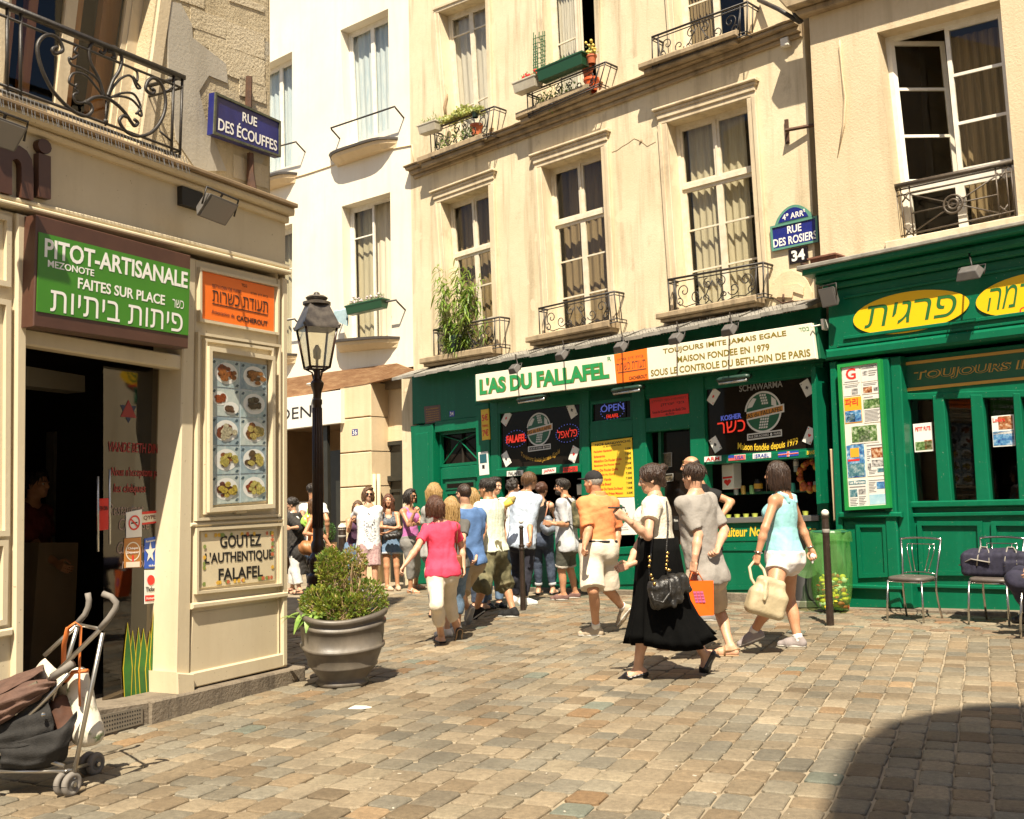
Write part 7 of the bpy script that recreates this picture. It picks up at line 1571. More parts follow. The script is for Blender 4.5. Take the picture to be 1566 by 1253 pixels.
for (cx, cy, cz), (rx, ry, rz), n in lobes:
 for i in range(12):
  v = unit(rs.normal(size=3)); v[2] = abs(v[2])*.8-.2; e = pb+np.array([cx+v[0]*rx, cy+v[1]*ry, cz+v[2]*rz]); s0 = pb+np.array([cx*.5+rs.normal()*.03, cy*.5+rs.normal()*.03, .5]); m_ = (s0*.45+e*.55)+rs.normal(size=3)*.025
  tw_.tube([s0, m_, e+unit(e-m_)*.02], [.0065, .0045, .002], 4, caps=False); tops.append((e, m_, s0))
 for i in range(n*3):
  v = unit(rs.normal(size=3)); r_ = rs.uniform(.72, 1.04); cl = math.sin(v[0]*6+cx*40)*math.sin(v[1]*7)*math.sin(v[2]*6+1)
  if cl > .22: continue
  p = pb+np.array([cx+v[0]*rx*r_, cy+v[1]*ry*r_, cz+v[2]*rz*r_])
  if p[2] < pb[2]+.5: continue
  (CD if (cx > .05 and cz > .95 and rs.rand() < .8) or rs.rand() < .2 else CL).append((p, v+np.array([0, 0, .5])+rs.normal(size=3)*.5))
for i in range(16):
 a = pb+np.array([rs.uniform(.02, .17), rs.uniform(-.12, .05), rs.uniform(.6, .8)]); tw_.tube([a, a+np.array([rs.normal()*.02, rs.normal()*.02, .14]), a+np.array([rs.normal()*.04, rs.normal()*.04, rs.uniform(.2, .34)])], [.005, .004, .002], 4, caps=False)
tw_.obj('twigs', twm, shr); v, f = leaves(rs, CL, 0, .036); link('leaves', v, f, boxm, shr, fix=False); v, f = leaves(rs, CD, 0, .028); link('dry_leaves', v, f, boxd, shr, fix=False)
wd_ = thing('weed_plant', 'pale green leafy weed spilling over the planter rim on the left', 'plant', pb+np.array([-.25, -.15, .52])); wl = leafmat('weed_leaf', (.13, .27, .05), (.30, .42, .10), 12)
def bigleaf(base, d, L, w_, droop, V, Fc, n=7, fold=.25):
 d = unit(d); s = unit(np.cross(d, (0, 0, 1))+1e-6); b = len(V); p = np.array(base, float)
 for i in range(n+1):
  t = i/n; wv = w_*math.sin(math.pi*min(1, t*.92+.06))**.8; dz = np.array([0, 0, -droop*t*t*L]); c = p+d*L*t+dz; V += [c+s*wv+np.array([0, 0, fold*wv]), c, c-s*wv+np.array([0, 0, fold*wv])]
 for i in range(n): a = b+3*i; Fc += [(a, a+1, a+4, a+3), (a+1, a+2, a+5, a+4)]
V, Fc = [], []; rs = np.random.RandomState(22)
for i in range(34):
 a = rs.uniform(2.6, 5.0); o = pb+np.array([-.20+rs.normal()*.07, -.16+rs.normal()*.06, .53+rs.uniform(0, .06)]); bigleaf(o, (math.cos(a), math.sin(a), rs.uniform(.2, 1.3)), rs.uniform(.08, .15), rs.uniform(.022, .038), rs.uniform(.2, .8), V, Fc)
bigleaf(pb+np.array([-.26, -.16, .60]), (-1, -.2, .4), .23, .03, .7, V, Fc); bigleaf(pb+np.array([-.27, -.2, .60]), (-.5, -.8, .3), .13, .03, 1.4, V, Fc); bigleaf(pb+np.array([-.22, -.22, .60]), (-.1, -.9, .3), .12, .03, 1.4, V, Fc)
link('leaves', V, Fc, wl, wd_, True, fix=False)
# --- bollards, bin, rubbish bag
bolm = pm('bollard_brown', (.020, .012, .008), (.035, .022, .015), 14, .38)
def bollard(px, gy, ty, lab, r=.036, top='ball', slim=True):
 g = ground(px, gy); h = at(px, ty, g[1])[2]-g[2]; t = thing('bollard', lab, 'bollard', g, 'iron bollards with pale ball tops'); mb = MB()
 pf_ = [(r*1.15, 0), (r*1.1, .3*h), (r, .66*h), (r*1.25, .665*h), (r*1.25, .68*h), (r*.95, .69*h), (r*1.25, .70*h), (r*1.25, .715*h), (r*.85, .72*h), (r*.8, .90*h), (r*1.1, .91*h), (r*.5, .93*h)] if slim else [(r*1.08, 0), (r, .8*h), (r, .81*h), (r*1.05, .815*h), (r*1.05, .855*h), (r, .86*h), (r, .925*h), (r*1.15, .93*h), (r*1.15, .945*h), (r*.6, .95*h)]
 mb.lathe(g, pf_, 16); mb.obj('post', bolm, t, 'auto'); mb = MB(); rb = r*1.0 if slim else r*1.1; mb.ball(g+np.array([0, 0, h-rb]), rb, n=14); mb.obj('ball_top', pm('ball_grey_white', (.62, .58, .50), (.72, .69, .62), 8, .4), t, True)
 if not slim: mb = MB(); mb.lathe(g, [(r*1.04, .80*h), (r*1.07, .802*h), (r*1.07, .83*h), (r*1.04, .832*h)], 16, caps=False); mb.obj('band', pm('band_grey', (.28, .26, .23), rough=.5), t, True)
bollard(800, 934, 794, 'slim dark bollard with a pale ball top in front of the queue', .033); bollard(1270, 958, 779, 'stout dark bollard with grey band beside the green rubbish bag', .037, slim=False); bollard(524, 905, 801, 'dark bollard with grey ball top by the stone pier', .07, slim=False)
bg = ground(1232, 928); bn = thing('litter_bin', 'tall black litter bin behind the woman in turquoise', 'bin', bg); mb = MB(); mb.lathe(bg, [(.24, 0), (.24, .10), (.225, .12), (.22, .45), (.215, .46), (.215, .47), (.22, .48), (.235, .86), (.25, .88), (.25, .93), (.22, .95), (.19, .93), (.18, .6), (0, .6)], 28, caps=False); mb.obj('bin_body', pm('bin_black', (.018, .016, .014), rough=.45), bn, 'auto'); mb = MB(); mb.lathe(bg, [(.243, .01), (.255, .02), (.255, .085), (.243, .095)], 28, caps=False); mb.obj('base_ring', pm('bin_grey_ring', (.20, .18, .15), rough=.5), bn, 'auto')
rb = ground(1279, 938)+np.array([.0, .10, 0]); rg = thing('rubbish_bag', 'translucent green rubbish bag of food scraps hanging from a ring stand', 'rubbish bag', rb)
grn_t = pm('green_bag_film', (.16, .40, .12), (.26, .52, .20), 5, .25, .5, 14, spec=.6);
n_ = grn_t.node_tree; bs = n_.nodes['Principled BSDF']; tr = n_.nodes.new('ShaderNodeBsdfTransparent'); tr.inputs[0].default_value = (.74, .93, .64, 1); tl = n_.nodes.new('ShaderNodeBsdfTranslucent'); tl.inputs[0].default_value = (.22, .48, .15, 1); m1 = n_.nodes.new('ShaderNodeMixShader'); m1.inputs[0].default_value = .35; m2 = n_.nodes.new('ShaderNodeMixShader'); m2.inputs[0].default_value = .68
n_.links.new(bs.outputs[0], m1.inputs[1]); n_.links.new(tl.outputs[0], m1.inputs[2]); n_.links.new(m1.outputs[0], m2.inputs[1]); n_.links.new(tr.outputs[0], m2.inputs[2]); n_.links.new(m2.outputs[0], n_.nodes['Material Output'].inputs[0])
V, Fc = [], []; nn = 48; rs = np.random.RandomState(3)
zz = [(0.03, .10), (.06, .17), (.16, .205), (.30, .22), (.42, .215), (.55, .225), (.70, .21), (.82, .205), (.93, .20), (.955, .212), (.95, .222), (.88, .228), (.84, .232)]
for z_, r_ in zz:
 for j in range(nn):
  a = 2*math.pi*j/nn; k = 1+.07*math.sin(5*a+z_*4)+.045*math.sin(11*a-z_*9)+.03*math.sin(17*a+z_*5); V.append(rb+np.array([math.cos(a)*r_*k, math.sin(a)*r_*k, z_+.012*math.sin(3*a)]))
Fc = [(i*nn+j, i*nn+(j+1) % nn, (i+1)*nn+(j+1) % nn, (i+1)*nn+j) for i in range(len(zz)-1) for j in range(nn)]+[tuple(range(nn-1, -1, -1))]
link('bag_film', V, Fc, grn_t, rg, True, fix=False)
V, Fc = [], []
for i in range(7):
 for j in range(9): t = i/6; s = j/8; V.append(rb+np.array([-.235-.13*t*s*1.5-.01*math.sin(5*t), -.10+.22*(s-.5)*(1-.5*t), .88-.42*t-.05*math.sin(3*s)]))
Fc = [(i*9+j, i*9+j+1, (i+1)*9+j+1, (i+1)*9+j) for i in range(6) for j in range(8)]; link('loose_flap', V, Fc, grn_t, rg, True, fix=False)
sm_ = [MB(), MB(), MB(), MB()]
for i in range(150): a = rs.rand()*6.28; r_ = rs.rand()**.5*.17; sm_[(i*i) % 7 % 4].ball(rb+np.array([math.cos(a)*r_, math.sin(a)*r_, .07+.36*rs.rand()**1.3]), rs.uniform(.012, .06), rs.uniform(.012, .05), rs.uniform(.008, .035), 7)
for m_, nm, cl in zip(sm_, ('yellow_scraps', 'white_scraps', 'red_scraps', 'brown_scraps'), ((.75, .52, .03), (.7, .68, .6), (.5, .08, .03), (.25, .14, .06))): m_.obj(nm, pm(nm, cl, rough=.5), rg, True)
mb = MB(); mb.tube([rb+np.array([math.cos(a)*.208, math.sin(a)*.208, .945]) for a in np.linspace(0, 2*math.pi, 24)], .012, 6); mb.tube([rb+np.array([.02, .22, .0]), rb+np.array([.0, .235, .95])], .02, 6); mb.obj('ring_stand', pm('stand_green', (.02, .12, .06), rough=.4), rg, True)
# --- chairs and holdall
chrome = pm('chrome_tube', (.52, .50, .46), rough=.22, metal=1.); seatm = pm('seat_vinyl', (.085, .07, .06), (.11, .09, .075), 10, .45, .05, 60)
def chair(lab):
 fl = [ground(1361, 951), ground(1409, 954)]; bl = [ground(1395, 941), ground(1433, 944)]
 t = thing('metal_chair', lab, 'chair', (fl[0]+fl[1]+bl[0]+bl[1])/4, 'metal cafe chairs by the green front'); b = wloc(t)
 x = unit((fl[1]-fl[0])*np.array([1, 1, 0])); y = np.array([-x[1], x[0], 0]); Zv = np.array([0, 0, 1.]); o = (fl[0]+fl[1])/2; o = np.array([o[0], o[1], gz(o[0], o[1])])
 P = lambda a, c, h: o+x*a+y*c+Zv*h
 mb = MB(); n = 20
 sh_ = [(.215*math.copysign(abs(math.cos(a))**.55, math.cos(a)), .20+.205*math.copysign(abs(math.sin(a))**.6, math.sin(a))) for a in np.linspace(0, 2*math.pi, n, endpoint=False)]
 rows = [(.93, .435), (1., .445), (1., .462), (.96, .474), (.80, .481), (.4, .479)]
 vs = [P(a*k, .2+(c-.2)*k, h) for k, h in rows for a, c in sh_]; mb.add(vs, [(i*n+j, i*n+(j+1) % n, (i+1)*n+(j+1) % n, (i+1)*n+j) for i in range(len(rows)-1) for j in range(n)]+[tuple(range(n-1, -1, -1)), tuple((len(rows)-1)*n+j for j in range(n))]); mb.obj('seat', seatm, t, True)
 for a in (-1, 1):
  mb = MB(); mb.tube([P(a*.185, .03, .44), P(a*.195, .01, .2), P(a*.20, .0, .0)], .0115, 8); mb.obj('leg', chrome, t, True)
  mb = MB(); mb.tube([P(a*.225, .47, .87), P(a*.20, .43, .62), P(a*.185, .385, .44), P(a*.185, .375, .32), P(a*.19, .41, .15), P(a*.20, .46, 0)], .0115, 8); mb.obj('leg', chrome, t, True)
 mb = MB(); mb.tube([P(a, .47+.03*(1-(a/.225)**2), .865+.012*(1-(a/.225)**2)) for a in np.linspace(-.23, .23, 9)], .012, 8)
 mb.tube([P(a, .46+.02*(1-(a/.2)**2), .81) for a in np.linspace(-.155, .155, 7)], .006, 6); mb.tube([P(a, .40, .49+.02*(1-(a/.18)**2)) for a in np.linspace(-.185, .185, 7)], .007, 6)
 for a, b2 in ((-.155, -.09), (-.10, -.05), (.155, .09), (.10, .05)): mb.tube([P(a, .465, .81), P(a*.95, .45, .72), P(b2, .405, .50)], .0055, 6)
 mb.obj('backrest', chrome, t, True)
 mb = MB(); mb.tube([P(-.185, .03, .428), P(.185, .03, .428), P(.185, .385, .428), P(-.185, .385, .428), P(-.185, .03, .428)], .010, 6); mb.obj('seat_frame', chrome, t, True)
 return t
ch1 = chair('empty metal chair with grey seat beside the press cuttings case')
def dup(o, dx):
 r_ = o.copy(); C.objects.link(r_); r_.location = Vector(o.location)+Vector(dx)
 for ch in list(o.children): c = ch.copy(); C.objects.link(c); c.parent = r_
 return r_
dlt = ground(1486, 956)-ground(1361, 951); ch2 = dup(ch1, dlt); ch2['label'] = 'metal chair carrying the navy holdall at the right edge'
sb_ = wloc(ch1)+dlt+np.array([0, 0, .48]); x = unit(dlt*np.array([1, 1, 0])); y = np.array([-x[1], x[0], 0]); Zv = np.array([0, 0, 1.])
hb_ = thing('holdall', 'navy holdall bag with grey handles lying on the right hand chair', 'bag', sb_)
S = SD(); c = sb_+Zv*.13+x*.02; S.rbox(c, np.array([x, y, Zv]), (.32, .15, .125), .05, .03); S.rbox(c-x*.05+Zv*.10, np.array([x, y, Zv]), (.22, .09, .06), .05, .05); S.rbox(c+x*.20-y*.14-Zv*.03, np.array([x, y, Zv]), (.10, .03, .07), .025, .02)
navyf = pm('navy_canvas', (.010, .009, .022), (.02, .018, .04), 20, .8, .3, 120); sobj('bag_body', S.mesh(.011, .010, 15, 4), navyf, hb_)
mb = MB(); gs = pm('grey_strap', (.24, .22, .19), rough=.7)
for s in (-.13, .13): mb.tube([c+x*(s-.02)-y*.155-Zv*.02, c+x*(s-.01)-y*.14+Zv*.08, c+x*s-y*.05+Zv*.17, c+x*(s+.05)+Zv*.16, c+x*(s+.09)-y*.10+Zv*.13, c+x*(s+.1)-y*.165+Zv*.0], .013, 8, flat=.5)
mb.tube([c-x*.33-Zv*.02-y*.1, c-x*.2-y*.16+Zv*.05, c-x*.02-y*.165+Zv*.02], .022, 8, flat=.3); mb.obj('handles', gs, hb_, True)
# --- litter paper
p_ = ground(550, 1083, .004); V = [p_+np.array(q) for q in ((-.09, -.03, 0), (.02, -.05, .004), (.10, .0, .002), (.05, .045, .006), (-.04, .03, .012), (0, 0, .016))]; V += [v-np.array([0, 0, .0015]) for v in V]
mb = MB(); mb.add(V, [(0, 1, 5), (1, 2, 5), (2, 3, 5), (3, 4, 5), (4, 0, 5)]+[(6+b, 6+a, 11) for a, b in ((0, 1), (1, 2), (2, 3), (3, 4), (4, 0))]+[(a, b, 6+b, 6+a) for a, b in ((1, 0), (2, 1), (3, 2), (4, 3), (0, 4))]); tag(mb.obj('paper_scrap', wht, None), 'white scrap of paper on the setts in front of the planter', 'paper')
# --- window plants and flower boxes
def trough(lab, P0, P1, hgt, dep, m, nrm, grp='flower troughs on the balconies'):
 a, b = np.array(P0), np.array(P1); t = thing('flower_trough', lab, 'flower box', (a+b)/2, grp); x = unit(b-a); z_ = np.array([0, 0, 1.]); n_ = nrm
 mb = MB(); p = []
 for h, k, e in ((0, .72, .02), (hgt, 1, 0)): p.append([a+x*e-n_*dep/2*k+z_*h, b-x*e-n_*dep/2*k+z_*h, b-x*e+n_*dep/2*k+z_*h, a+x*e+n_*dep/2*k+z_*h])
 mb.hexa(p[0]+p[1]); q = [[v+z_*o+(v-(a+b)/2-z_*hgt)*.04 for v in p[1]] for o in (-.02, .012)]; mb.hexa(q[0]+q[1]); mb.obj('trough', m, t, bevel=.008); return t
bushg = leafmat('pot_leaf', (.05, .13, .02), (.19, .30, .06), 14); bushy = leafmat('succulent_leaf', (.16, .24, .05), (.42, .40, .12), 12)
def bush(lab, name, P0, P1, rz, ry, n, size, m, flowers=None, cat='plant', asp=.5, seed=0, grp=None, hang=0.):
 a, b = np.array(P0, float), np.array(P1, float); t = thing(name, lab, cat, (a+b)/2, grp); rs = np.random.RandomState(seed); L = []; Fl = []; st = MB()
 for i in range(n):
  s = rs.rand(); v = unit(rs.normal(size=3)); v[2] = abs(v[2])*(1 if rs.rand() > hang else -1); c = a*(1-s)+b*s+PR.U*v[0]*.05+PR.N*v[1]*ry*rs.rand()**.4+np.array([0, 0, v[2]*rz*rs.rand()**.5*(.75+.4*math.sin(s*9+seed))])
  L.append((c, v+np.array([0, 0, .4])+rs.normal(size=3)*.4))
  if flowers and rs.rand() < flowers[1]: Fl.append(c+np.array([0, 0, .03])+PR.N*.03)
  if i % 9 == 0: st.tube([a*(1-s)+b*s, c], .003, 4, caps=False)
 v, f = leaves(rs, L, 0, size, asp=asp); link('foliage', v, f, m, t, fix=False); st.obj('stems', twm, t)
 if Fl:
  mb = MB(); [mb.ball(p, .022*rs.uniform(.7, 1.2), n=6) for p in Fl]; mb.obj('blossoms', flowers[0], t, True)
 return t
whp = pm('trough_white', (.50, .46, .36), (.42, .37, .28), 6, .5); gtp = pm('trough_green', (.015, .07, .03), rough=.4); terra = pm('terracotta', (.42, .10, .035), (.50, .14, .05), 8, .7); dkg = pm('trough_dark', (.012, .03, .02), rough=.4)
trough('cream trough hanging at the left end of the upper left balcony', PR.p(645, 208, .36), PR.p(672, 199, .36), .16, .22, whp, PR.N); bush('spiky green plant in the cream trough of the upper left balcony', 'potted_plant', PR.p(645, 196, .36), PR.p(672, 188, .36), .16, .08, 110, .09, bushg, asp=.16, seed=2)
bush('yellow green succulent mass along the upper left balcony rail', 'potted_plant', PR.p(680, 190, .30), PR.p(735, 172, .30), .20, .16, 1100, .055, bushy, asp=.8, seed=3); bush('trailing dark plant inside the upper left balcony rail', 'potted_plant', PR.p(670, 222, .24), PR.p(728, 202, .24), .26, .10, 380, .06, bushg, asp=.35, seed=4, hang=.5)
def pot(px, py, d, lab, r=.09, h=.17, m=None, grp='terracotta pots on the balconies'):
 P = PR.p(px, py, d); mb = MB(); mb.lathe(P, [(r*.7, 0), (r*.95, h*.8), (r*1.05, h*.8), (r*1.05, h), (r*.9, h), (r*.85, h*.85), (0, h*.85)], 16, caps=False); tag(mb.obj('flower_pot', m or terra, None, 'auto'), lab, 'flower pot', grp); return P+np.array([0, 0, h])
pot(729, 208, .2, 'terracotta pot at the right end of the upper left balcony', .11, .2); pot(727, 180, .33, 'small dark green pot on the succulent covered rail', .07, .12, dkg)
mb = MB(); rs = np.random.RandomState(9); pts = [PR.p(682, 180, .25), PR.p(680, 165, .26), PR.p(683, 152, .25), PR.p(684, 144, .25)]; mb.tube(pts, [.02, .03, .028, .015], 8); tag(mb.obj('dried_bunch', twm, None, True), 'thin dried bunch tied to the upper left balcony', 'plant')
trough('white trough with red flowers at the left of the middle upper balcony', PR.p(791, 146, .36), PR.p(825, 133, .36), .17, .24, whp, PR.N); trough('long green trough on the middle upper balcony rail', PR.p(828, 128, .36), PR.p(897, 100, .36), .19, .24, gtp, PR.N)
bush('red flowering plant in the white trough of the middle upper balcony', 'flowering_plant', PR.p(797, 128, .36), PR.p(826, 116, .36), .13, .09, 160, .05, bushg, (pm('geranium_red', (.70, .02, .015), rough=.5), .10), seed=6); bush('small sprigs growing in the long green trough', 'potted_plant', PR.p(835, 108, .36), PR.p(870, 96, .36), .10, .06, 60, .05, bushg, seed=7)
P = pot(905, 98, .33, 'terracotta pot on the right end of the middle upper balcony rail', .08, .13); bush('yellow blooming plant in the rail pot of the middle upper balcony', 'flowering_plant', P-PR.U*.06, P+PR.U*.06, .2, .08, 120, .04, bushy, (pm('blossom_yellow', (.70, .50, .10)), .15), seed=8)
pot(905, 140, .2, 'orange pot on the floor of the middle upper balcony', .12, .2, pm('orange_pot', (.62, .10, .02), rough=.4)); pot(899, 118, .22, 'dark pot stacked over the orange pot', .09, .15, terra); bush('dark trailing plants behind the middle upper balcony rail', 'potted_plant', PR.p(822, 158, .2), PR.p(880, 135, .2), .22, .1, 260, .06, bushg, asp=.4, seed=10, hang=.4)
mb = MB()
for i in range(7): s = i/6; mb.tube([PR.p(816+17*s, 118-6*s, .05), PR.p(816+17*s, 50+4*math.sin(i*2), .05)], .008, 5);
for i in range(8): y = 54+8*i; mb.tube([PR.p(815, y+6, .055), PR.p(834, y, .055)], .006, 5)
tag(mb.obj('trellis', pm('trellis_green', (.03, .13, .05), rough=.5), None), 'narrow green trellis beside the middle upper window', 'trellis')
bb_ = thing('bamboo_plant', 'tall leafy bamboo plant on the lower left balcony', 'plant', PR.p(700, 535, .12)); rs = np.random.RandomState(31); st = MB(); V, Fc = [], []
for i in range(26):
 o = PR.p(rs.uniform(688, 716), 540, .12); tip = PR.p(rs.uniform(672, 735), rs.uniform(405, 500), .14)+PR.N*rs.uniform(-.05, .28); m_ = o*.45+tip*.55+rs.normal(size=3)*.04; st.tube([o, m_, tip], [.008, .006, .003], 5, caps=False)
 for k in range(38):
  t = rs.uniform(.2, 1); p = (o*(1-t)+m_*t) if t < .5 else m_*(2-2*t)+tip*(2*t-1); d = PR.N*rs.uniform(-.2, 1)+PR.U*rs.normal()*.9+np.array([0, 0, rs.uniform(-.6, .5)]); bigleaf(p+rs.normal(size=3)*.03, d, rs.uniform(.11, .22), rs.uniform(.011, .018), rs.uniform(.15, .9), V, Fc, 4)
for i in range(90):
 p = PR.p(rs.uniform(715, 745), rs.uniform(480, 530), .1); d = PR.N*rs.uniform(-.2, 1)+PR.U*rs.normal()*.6+np.array([0, 0, rs.uniform(.3, 1.4)]); bigleaf(p, d, rs.uniform(.13, .24), .009, 1., V, Fc, 4)
st.obj('canes', pm('bamboo_cane', (.16, .18, .04), (.30, .26, .09), 10, .5), bb_, True); link('leaves', V, Fc, leafmat('bamboo_leaf', (.06, .14, .015), (.26, .33, .06), 8, c3=(.13, .22, .03)), bb_, True, fix=False)
mb = MB(); P = PR.p(702, 543, .12); mb.lathe(P, [(.13, 0), (.17, .3), (.17, .34), (.15, .34), (.0, .3)], 16, caps=False); tag(mb.obj('plant_tub', dkg, None, True), 'dark tub holding the bamboo on the lower left balcony', 'flower pot')
t = trough('dark green trough hanging on the white house window rail', P36.p(534, 483, .27), P36.p(589, 471, .27), .17, .22, gtp, P36.N)
bush('small pale flowers in the dark green trough of the white house', 'flowering_plant', P36.p(537, 468, .27), P36.p(586, 457, .27), .12, .09, 420, .04, leafmat('sage_leaf', (.13, .17, .08), (.28, .32, .18), 14), (pm('blossom_mauve', (.55, .45, .45)), .1), seed=13)
a, b = P36.p(512, 477, .25), P36.p(531, 473, .25); tw2 = MB(); n = 10; V = []
for k, dd_ in ((0, -.02), (1, .02)):
 for i in range(n+1):
  for j in range(9): s = j/8; tt = i/n; V.append(a*(1-s)+b*s+np.array([0, 0, .02-.36*tt*(1-.5*(1-s)*tt)])+P36.N*(dd_*(1-.3*tt)+.015*math.sin(s*9+tt*3)))
m_ = (n+1)*9; Fc = [(k*m_+i*9+j, k*m_+i*9+j+1, k*m_+(i+1)*9+j+1, k*m_+(i+1)*9+j) for k in (0, 1) for i in range(n) for j in range(8)]+[(j, j+1, m_+j+1, m_+j) for j in range(8)]
tag(link('towel', V, Fc, pm('towel_blue', (.30, .42, .46), (.38, .50, .54), 12, .9, .3, 80), None, True), 'pale blue towel hung over the rail of the white house', 'towel')
tb_ = ground(496, 893); tpp = thing('wicker_planter', 'tall tan wicker planter in the doorway behind the street lamp', 'planter', tb_); mb = MB(); mb.lathe(tb_, [(.19, 0), (.25, .78), (.26, .80), (.23, .80), (.0, .72)], 4, caps=False); mb.obj('tub', pm('wicker', (.26, .17, .085), (.17, .11, .055), 60, .8, .8, 70, stretch=(1, 1, 4)), tpp)
tt_ = thing('topiary_ball', 'round clipped green shrub ball in the tall wicker planter', 'shrub', tb_+np.array([0, 0, .8])); rs = np.random.RandomState(41); CL = []
for i in range(1300): v = unit(rs.normal(size=3)); CL.append((tb_+np.array([0, 0, 1.0])+v*.22*rs.uniform(.85, 1.05), v+rs.normal(size=3)*.6))
v, f = leaves(rs, CL, 0, .03); link('leaves', v, f, leafmat('topiary_leaf', (.02, .07, .012), (.07, .16, .03), 20), tt_, fix=False); mb = MB(); mb.ball(tb_+np.array([0, 0, 1.0]), .185, n=14); mb.obj('inner_twigs', pm('twig_dark', (.015, .03, .01)), tt_, True)
# --- stroller
alu = pm('brushed_aluminium', (.46, .43, .38), rough=.32, metal=.9); foam = pm('grey_foam', (.16, .14, .12), (.20, .18, .155), 20, .8); brf = pm('brown_canopy', (.085, .045, .032), (.12, .065, .045), 14, .8, .3, 90); blf = pm('black_mesh_cloth', (.012, .011, .01), (.022, .02, .018), 30, .9, .4, 140); whf = pm('cream_cloth', (.62, .56, .45), (.52, .46, .36), 8, .8, .2, 40)
sw0 = ground(103, 1218); D1 = sw0[1]; sr = thing('stroller', 'brown folding pushchair with grey handles parked before the pita shop', 'pushchair', sw0)
A_ = lambda px, py, o=0.: at(px, py, D1+o)
def wheel(c, r, ax, w_=.03):
 ax = unit(ax); u_ = unit(np.cross(ax, (0, 0, 1))); v_ = np.cross(u_, ax); mb = MB(); mb.tube([c+(u_*math.cos(a)+v_*math.sin(a))*(r-.017) for a in np.linspace(0, 2*math.pi, 28)], .0175, 10, caps=False); wo = mb.obj('wheel', foam, sr, True)
 mb = MB(); mb.tube([c-ax*.012, c+ax*.012], r*.68, 24); mb.tube([c-ax*.02, c+ax*.02], r*.25, 16); mb.obj('rim', pm('rim_grey', (.12, .11, .10), rough=.5), wo, 'auto'); mb = MB(); mb.tube([c-ax*.026, c+ax*.026], .012, 10); mb.obj('hub', chrome, wo, 'auto')
axl = unit(np.array([.93, -.37, 0])); rr = .064
wc = sw0+np.array([0, 0, rr])
wheel(wc+axl*.028, rr, axl); wheel(wc-axl*.028, rr, axl)
fw_ = wc+np.array([-.05, .42, 0]); fw_[2] = gz(fw_[0], fw_[1])+rr; wheel(fw_+axl*.028, rr, axl); wheel(fw_-axl*.028, rr, axl)
fo = .40
mb = MB()
for o, dx in ((0., 0), (fo, 0)):
 if o == 0: Lp = [(112, 1188), (157, 968)]; Hd = [(75, 1040), (152, 964), (156, 958)]; grip = [(153, 962), (167, 945), (177, 930), (178, 922), (170, 913), (157, 908)]; low = [(0, 1138), (60, 1080), (0, 1138)]
 else: Lp = [(88, 1060), (118, 960)]; Hd = [(68, 1003), (118, 956)]; grip = [(117, 955), (130, 940), (135, 928), (136, 918), (134, 907)]
 mb.tube([A_(*p, o) for p in Lp], .0125, 8); mb.tube([A_(*p, o) for p in Hd], .0125, 8)
 g2 = MB(); g2.tube([A_(*p, o) for p in grip], .0165, 10); g2.obj('handle_grip', foam, sr, True)
mb.tube([A_(112, 1188), A_(104, 1212)], .016, 8); mb.tube([A_(20, 1145), A_(98, 1172)], .012, 8); mb.tube([A_(0, 1138), A_(70, 1070), A_(105, 1030)], .012, 8); mb.tube([A_(-30, 1180), A_(100, 1180)], .010, 8); mb.tube([A_(-60, 1200), A_(0, 1138)], .012, 8)
mb.tube([A_(152, 962), A_(118, 955, fo)], .010, 8); mb.tube([A_(100, 1180), fw_], .010, 8)
mb.obj('frame', alu, sr, True)
g2 = MB(); g2.tube([A_(80, 1036), A_(112, 1014)], .022, 10); g2.obj('joint_sleeve', foam, sr, True)
def sheet(name, rows, m, sag=0., th=.006, sub=8, wr=.006, seed=1):
 g = [[A_(*p) for p in r_] for r_ in rows]; nr, nc = len(g), len(g[0]); V = []; rs = np.random.RandomState(seed)
 def cr(p0, p1, p2, p3, t): return .5*((2*p1)+(p2-p0)*t+(2*p0-5*p1+4*p2-p3)*t*t+(3*p1-p0-3*p2+p3)*t**3)
 def line(P, n): return [cr(P[max(i-1, 0)], P[i], P[min(i+1, len(P)-1)], P[min(i+2, len(P)-1)], t) for i in range(len(P)-1) for t in np.linspace(0, 1, n, endpoint=False)]+[P[-1]]
 R_ = [line(r_, sub) for r_ in g]; Gd = list(zip(*[line([R_[k][c] for k in range(nr)], sub) for c in range(len(R_[0]))])); H, Wd = len(Gd), len(Gd[0])
 for i in range(H):
  for j in range(Wd): V.append(Gd[i][j]+np.array([0, -1, .5])*wr*(math.sin(i*1.1+.35*j+seed)+.7*math.sin(i*.5-j*.6+2*seed)))
 n = len(V); V += [v+np.array([.0, th, -th*.3]) for v in V]; Fc = [(b+i*Wd+j, b+i*Wd+j+1, b+(i+1)*Wd+j+1, b+(i+1)*Wd+j) for b in (0, n) for i in range(H-1) for j in range(Wd-1)]
 ed = [i*Wd for i in range(H)]+[(H-1)*Wd+j for j in range(1, Wd)]+[i*Wd+Wd-1 for i in range(H-2, -1, -1)]+[j for j in range(Wd-2, 0, -1)]; Fc += [(a, b, n+b, n+a) for a, b in zip(ed, ed[1:]+ed[:1])]
 return link(name, V, Fc, m, sr, True)
sheet('canopy', [[(86, 1040, .36), (45, 1040, .38), (0, 1052, .40), (-50, 1075, .4)], [(84, 1036, .12), (45, 1042, .12), (0, 1058, .12), (-50, 1084, .12)], [(85, 1042, -.02), (47, 1050, -.04), (0, 1072, -.05), (-50, 1100, -.05)], [(78, 1052, -.03), (42, 1070, -.05), (0, 1092, -.06), (-50, 1120, -.06)], [(60, 1068, -.01), (32, 1088, -.03), (0, 1108, -.04), (-50, 1136, -.04)]], brf, wr=.009)
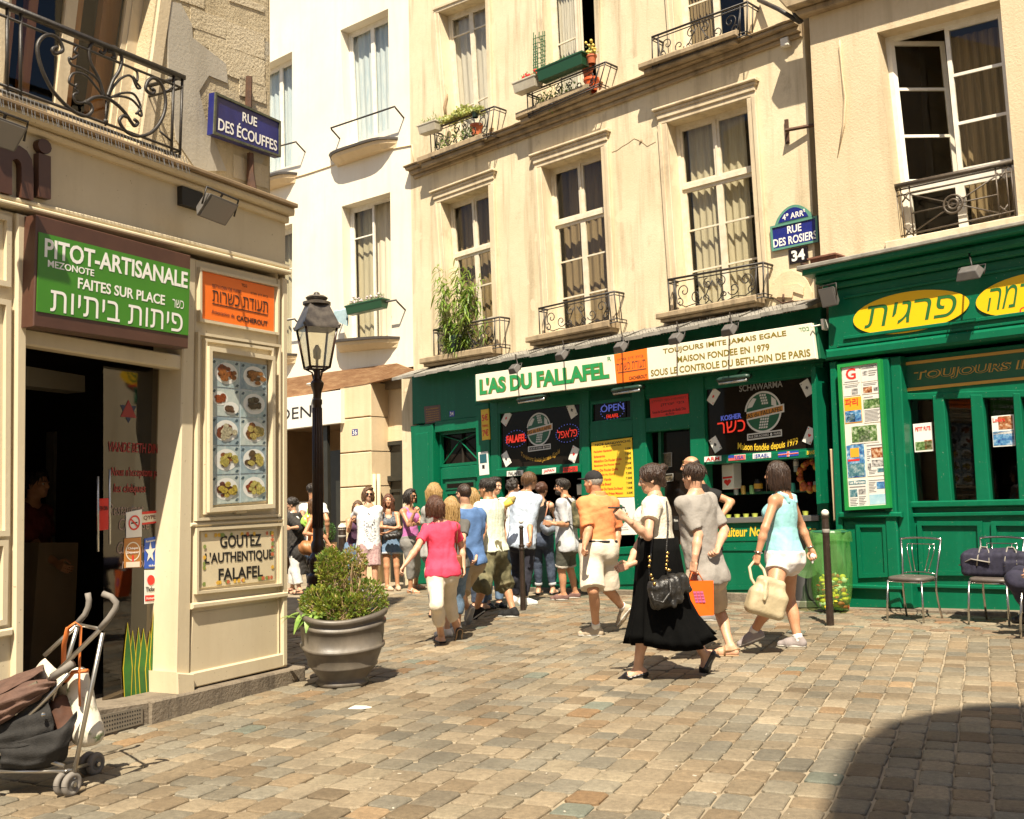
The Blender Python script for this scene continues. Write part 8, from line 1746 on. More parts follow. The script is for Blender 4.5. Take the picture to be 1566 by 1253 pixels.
sheet('folded_hood', [[(66, 1016, .40), (30, 1030, .42), (0, 1042, .42), (-50, 1062, .4)], [(66, 1020, .2), (30, 1036, .2), (0, 1050, .2), (-50, 1072, .2)], [(64, 1028, .06), (30, 1046, .06), (0, 1062, .06), (-50, 1085, .06)]], brf, wr=.007, seed=3)
sheet('cream_lining', [[(68, 1006, .38), (56, 1020, .38), (46, 1032, .38)], [(84, 1022, .3), (70, 1034, .28), (56, 1042, .26)], [(98, 1030, .12), (88, 1042, .10), (78, 1052, .08)], [(92, 1044, .03), (86, 1058, .03), (80, 1072, .03)]], whf, seed=5)
sheet('seat_cloth', [[(70, 1066, .02), (36, 1086, .0), (0, 1106, .0), (-50, 1134, .0)], [(80, 1096, -.02), (44, 1112, -.03), (0, 1130, -.03), (-50, 1150, -.02)], [(82, 1124, .0), (48, 1140, -.03), (0, 1150, -.02), (-50, 1165, .0)]], blf, seed=6); sheet('seat_back', [[(84, 1040, .05), (86, 1042, .2), (84, 1040, .36)], [(72, 1090, .05), (74, 1092, .2), (72, 1088, .36)], [(60, 1150, .08), (60, 1152, .2), (58, 1146, .36)]], blf, seed=7)
sheet('basket', [[(118, 1088, .02), (92, 1112, -.03), (50, 1128, -.03), (0, 1140, -.02)], [(110, 1124, .0), (86, 1146, -.05), (45, 1160, -.05), (0, 1162, -.03)], [(100, 1160, .05), (78, 1172, .03), (40, 1178, .02), (0, 1178, .03)], [(100, 1158, .3), (78, 1168, .3), (40, 1172, .3), (0, 1172, .3)]], blf, seed=8)
mb = MB(); q = [A_(30, 1056, -.03), A_(55, 1042, -.03), A_(57, 1047, -.03), A_(33, 1064, -.03)]; mb.hexa([p+np.array([0, .012, 0]) for p in q]+q); mb.ball(A_(66, 1093, -.06), .012, n=6); mb.obj('clips', chrome, sr)
sbag = thing('shopping_bag', 'flowered white cloth bag with orange straps hanging on the pushchair', 'bag', A_(128, 1130, .12)); S = SD()
S.cone(A_(120, 1036, .16), A_(132, 1118, .14), .05, .085, .04); S.cone(A_(104, 1060, .18), A_(112, 1095, .16), .05, .06, .04); S.cone(A_(140, 1100, .14), A_(142, 1122, .14), .03, .05, .03)
sobj('bag_body', S.mesh(.010, .006, 20, 6), pm('floral_cloth', (.62, .57, .47), (.16, .22, .10), 16, .8, .2, 60, lo=.56, hi=.68), sbag); orl = pm('orange_leather', (.50, .13, .025), (.58, .17, .04), 9, .5)
mb = MB(); mb.tube([A_(104, 960, .0), A_(115, 952, .02), A_(124, 958, .04), A_(122, 1000, .05), A_(121, 1040, .05), A_(122, 1080, .06)], .017, 8, flat=.3); mb.tube([A_(104, 960, .0), A_(98, 985, .1), A_(97, 1020, .12)], .013, 8, flat=.4); mb.tube([A_(100, 1042, .08), A_(112, 1028, .06), A_(134, 1026, .06)], .022, 8, flat=.5); mb.obj('straps', orl, sbag, True)
brb = thing('brown_bag', 'dark brown bundle slung behind the pushchair seat', 'bag', A_(92, 1120, .1)); S = SD(); S.cone(A_(92, 1078, .1), A_(105, 1112, .1), .05, .07, .04); S.cone(A_(80, 1090, .1), A_(95, 1120, .1), .05, .06, .04); sobj('bag_body', S.mesh(.011, .008, 20, 7), pm('dark_brown_cloth', (.06, .024, .012), (.10, .04, .02), 10, .7), brb)
# --- the people
hb = curl('hair_dark_brown', (.012, .006, .004), (.05, .024, .012)); hc_ = curl('hair_chestnut', (.035, .012, .006), (.10, .038, .018)); hk_ = curl('hair_black', (.008, .006, .005), (.03, .02, .014)); hbl = curl('hair_blonde', (.22, .125, .04), (.46, .30, .12)); hbr = curl('hair_light_brown', (.05, .025, .011), (.14, .07, .03)); hgr = curl('hair_grey', (.22, .20, .17), (.40, .37, .32))
def cloth(n, a, b=None, sc=7, bs=24, r=.85, bump=.7, **k): return pm(n, a, b or tuple(x*.82 for x in a), sc, r, bump, bs, **k)
gf = dict(mat=pm('glasses_frame', (.012, .01, .01), rough=.3)); gu = dict(gf, up=.055, dy=-.02)
soleW = pm('sole_white', (.62, .60, .55), rough=.6); soleT = pm('sole_tan', (.30, .19, .10), rough=.7); wsock = cloth('sock_white', (.72, .70, .66)); blackc = cloth('black_jersey', (.006, .0055, .0055)); denim = cloth('dark_denim', (.03, .042, .075), (.06, .08, .12), 30); denl = cloth('blue_denim', (.10, .17, .27), (.17, .25, .36), 25); whc = cloth('white_cotton', (.76, .75, .72)); blsh = pm('black_shoe', (.012, .01, .01), rough=.28)
PP = {}
def P_(key, *a, **k): PP[key] = person(*a, **k); return PP[key]
p = P_('skirt', 'woman in a cream top and long black skirt striding left with a phone', (968, 1041), 1.66, 'f', -72, dict(hd=(995, 733), nk=(1000, 757), pv=(1010, 866), eL=(991, 820, -1), wL=(957, 793, -1), eR=(976, 836, 1), wR=(962, 864, -1), aL=('g', 976, 1038), kR=(1042, 940, 1), aR=(1077, 1002, 1), dL=(946, 784), dR=(951, 868)),
 [('shirt', cloth('cream_lace', (.72, .66, .54), (.60, .53, .41), 60, 60), dict(sleeve=.5, hem=.19, loose=.030, neck=.96, wr=.006)), ('heels', blsh, {})], 'light', hyaw=-82, hpitch=-12, hair='bun', hairmat=hb, cell=.0095, build=1.08, hands=(.7, .4), fy=(-85, -75), fp=(14, 62), expr=None)
P0 = p.P; W = lambda x, y, o=0.: at(x, y, p.D+o); V = []; n = 120; rings = [(1006, 822, .160, .185), (1007, 842, .170, .20), (1008, 866, .185, .205), (1010, 896, .205, .21), (1012, 925, .225, .205), (1016, 950, .265, .215), (1022, 972, .315, .22), (1026, 986, .345, .235)]
for k_, (x, y, rx, ry) in enumerate(rings):
 c = W(x, y); t = k_/7
 for j in range(n):
  a = 2*math.pi*j/n; pl = 1+t*.085*(math.sin(9*a+2*math.sin(2*a))+.4*math.sin(19*a+1)); dz = .035*t*math.sin(a*2+.6)+.05*t*t*max(0, math.cos(a))
  V.append(c+np.array([math.cos(a)*rx*pl, math.sin(a)*ry*pl, dz]))
m_ = len(rings); V += [v*.985+W(1015, 930)*.015 for v in V]; q = m_*n
Fc = [(b+i*n+j, b+i*n+(j+1) % n, b+(i+1)*n+(j+1) % n, b+(i+1)*n+j) for b in (0, q) for i in range(m_-1) for j in range(n)]+[(b+j, b+(j+1) % n, q+b+(j+1) % n, q+b+j) for b in (0, (m_-1)*n) for j in range(n)]
link('skirt', V, Fc, pm('black_skirt', (.0022, .0022, .0022), (.004, .004, .0038), 5, .9, .15, 60, spec=.08), p.root, True)
t = thing('shoulder_bag', 'slouchy black leather shoulder bag with gold rings on the skirt woman', 'bag', W(1017, 905, -.26)); S = SD(); X = unit((1, .25, .22)); S.rbox(W(1018, 906, -.27), np.array([X, np.cross((0, 0, 1), X), unit(np.cross(X, np.cross((0, 0, 1), X)))]), (.135, .06, .115), .055, .03); S.rbox(W(1034, 893, -.20), np.array([X, np.cross((0, 0, 1), X), (0, 0, 1)]), (.11, .05, .075), .04, .04); S.cone(W(1000, 900, -.3), W(1030, 925, -.3), .02, .03, .02)
sobj('bag_body', S.mesh(.007, .008, 34, 8), pm('black_leather', (.012, .011, .010), (.022, .019, .016), 12, .40, .6, 60), t)
mb = MB(); mb.tube([W(995, 905, -.3), W(993, 870, -.24), W(1000, 800, -.22), W(1006, 766, -.13), W(1004, 753, -.03)], .0075, 6); mb.tube([W(1022, 900, -.3), W(1019, 840, -.2), W(1022, 800, -.18), W(1020, 775, -.12), W(1017, 760, -.0)], .0075, 6); mb.tube([W(996, 905, -.36), W(1000, 918, -.38), W(1014, 922, -.38), W(1026, 905, -.36), W(1024, 888, -.35)], .011, 8); mb.obj('straps', MATS['black_leather'], t, True)
mb = MB()
for x, y in ((993, 852), (994, 858), (993, 866), (996, 880), (998, 886), (1021, 846), (1020, 852), (1020, 858), (1019, 864), (1019, 870)): mb.ball(W(x, y, -.31 if x < 1000 else -.27), .012, .008, .012, 8)
mb.ball(W(1023, 872, -.34), .018, .01, .012, 8); mb.ball(W(1001, 893, -.35), .014, .01, .014, 8); mb.obj('gold_rings', pm('brass', (.60, .38, .12), rough=.25, metal=1), t, True)
mb = MB(); h = p.hand['L'][0]; d = p.hand['L'][1]; mb.box(h+np.array([0, 0, .02])+d*.02, .12, .065, .012, .2); tag(mb.obj('mobile_phone', blkp, None, bevel=.004), 'black mobile phone held up by the woman in the long skirt', 'phone')
p = P_('grey', 'man in a grey T shirt and beige shorts carrying an orange paper bag', (1113, 1006), 1.74, 'm', -38, dict(hd=(1060, 729), nk=(1063, 753), pv=(1078, 876), eL=(1068, 818, -1), wL=(1062, 858, -1), eR=(1108, 811, 1), wR=(1098, 838, -1), aR=('g', 1118, 1004), kR=(1098, 930, 1), kL=(1062, 930, 1), aL=(1036, 978, -1), dL=(1060, 872)),
 [('shirt', cloth('grey_tshirt', (.30, .275, .245)), dict(sleeve=.82, hem=-.12, loose=.015, wr=.006)), ('shorts', cloth('beige_shorts', (.50, .42, .32)), dict(len=.9, loose=.02, flare=.025)), ('sandals', pm('sandal_leather', (.26, .15, .07), rough=.55), dict(sole=soleT))], 'light', hyaw=-48, hair='short', hairmat=hb, cell=.0095, hands=(1., .6), fy=(-75, -72), fp=(5, 0))
h = p.hand['L'][0]; t = thing('carrier_bag', 'bright orange paper carrier bag with a pink grid, held by the grey shirt man', 'bag', h-np.array([0, 0, .4])); W = lambda x, y, o=0.: at(x, y, h[1]+o)
f4 = [W(1038, 889, -.06), W(1091, 888, -.05), W(1092, 941, -.05), W(1066, 944, -.07)]; f4[3] = W(1062, 943, -.07); b4 = [v+np.array([.02, .13, 0]) for v in f4]
mb = MB(); mb.add(f4+b4, [(0, 1, 2, 3), (7, 6, 5, 4), (0, 3, 7, 4), (1, 5, 6, 2), (3, 2, 6, 7)]); mb.obj('paper_body', pm('orange_paper', (.80, .125, .008), (.74, .11, .006), 5, .4), t)
mb = MB(); e1 = (f4[1]-f4[0]); e2 = (f4[3]*.5+f4[2]*.5)-(f4[0]*.5+f4[1]*.5)
for i in range(3):
 for j in range(4): o = f4[0]+e1*(.34+.10*i)+e2*(.30+.085*j)-np.array([0, .004, 0]); mb.add([o, o+e1*.085, o+e1*.085+e2*.065, o+e2*.065], [(0, 1, 2, 3)])
mb.obj('pink_grid', pm('pink_print', (.45, .10, .22), rough=.4), t, fix=False)
mb = MB(); mb.tube([f4[0]*.7+f4[1]*.3, h+np.array([-.02, -.01, 0]), h+np.array([.02, -.01, 0]), f4[0]*.3+f4[1]*.7], .005, 6); mb.tube([b4[0]*.7+b4[1]*.3, h+np.array([-.02, .01, 0]), h+np.array([.02, .01, 0]), b4[0]*.3+b4[1]*.7], .005, 6); mb.obj('handles', orl, t, True)
P_('black', 'man in a black T shirt with sunglasses pushed up, behind the grey shirt man', (1083, 950), 1.83, 'm', -65, dict(hd=(1056, 714), nk=(1068, 738), pv=(1078, 835), eR=(1118, 768, 1), wR=(1103, 790, -1), eL=(1056, 790, -1), wL=(1050, 820, -1), aL=('g', 1090, 950), aR=('g', 1070, 942)),
   [('shirt', blackc, dict(sleeve=.6, hem=-.1)), ('pants', denim, {}), ('sneakers', cloth('grey_sneaker', (.22, .21, .20)), dict(sole=soleW))], 'tan', hyaw=-75, hair='bald', hairmat=hk_, glasses=gu, cell=.012)
p = P_('cyan', 'woman in a turquoise vest and white shorts carrying a cream handbag', (1215, 992), 1.70, 'f', -48, dict(hd=(1187, 726), nk=(1197, 752), pv=(1198, 850), eL=(1170, 808, -1), wL=(1159, 848, -1), eR=(1225, 803, 1), wR=(1240, 840, -1), aR=('g', 1221, 990), kR=(1206, 918, 1), kL=(1182, 915, -1), aL=(1153, 966, 1), dL=(1156, 862)),
 [('tank', cloth('turquoise_vest', (.30, .60, .62)), dict(hem=-.04, top=.87, strap=.022, scoopb=.02)), ('shorts', cloth('white_shorts', (.72, .68, .64)), dict(len=.34, loose=.014, waist=.08, flare=.012)), ('sneakers', cloth('grey_pink_sneaker', (.30, .26, .25)), dict(sole=soleW, sock=wsock, sh=.10))], 'tan', hyaw=-62, hair='bobflat', hairmat=hb, cell=.0095, build=1.17, hands=(1.1, .8), fy=(-72, -65), fp=(22, 0))
mb = MB()
for s_ in 'LR': w_ = p.P['w'+s_]; d = p.hand[s_][1]; x = unit(np.cross(d, (0, 1, 0))); y = np.cross(d, x); mb.tube([w_-d*.02+(x*math.cos(a)+y*math.sin(a))*.034 for a in np.linspace(0, 6.283, 18)], .006, 6, caps=False)
mb.obj('bracelets', pm('silver_bracelet', (.6, .58, .55), rough=.2, metal=1), p.root, True)
h = p.hand['L'][0]; W = lambda x, y, o=0.: at(x, y, h[1]+o); t = thing('handbag', 'large cream leather handbag swinging from the hand of the woman in turquoise', 'bag', h-np.array([0, 0, .45])); S = SD(); yv = np.array([0, 1., 0])
X = unit((.93, .1, -.28)); Z = unit(np.cross(np.cross((0, 0, 1), X)*-1, X)); Z = Z if Z[2] > 0 else -Z; A3 = np.array([X, np.cross(Z, X), Z]); c = W(1174, 914, -.20)
S.rbox(c-Z*.05, A3, (.175, .085, .125), .06, .04); S.rbox(c+Z*.08, A3, (.135, .05, .10), .045, .05); S.cone(c-Z*.02-X*.05-yv*.10, c+Z*.12-X*.06-yv*.06, .012, .015, .03)
sobj('bag_body', S.mesh(.008, .006, 18, 9), pm('cream_leather', (.46, .38, .24), (.38, .31, .185), 6, .55, .5, 24), t); mb = MB(); mb.tube([W(1158, 900, -.22), W(1149, 885, -.14), W(1146, 868, -.05), W(1153, 859, .0), W(1161, 863, 0), W(1168, 872, -.10), W(1172, 886, -.2)], .014, 8); mb.obj('handle', MATS['cream_leather'], t, True)
h = p.hand['R'][0]; S = SD(); S.ell(h, np.eye(3), (.03, .025, .035), .01); S.ell(h-np.array([.01, .0, .04]), np.eye(3), (.015, .015, .03), .01); o = sobj('crumpled_napkin', S.mesh(.006, .006, 60, 2), whc); tag(o, 'crumpled white napkin in the right hand of the woman in turquoise', 'napkin')
p = P_('orange', 'man in an orange polo shirt, cream shorts and black cap walking left', (908, 975), 1.75, 'm', -28, dict(hd=(907, 738), nk=(915, 757), pv=(914, 838), eL=(900, 810, -1), wL=(894, 834, -1), eR=(944, 810, 1), wR=(943, 843, -1), aL=('g', 912, 973), kL=(907, 903, -1), kR=(930, 902, 1), aR=(953, 930, 1)),
 [('shirt', cloth('orange_polo', (.78, .27, .10), (.72, .23, .08)), dict(sleeve=.88, hem=.06, loose=.018, wr=.006, neck=.99, tilt=.3)), ('shorts', cloth('cream_shorts', (.66, .58, .46)), dict(len=.96, loose=.032, flare=.035, waist=.16, belt=blackc)), ('sneakers', cloth('tan_trainer', (.42, .34, .24)), dict(sole=soleW, sock=wsock, sh=.16))], 'tan', hyaw=-55, hair='crop', hairmat=hgr, cell=.010, build=1.08, hands=(.8, .6), fy=(-80, -60), fp=(0, 50))
hp = p.hp; S = SD(); A3 = np.array([p.hl, p.hf, p.hu]); S.ell(hp(0, -.010, .040), A3, np.array([.084, .104, .092])*p.hk, .01, cut=[(-p.hu, hp(0, 0, .035))]); S.ell(hp(0, .115, .040), A3, np.array([.070, .075, .010])*p.hk, .01); S.ell(hp(0, -.01, .132), A3, np.array([.01, .01, .006])*p.hk, .004)
sobj('cap', S.mesh(.006), cloth('black_cap', (.012, .011, .012)), p.root)
S = SD(); S.loft(p.P['nk']-p.u*.03, p.P['nk']+p.u*.04, p.l, p.f, [(-.2, .085, .08, 0), (1, .072, .07, 0)], 0, k=.01); sobj('collar', S.mesh(.008, .002, 30), MATS['orange_polo'], p.root)
# ---- the queue at the hatch
p = P_('pack', 'bearded man in a pale grey shirt with a camouflage backpack at the hatch', (866, 918), 1.78, 'm', -62, dict(hd=(859, 745), nk=(866, 760), pv=(866, 832), eL=(866, 802, -1), wL=(845, 801, -1), aL=('g', 862, 918), aR=('g', 880, 915), dL=(838, 800)),
 [('shirt', cloth('pale_grey_shirt', (.50, .51, .53)), dict(sleeve=.9, hem=-.14, loose=.014, wr=.006)), ('shorts', cloth('olive_shorts', (.085, .085, .065)), dict(len=.86, loose=.02, flare=.01, cuff=cloth('turned_cuff', (.42, .38, .32)))), ('shoes', cloth('brown_canvas', (.16, .085, .07)), dict(sole=soleW))], 'tan', hyaw=-85, hair='short', hairmat=hk_, glasses=gf, fy=(-75, -70))
mb = MB(); S = SD(); A3 = np.array([p.hl, p.hf, p.hu]); S.ell(p.hp(0, .04, -.075), A3, np.array([.058, .058, .045])*p.hk, .01, cut=[(p.hu, p.hp(0, 0, -.052))]); sobj('beard', S.mesh(.006, .002, 80), hk_, p.root)
c = p.P['pv']+p.u*p.T*.62-p.f*.21; t = thing('backpack', 'camouflage backpack on the back of the pale grey shirt man', 'backpack', c-np.array([0, 0, .2])); S = SD(); S.rbox(c, np.array([p.l, p.f, p.u]), (.135, .085, .20), .07, .03); S.rbox(c-p.f*.07-p.u*.07, np.array([p.l, p.f, p.u]), (.10, .05, .09), .04, .03)
sobj('pack_body', S.mesh(.011, .006, 18, 4), pm('camouflage', (.035, .04, .02), (.26, .22, .12), 11, .8, c3=(.11, .10, .045), detail=2), t); mb = MB()
for s in (1, -1): q0 = p.P['nk']+p.l*s*.11; mb.tube([c+p.u*.14+p.l*s*.10+p.f*.05, q0+p.u*.0-p.f*.06, q0-p.u*.03+p.f*.03, q0-p.u*.12+p.f*.125, q0-p.u*.3+p.l*s*.06+p.f*.10, c-p.u*.15+p.l*s*.13+p.f*.05], .019, 8, flat=.35)
mb.obj('straps', blackc, t, True)
p = P_('tank', 'woman in a black vest and turned up jeans with her hair in a knot', (832, 911), 1.68, 'f', 12, dict(hd=(829, 749), nk=(827, 765), pv=(829, 824), eR=(850, 793, 1), wR=(846, 806, -1), eL=(812, 795, 1), wL=(818, 815, 1), aL=('g', 824, 910), aR=('g', 846, 910)),
 [('tank', blackc, dict(top=.86, strap=.02, hem=-.05)), ('pants', denim, dict(len=1.82, loose=.012, cuff=cloth('pale_cuff', (.45, .46, .48)))), ('flats', blsh, {})], 'light', hyaw=35, hair='knot', hairmat=hc_, fy=(20, 35))
c = at(838, 800, p.D-.2); t = thing('slouch_bag', 'grey blue slouch bag on the shoulder of the woman in black', 'bag', c-np.array([0, 0, .15])); S = SD(); S.cone(c+np.array([0, 0, .05]), c-np.array([0, 0, .09]), .06, .10, .04); S.cone(c-np.array([.07, 0, .05]), c+np.array([.09, 0, -.06]), .06, .06, .04); sobj('bag_body', S.mesh(.010, .006, 20), cloth('slate_leather', (.20, .23, .28), r=.5), t); mb = MB(); mb.tube([c+np.array([-.04, 0, .08]), p.P['sR']+np.array([-.03, -.06, .06]), p.P['sR']+np.array([0, .05, .06])], .011, 6); mb.obj('strap', pm('tan_strap', (.45, .20, .12), rough=.5), t, True)
P_('blue_shirt', 'tall man in a light blue shirt and dark trousers with slicked back hair', (800, 925), 1.84, 'm', 22, dict(hd=(810, 736), nk=(804, 752), pv=(799, 826), eR=(810, 800, -1), wR=(811, 822, -1), eL=(786, 798, -1), wL=(790, 815, 1), aL=('g', 790, 922), aR=('g', 801, 926)),
   [('shirt', cloth('light_blue_shirt', (.50, .58, .70)), dict(sleeve=(1.1, 1.05), hem=-.14, loose=.013, wr=.006, neck=1.0, tilt=.25)), ('pants', cloth('midnight_trousers', (.018, .018, .03)), dict(loose=.018)), ('sneakers', whc, dict(sole=soleW))], 'tan', hyaw=48, hair='slick', hairmat=hbr, glasses=gf, fy=(60, 75))
P_('curly', 'man with dark curly hair in a white T shirt behind the blue shirt man', 15.4, 1.74, 'm', 35, dict(hd=(785, 745), nk=(781, 760), pv=(779, 830), eR=(790, 802, -1), wR=(796, 822, -1)), [('shirt', whc, dict(sleeve=.7)), ('pants', denl, {}), ('shoes', blsh, {})], 'light', hyaw=62, hair='curly', hairmat=hk_)
p = P_('eating', 'dark haired man in a white T shirt eating a sandwich in yellow paper', 13.9, 1.74, 'm', 150, dict(hd=(757, 743), nk=(752, 762), pv=(752, 838), eL=(768, 803, -1), wL=(772, 781, -1), eR=(737, 800, -1), wR=(755, 800, -1)), [('shirt', whc, dict(sleeve=.65)), ('pants', denl, {}), ('shoes', blsh, {})], 'light', hyaw=128, hpitch=-8, hair='short', hairmat=hk_, hands=(.8, .7))
h = p.hand['L'][0]; mb = MB(); d = np.array([.35, -.1, .25]); mb.tube([h-d*.12, h, h+d*.3], [.012, .045, .06], 10); t = thing('sandwich', 'pita sandwich wrapped in yellow paper held by the dark haired man', 'sandwich', h); mb.obj('paper_wrap', pm('yellow_paper', (.82, .56, .08), rough=.6), t, True); mb = MB(); mb.ball(h+d*.3, .05, n=8); mb.ball(h+d*.33+np.array([.02, 0, .02]), .03, n=8); mb.obj('filling', pm('pita_filling', (.40, .22, .08), (.20, .24, .06), 30, .7), t, True)
p = P_('mint', 'man in a pale green shirt and baggy olive cargo shorts stepping left', (778, 945), 1.80, 'm', -48, dict(hd=(744, 747), nk=(747, 764), pv=(751, 841), eR=(768, 808, 1), wR=(772, 834, -1), eL=(740, 806, -1), wL=(735, 830, -1), aR=('g', 785, 944), kR=(772, 893, 1), kL=(738, 893, -1), aL=(729, 932, 1)),
 [('shirt', cloth('pale_green_check', (.56, .62, .46), (.68, .70, .58), 60), dict(sleeve=.62, hem=-.02, loose=.015, wr=.007, neck=1.0, tilt=.3)), ('shorts', cloth('olive_camo_cargo', (.075, .07, .035), (.19, .165, .09), 6, c3=(.12, .11, .055)), dict(len=1.12, loose=.034, flare=.06, wr=.014)), ('sneakers', blackc, dict(sole=soleW, high=.06))], 'tan', hyaw=-62, hair='short', hairmat=hk_, cell=.0105, hands=(.8, .8), fy=(-72, -70), fp=(35, 0))
P_('blue_tee', 'man with cropped hair in a blue T shirt and tan shorts seen from behind', (697, 966), 1.76, 'm', -30, dict(hd=(709, 756), nk=(713, 775), pv=(715, 856), eR=(732, 826, 1), wR=(728, 850, -1), eL=(695, 822, -1), wL=(692, 845, -1), aL=('g', 698, 966), kR=(702, 902, 1), aR=(716, 932, 1), kL=(705, 912, -1)),
   [('shirt', cloth('blue_tshirt', (.085, .17, .36)), dict(sleeve=.72, hem=-.06, loose=.013, wr=.008)), ('shorts', cloth('tan_shorts', (.40, .31, .20)), dict(len=.93, loose=.03, flare=.02)), ('sneakers', cloth('trainer_grey', (.34, .34, .34)), dict(sole=soleW))], 'light', hyaw=-38, hair='crop', hairmat=hb, glasses=gf, cell=.0105, fy=(-45, -40), fp=(0, 62))
P_('striped', 'woman with light hair and a dark striped top deep in the queue', 13.6, 1.62, 'f', 40, dict(hd=(723, 760), nk=(727, 775), pv=(730, 842)), [('shirt', cloth('dark_stripe', (.02, .02, .025), (.30, .29, .28), 26, stretch=(.05, .05, 1), lo=.49, hi=.51, detail=0), dict(sleeve=.6)), ('pants', denim, {}), ('flats', blsh, {})], 'light', hyaw=20, hair='long', hairmat=hbl, cell=.013)
p = P_('pink', 'woman in a bright pink T shirt and cream cropped trousers walking away', (673, 988), 1.60, 'f', -14, dict(hd=(665, 775), nk=(673, 796), pv=(677, 872), eL=(638, 838, -1), wL=(619, 864, -1), eR=(706, 836, 1), wR=(709, 868, -1), aL=('g', 675, 985), kR=(686, 921, 1), aR=(700, 966, 1), kL=(668, 925, -1)),
 [('shirt', cloth('pink_tshirt', (.80, .055, .115), (.72, .045, .10)), dict(sleeve=.66, hem=-.10, loose=.014, neck=.97, tilt=.3, wr=.006, fit=1)), ('pants', cloth('cream_trousers', (.70, .61, .47)), dict(len=1.55, loose=.014, flare=.012, wr=.006)), ('flats', blsh, dict(sole=soleT))], 'light', hyaw=-25, hair='bob', hairmat=hc_, cell=.0095, build=1.05, hands=(.5, .7), fy=(-25, -20), fp=(0, 70))
c = p.P['hR']+np.array([.06, .05, .10]); t = thing('purse', 'small brown purse on a shoulder strap of the woman in pink', 'bag', c); S = SD(); S.rbox(c, np.array([p.l, p.f, (0, 0, 1)]), (.05, .11, .08), .03, .02); sobj('bag_body', S.mesh(.01, .003), pm('brown_leather', (.20, .075, .03), rough=.4), t); mb = MB(); mb.tube([c+np.array([0, 0, .07]), p.P['sR']+np.array([.035, -.06, .03]), p.P['sR']+np.array([.0, .0, .075]), c+np.array([0, .12, .12])], .008, 6); mb.obj('strap', MATS['brown_leather'], t, True)
P_('child', 'blonde girl in a grey T shirt and denim half hidden by the woman in pink', (688, 974), 1.52, 'f', -5, dict(hd=(690, 775), nk=(692, 792), pv=(694, 862), eR=(708, 826, -1), aL=('g', 684, 974), aR=('g', 700, 970)), [('shirt', cloth('charcoal_tshirt', (.10, .095, .085)), dict(sleeve=.7)), ('pants', denl, dict(len=1.5, loose=.012, cuff=cloth('pale_cuff2', (.40, .45, .50)))), ('sneakers', whc, dict(sole=soleW))], 'light', hair='long', hairmat=hbl, cell=.012, fy=(-60, -30))
P_('blonde', 'blonde person in the queue behind the woman in pink', 13.0, 1.72, 'f', 30, dict(hd=(664, 753), nk=(666, 771), pv=(668, 845)), [('shirt', cloth('soft_grey_top', (.34, .33, .31)), dict(sleeve=.6)), ('pants', cloth('grey_trousers', (.22, .22, .21)), {}), ('flats', blsh, {})], 'light', hyaw=10, hair='bob', hairmat=hbl, cell=.013)
# ---- the people waiting along the wall
P_('violet', 'woman in a violet vest and grey cropped trousers resting her chin on her hand', (630, 908), 1.70, 'f', 128, dict(hd=(628, 759), nk=(625, 774), pv=(629, 829), eR=(625, 803, -1), wR=(634, 784, -1), eL=(645, 800, -1), wL=(634, 802, -1), aR=('g', 628, 908), aL=('g', 636, 901)),
   [('tank', cloth('violet_vest', (.55, .17, .42)), dict(hem=-.08, top=.83)), ('pants', cloth('grey_crops', (.24, .23, .21)), dict(len=1.55, loose=.012)), ('sandals', pm('silver_sandal', (.4, .36, .3), rough=.4), dict(sole=soleT))], 'tan', hyaw=118, hair='bob', hairmat=hk_, glasses=gf, fy=(110, 120), hands=(.4, .9))
p = P_('curls', 'girl with long curly hair in denim shorts folding her arms', (600, 902), 1.64, 'f', 174, dict(hd=(594, 766), nk=(594, 781), pv=(598, 834), eR=(583, 806, -1), wR=(604, 808, -1), eL=(610, 806, -1), wL=(591, 815, -1), aR=('g', 592, 903), aL=('g', 608, 902)),
   [('tank', cloth('dark_print_vest', (.03, .035, .05), (.20, .22, .24), 26), dict(hem=-.02, top=.85, strap=.02)), ('shorts', denl, dict(len=.40, loose=.02, flare=.03, waist=.3, cuff=cloth('pale_cuff', (.45, .46, .48)))), ('flats', cloth('nude_flats', (.58, .42, .30)), {})], 'tan', hyaw=176, hair='long', hairmat=curl('hair_auburn', (.05, .018, .01), (.16, .06, .03)), fy=(165, 140))
c = at(600, 820, p.D-.28); S = SD(); S.cone(c-np.array([.10, 0, .01]), c+np.array([.11, 0, .01]), .06, .06, .04); t = thing('hip_bag', 'shiny black bag held under the folded arms of the curly haired girl', 'bag', c); sobj('bag_body', S.mesh(.010, .008, 30), MATS['black_leather'], t)
p = P_('print', 'long haired man in sunglasses and a white printed T shirt, hand on hip', (565, 905), 1.77, 'm', 166, dict(hd=(563, 756), nk=(563, 772), pv=(564, 832), eR=(539, 794, 1), wR=(556, 804, -1), eL=(580, 804, 1), wL=(582, 828, -1), aR=('g', 556, 906), aL=('g', 574, 905)),
   [('shirt', cloth('white_print_tshirt', (.74, .75, .76), (.70, .72, .74)), dict(sleeve=.75, hem=-.14, loose=.015, wr=.003)), ('shorts', cloth('checked_shorts', (.50, .36, .34), (.28, .16, .17), 34), dict(len=.98, loose=.03, flare=.02)), ('sneakers', cloth('grey_sneaker', (.22, .21, .20)), dict(sole=soleW))], 'light', hyaw=160, hair='shag', hairmat=hbr, glasses=gf, hands=(.5, .4))
V, Fc = [], []; rs = np.random.RandomState(77)
for i in range(70):
 a, b = rs.uniform(-.10, .09), rs.uniform(.02, .80); o = p.P['pv']+p.l*a+p.u*p.T*b+p.f*(.156-.5*a*a+.012*math.sin(b*5)); w_, h_ = rs.uniform(.008, .022), rs.uniform(.006, .02); n0 = len(V); V += [o, o+p.l*w_, o+p.l*w_+p.u*h_, o+p.u*h_]; Fc.append((n0, n0+1, n0+2, n0+3))
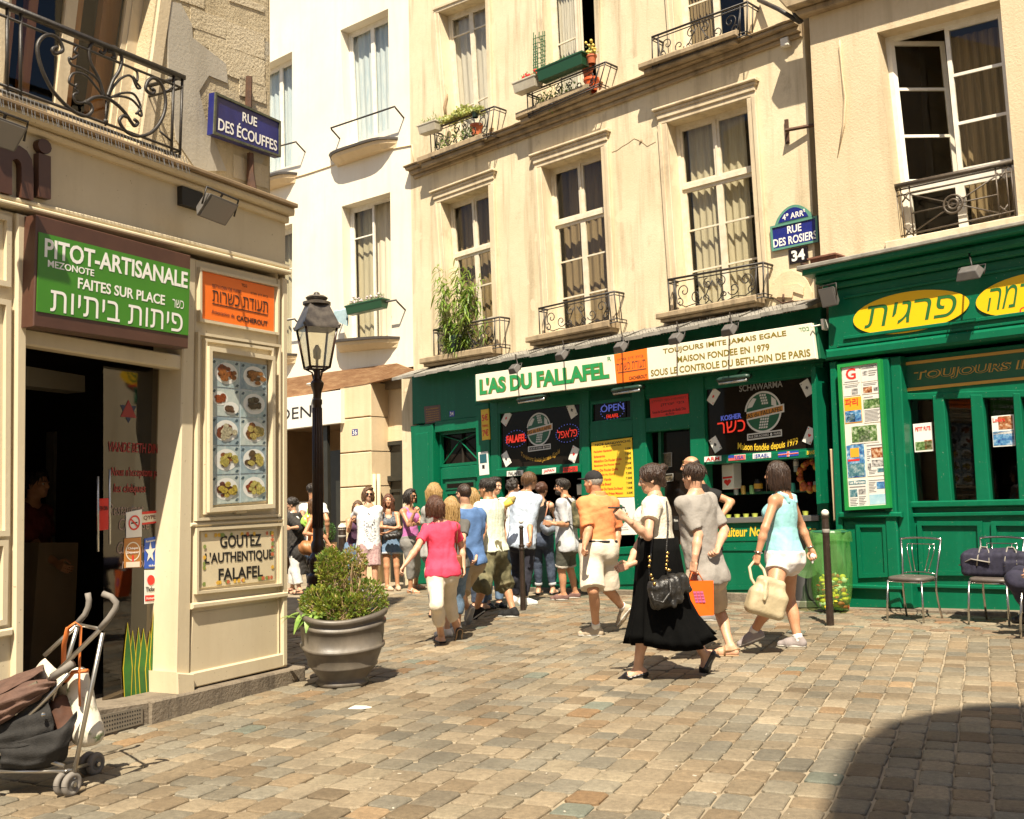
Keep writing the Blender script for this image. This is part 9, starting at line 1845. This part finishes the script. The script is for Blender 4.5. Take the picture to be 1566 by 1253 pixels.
link('chest_print', V, Fc, pm('print_ink', (.10, .10, .11), rough=.8), p.root, fix=False)
P_('plum', 'girl in a plum vest and jeans half hidden by the man in white', 17.6, 1.62, 'f', 175, dict(hd=(547, 776), nk=(546, 790), pv=(542, 838), eR=(533, 812, -1), wR=(538, 797, -1)), [('tank', cloth('plum_vest', (.07, .025, .06)), dict(hem=-.02, top=.85)), ('pants', denl, {}), ('flats', blsh, {})], 'tan', hair='long', hairmat=hbr, cell=.012)
p = P_('tunic', 'woman in a black tunic and white trousers with a white scarf, reading', (452, 908), 1.66, 'f', -78, dict(hd=(446, 771), nk=(449, 784), pv=(455, 842), eL=(461, 806, -1), wL=(444, 808, -1), aL=('g', 458, 909), aR=('g', 447, 907)),
   [('pants', cloth('white_trousers', (.66, .64, .60)), dict(len=1.72, loose=.03, flare=.02)), ('shirt', cloth('black_tunic', (.022, .02, .018), (.035, .03, .026), 30), dict(sleeve=1.3, hem=-.62, loose=.05, wr=.012)), ('sandals', blsh, {})], 'light', hyaw=-95, hpitch=-12, hair='knot', hairmat=hk_, glasses=gf)
S = SD(); a = p.P['nk']; S.cone(a+p.l*.12+np.array([0, 0, -.04]), a+p.f*.12-np.array([0, 0, .16]), .05, .05, .04); S.cone(a+p.l*.13+np.array([0, 0, -.05]), a-p.f*.08+p.l*.06-np.array([0, 0, .12]), .05, .05, .03); S.cone(a+p.f*.13+p.l*.02-np.array([0, 0, .16]), a+p.f*.17+p.l*.04-np.array([0, 0, .75]), .045, .06, .03); sobj('scarf', S.mesh(.011, .01, 24), whc, p.root)
P_('tangerine', 'woman in an orange top and jeans standing behind the street lamp', 16.8, 1.64, 'f', 95, dict(hd=(482, 773), nk=(479, 788), pv=(480, 840), eR=(466, 816, -1), wR=(482, 818, -1), eL=(492, 815, 1), wL=(505, 835, -1), dL=(513, 839)), [('tank', cloth('orange_vest', (.75, .25, .06)), dict(hem=-.06, top=.84)), ('pants', denl, {}), ('flats', blsh, {})], 'tan', hair='bobflat', hairmat=hbr, cell=.012)
c = at(473, 838, 16.4); S = SD(); S.cone(c-np.array([.06, 0, 0]), c+np.array([.07, 0, -.02]), .12, .12, .04); t = thing('satchel', 'tan leather bag on the hip of the woman behind the lamp', 'bag', c-np.array([0, 0, .12])); sobj('bag_body', S.mesh(.012, .006), pm('tan_leather', (.36, .16, .05), (.28, .11, .035), 8, .5), t)
p = P_('server', 'man in a white T shirt seen from behind in the white house doorway', 18.2, 1.78, 'm', 0, dict(hd=(477, 750), nk=(478, 768), pv=(480, 830), eR=(500, 795, -1), eL=(462, 790, -1)), [('shirt', whc, dict(sleeve=.6)), ('pants', denim, {}), ('shoes', blsh, {})], 'tan', hair='short', hairmat=hk_, cell=.013)
c = at(473, 790, 17.3); S = SD(); S.cone(c+np.array([.02, 0, .22]), c-np.array([0, 0, .05]), .02, .09, .04); S.ell(c-np.array([.02, 0, .08]), np.eye(3), (.13, .08, .12), .04); o = sobj('plastic_bag', S.mesh(.011, .012, 26), pm('lime_film', (.40, .70, .12), rough=.3)); tag(o, 'bright lime plastic bag carried behind the street lamp', 'bag')
P_('seated', 'seated person in navy trousers at the right edge, mostly out of frame', 9.3, 1.76, 'm', -85, dict(hd=(1612, 772), nk=(1622, 795), pv=(1628, 884), eL=(1610, 840, -1), wL=(1585, 868, -1), kL=(1554, 888, -1), aL=(1578, 938, 1), kR=(1560, 880, 1), aR=(1590, 936, 1)), [('shirt', cloth('navy_jersey', (.03, .03, .06)), dict(sleeve=.6)), ('pants', cloth('navy_trousers', (.014, .013, .03), (.024, .021, .045), 9), dict(loose=.03, wr=.012)), ('shoes', blsh, {})], 'light', hair='short', hairmat=hb, cell=.012)
q = PP['seated'].P['pv']; p = dup(ch1, np.array([q[0]-.03, q[1], gz(q[0], q[1])])-wloc(ch1)); p.rotation_euler = (0, 0, -math.pi/2); p['label'] = 'metal chair under the seated person, outside the right edge'; p['group'] = 'metal cafe chairs by the green front'
P_('cook', 'man in a dark red shirt in the gloom of the pita shop doorway', 8.3, 1.72, 'm', 100, dict(hd=(57, 741), nk=(48, 768), pv=(42, 880), eR=(62, 845, -1), wR=(88, 862, -1)), [('shirt', cloth('dark_red_shirt', (.16, .025, .018)), dict(sleeve=.7)), ('pants', blackc, {}), ('shoes', blsh, {})], 'tan', hair='short', hairmat=hk_, cell=.013)
# ---- crumbs of litter on the paving
mb = MB(); rs = np.random.RandomState(5)
for i in range(40):
 g = ground(rs.uniform(300, 1500), rs.uniform(925, 1250)); mb.box(g+np.array([0, 0, .008]), rs.uniform(.008, .022), rs.uniform(.005, .010), .004, rs.rand()*3)
kind(mb.obj('litter_crumbs', pm('litter_pale', (.45, .40, .32), rough=.9), None), 'stuff')
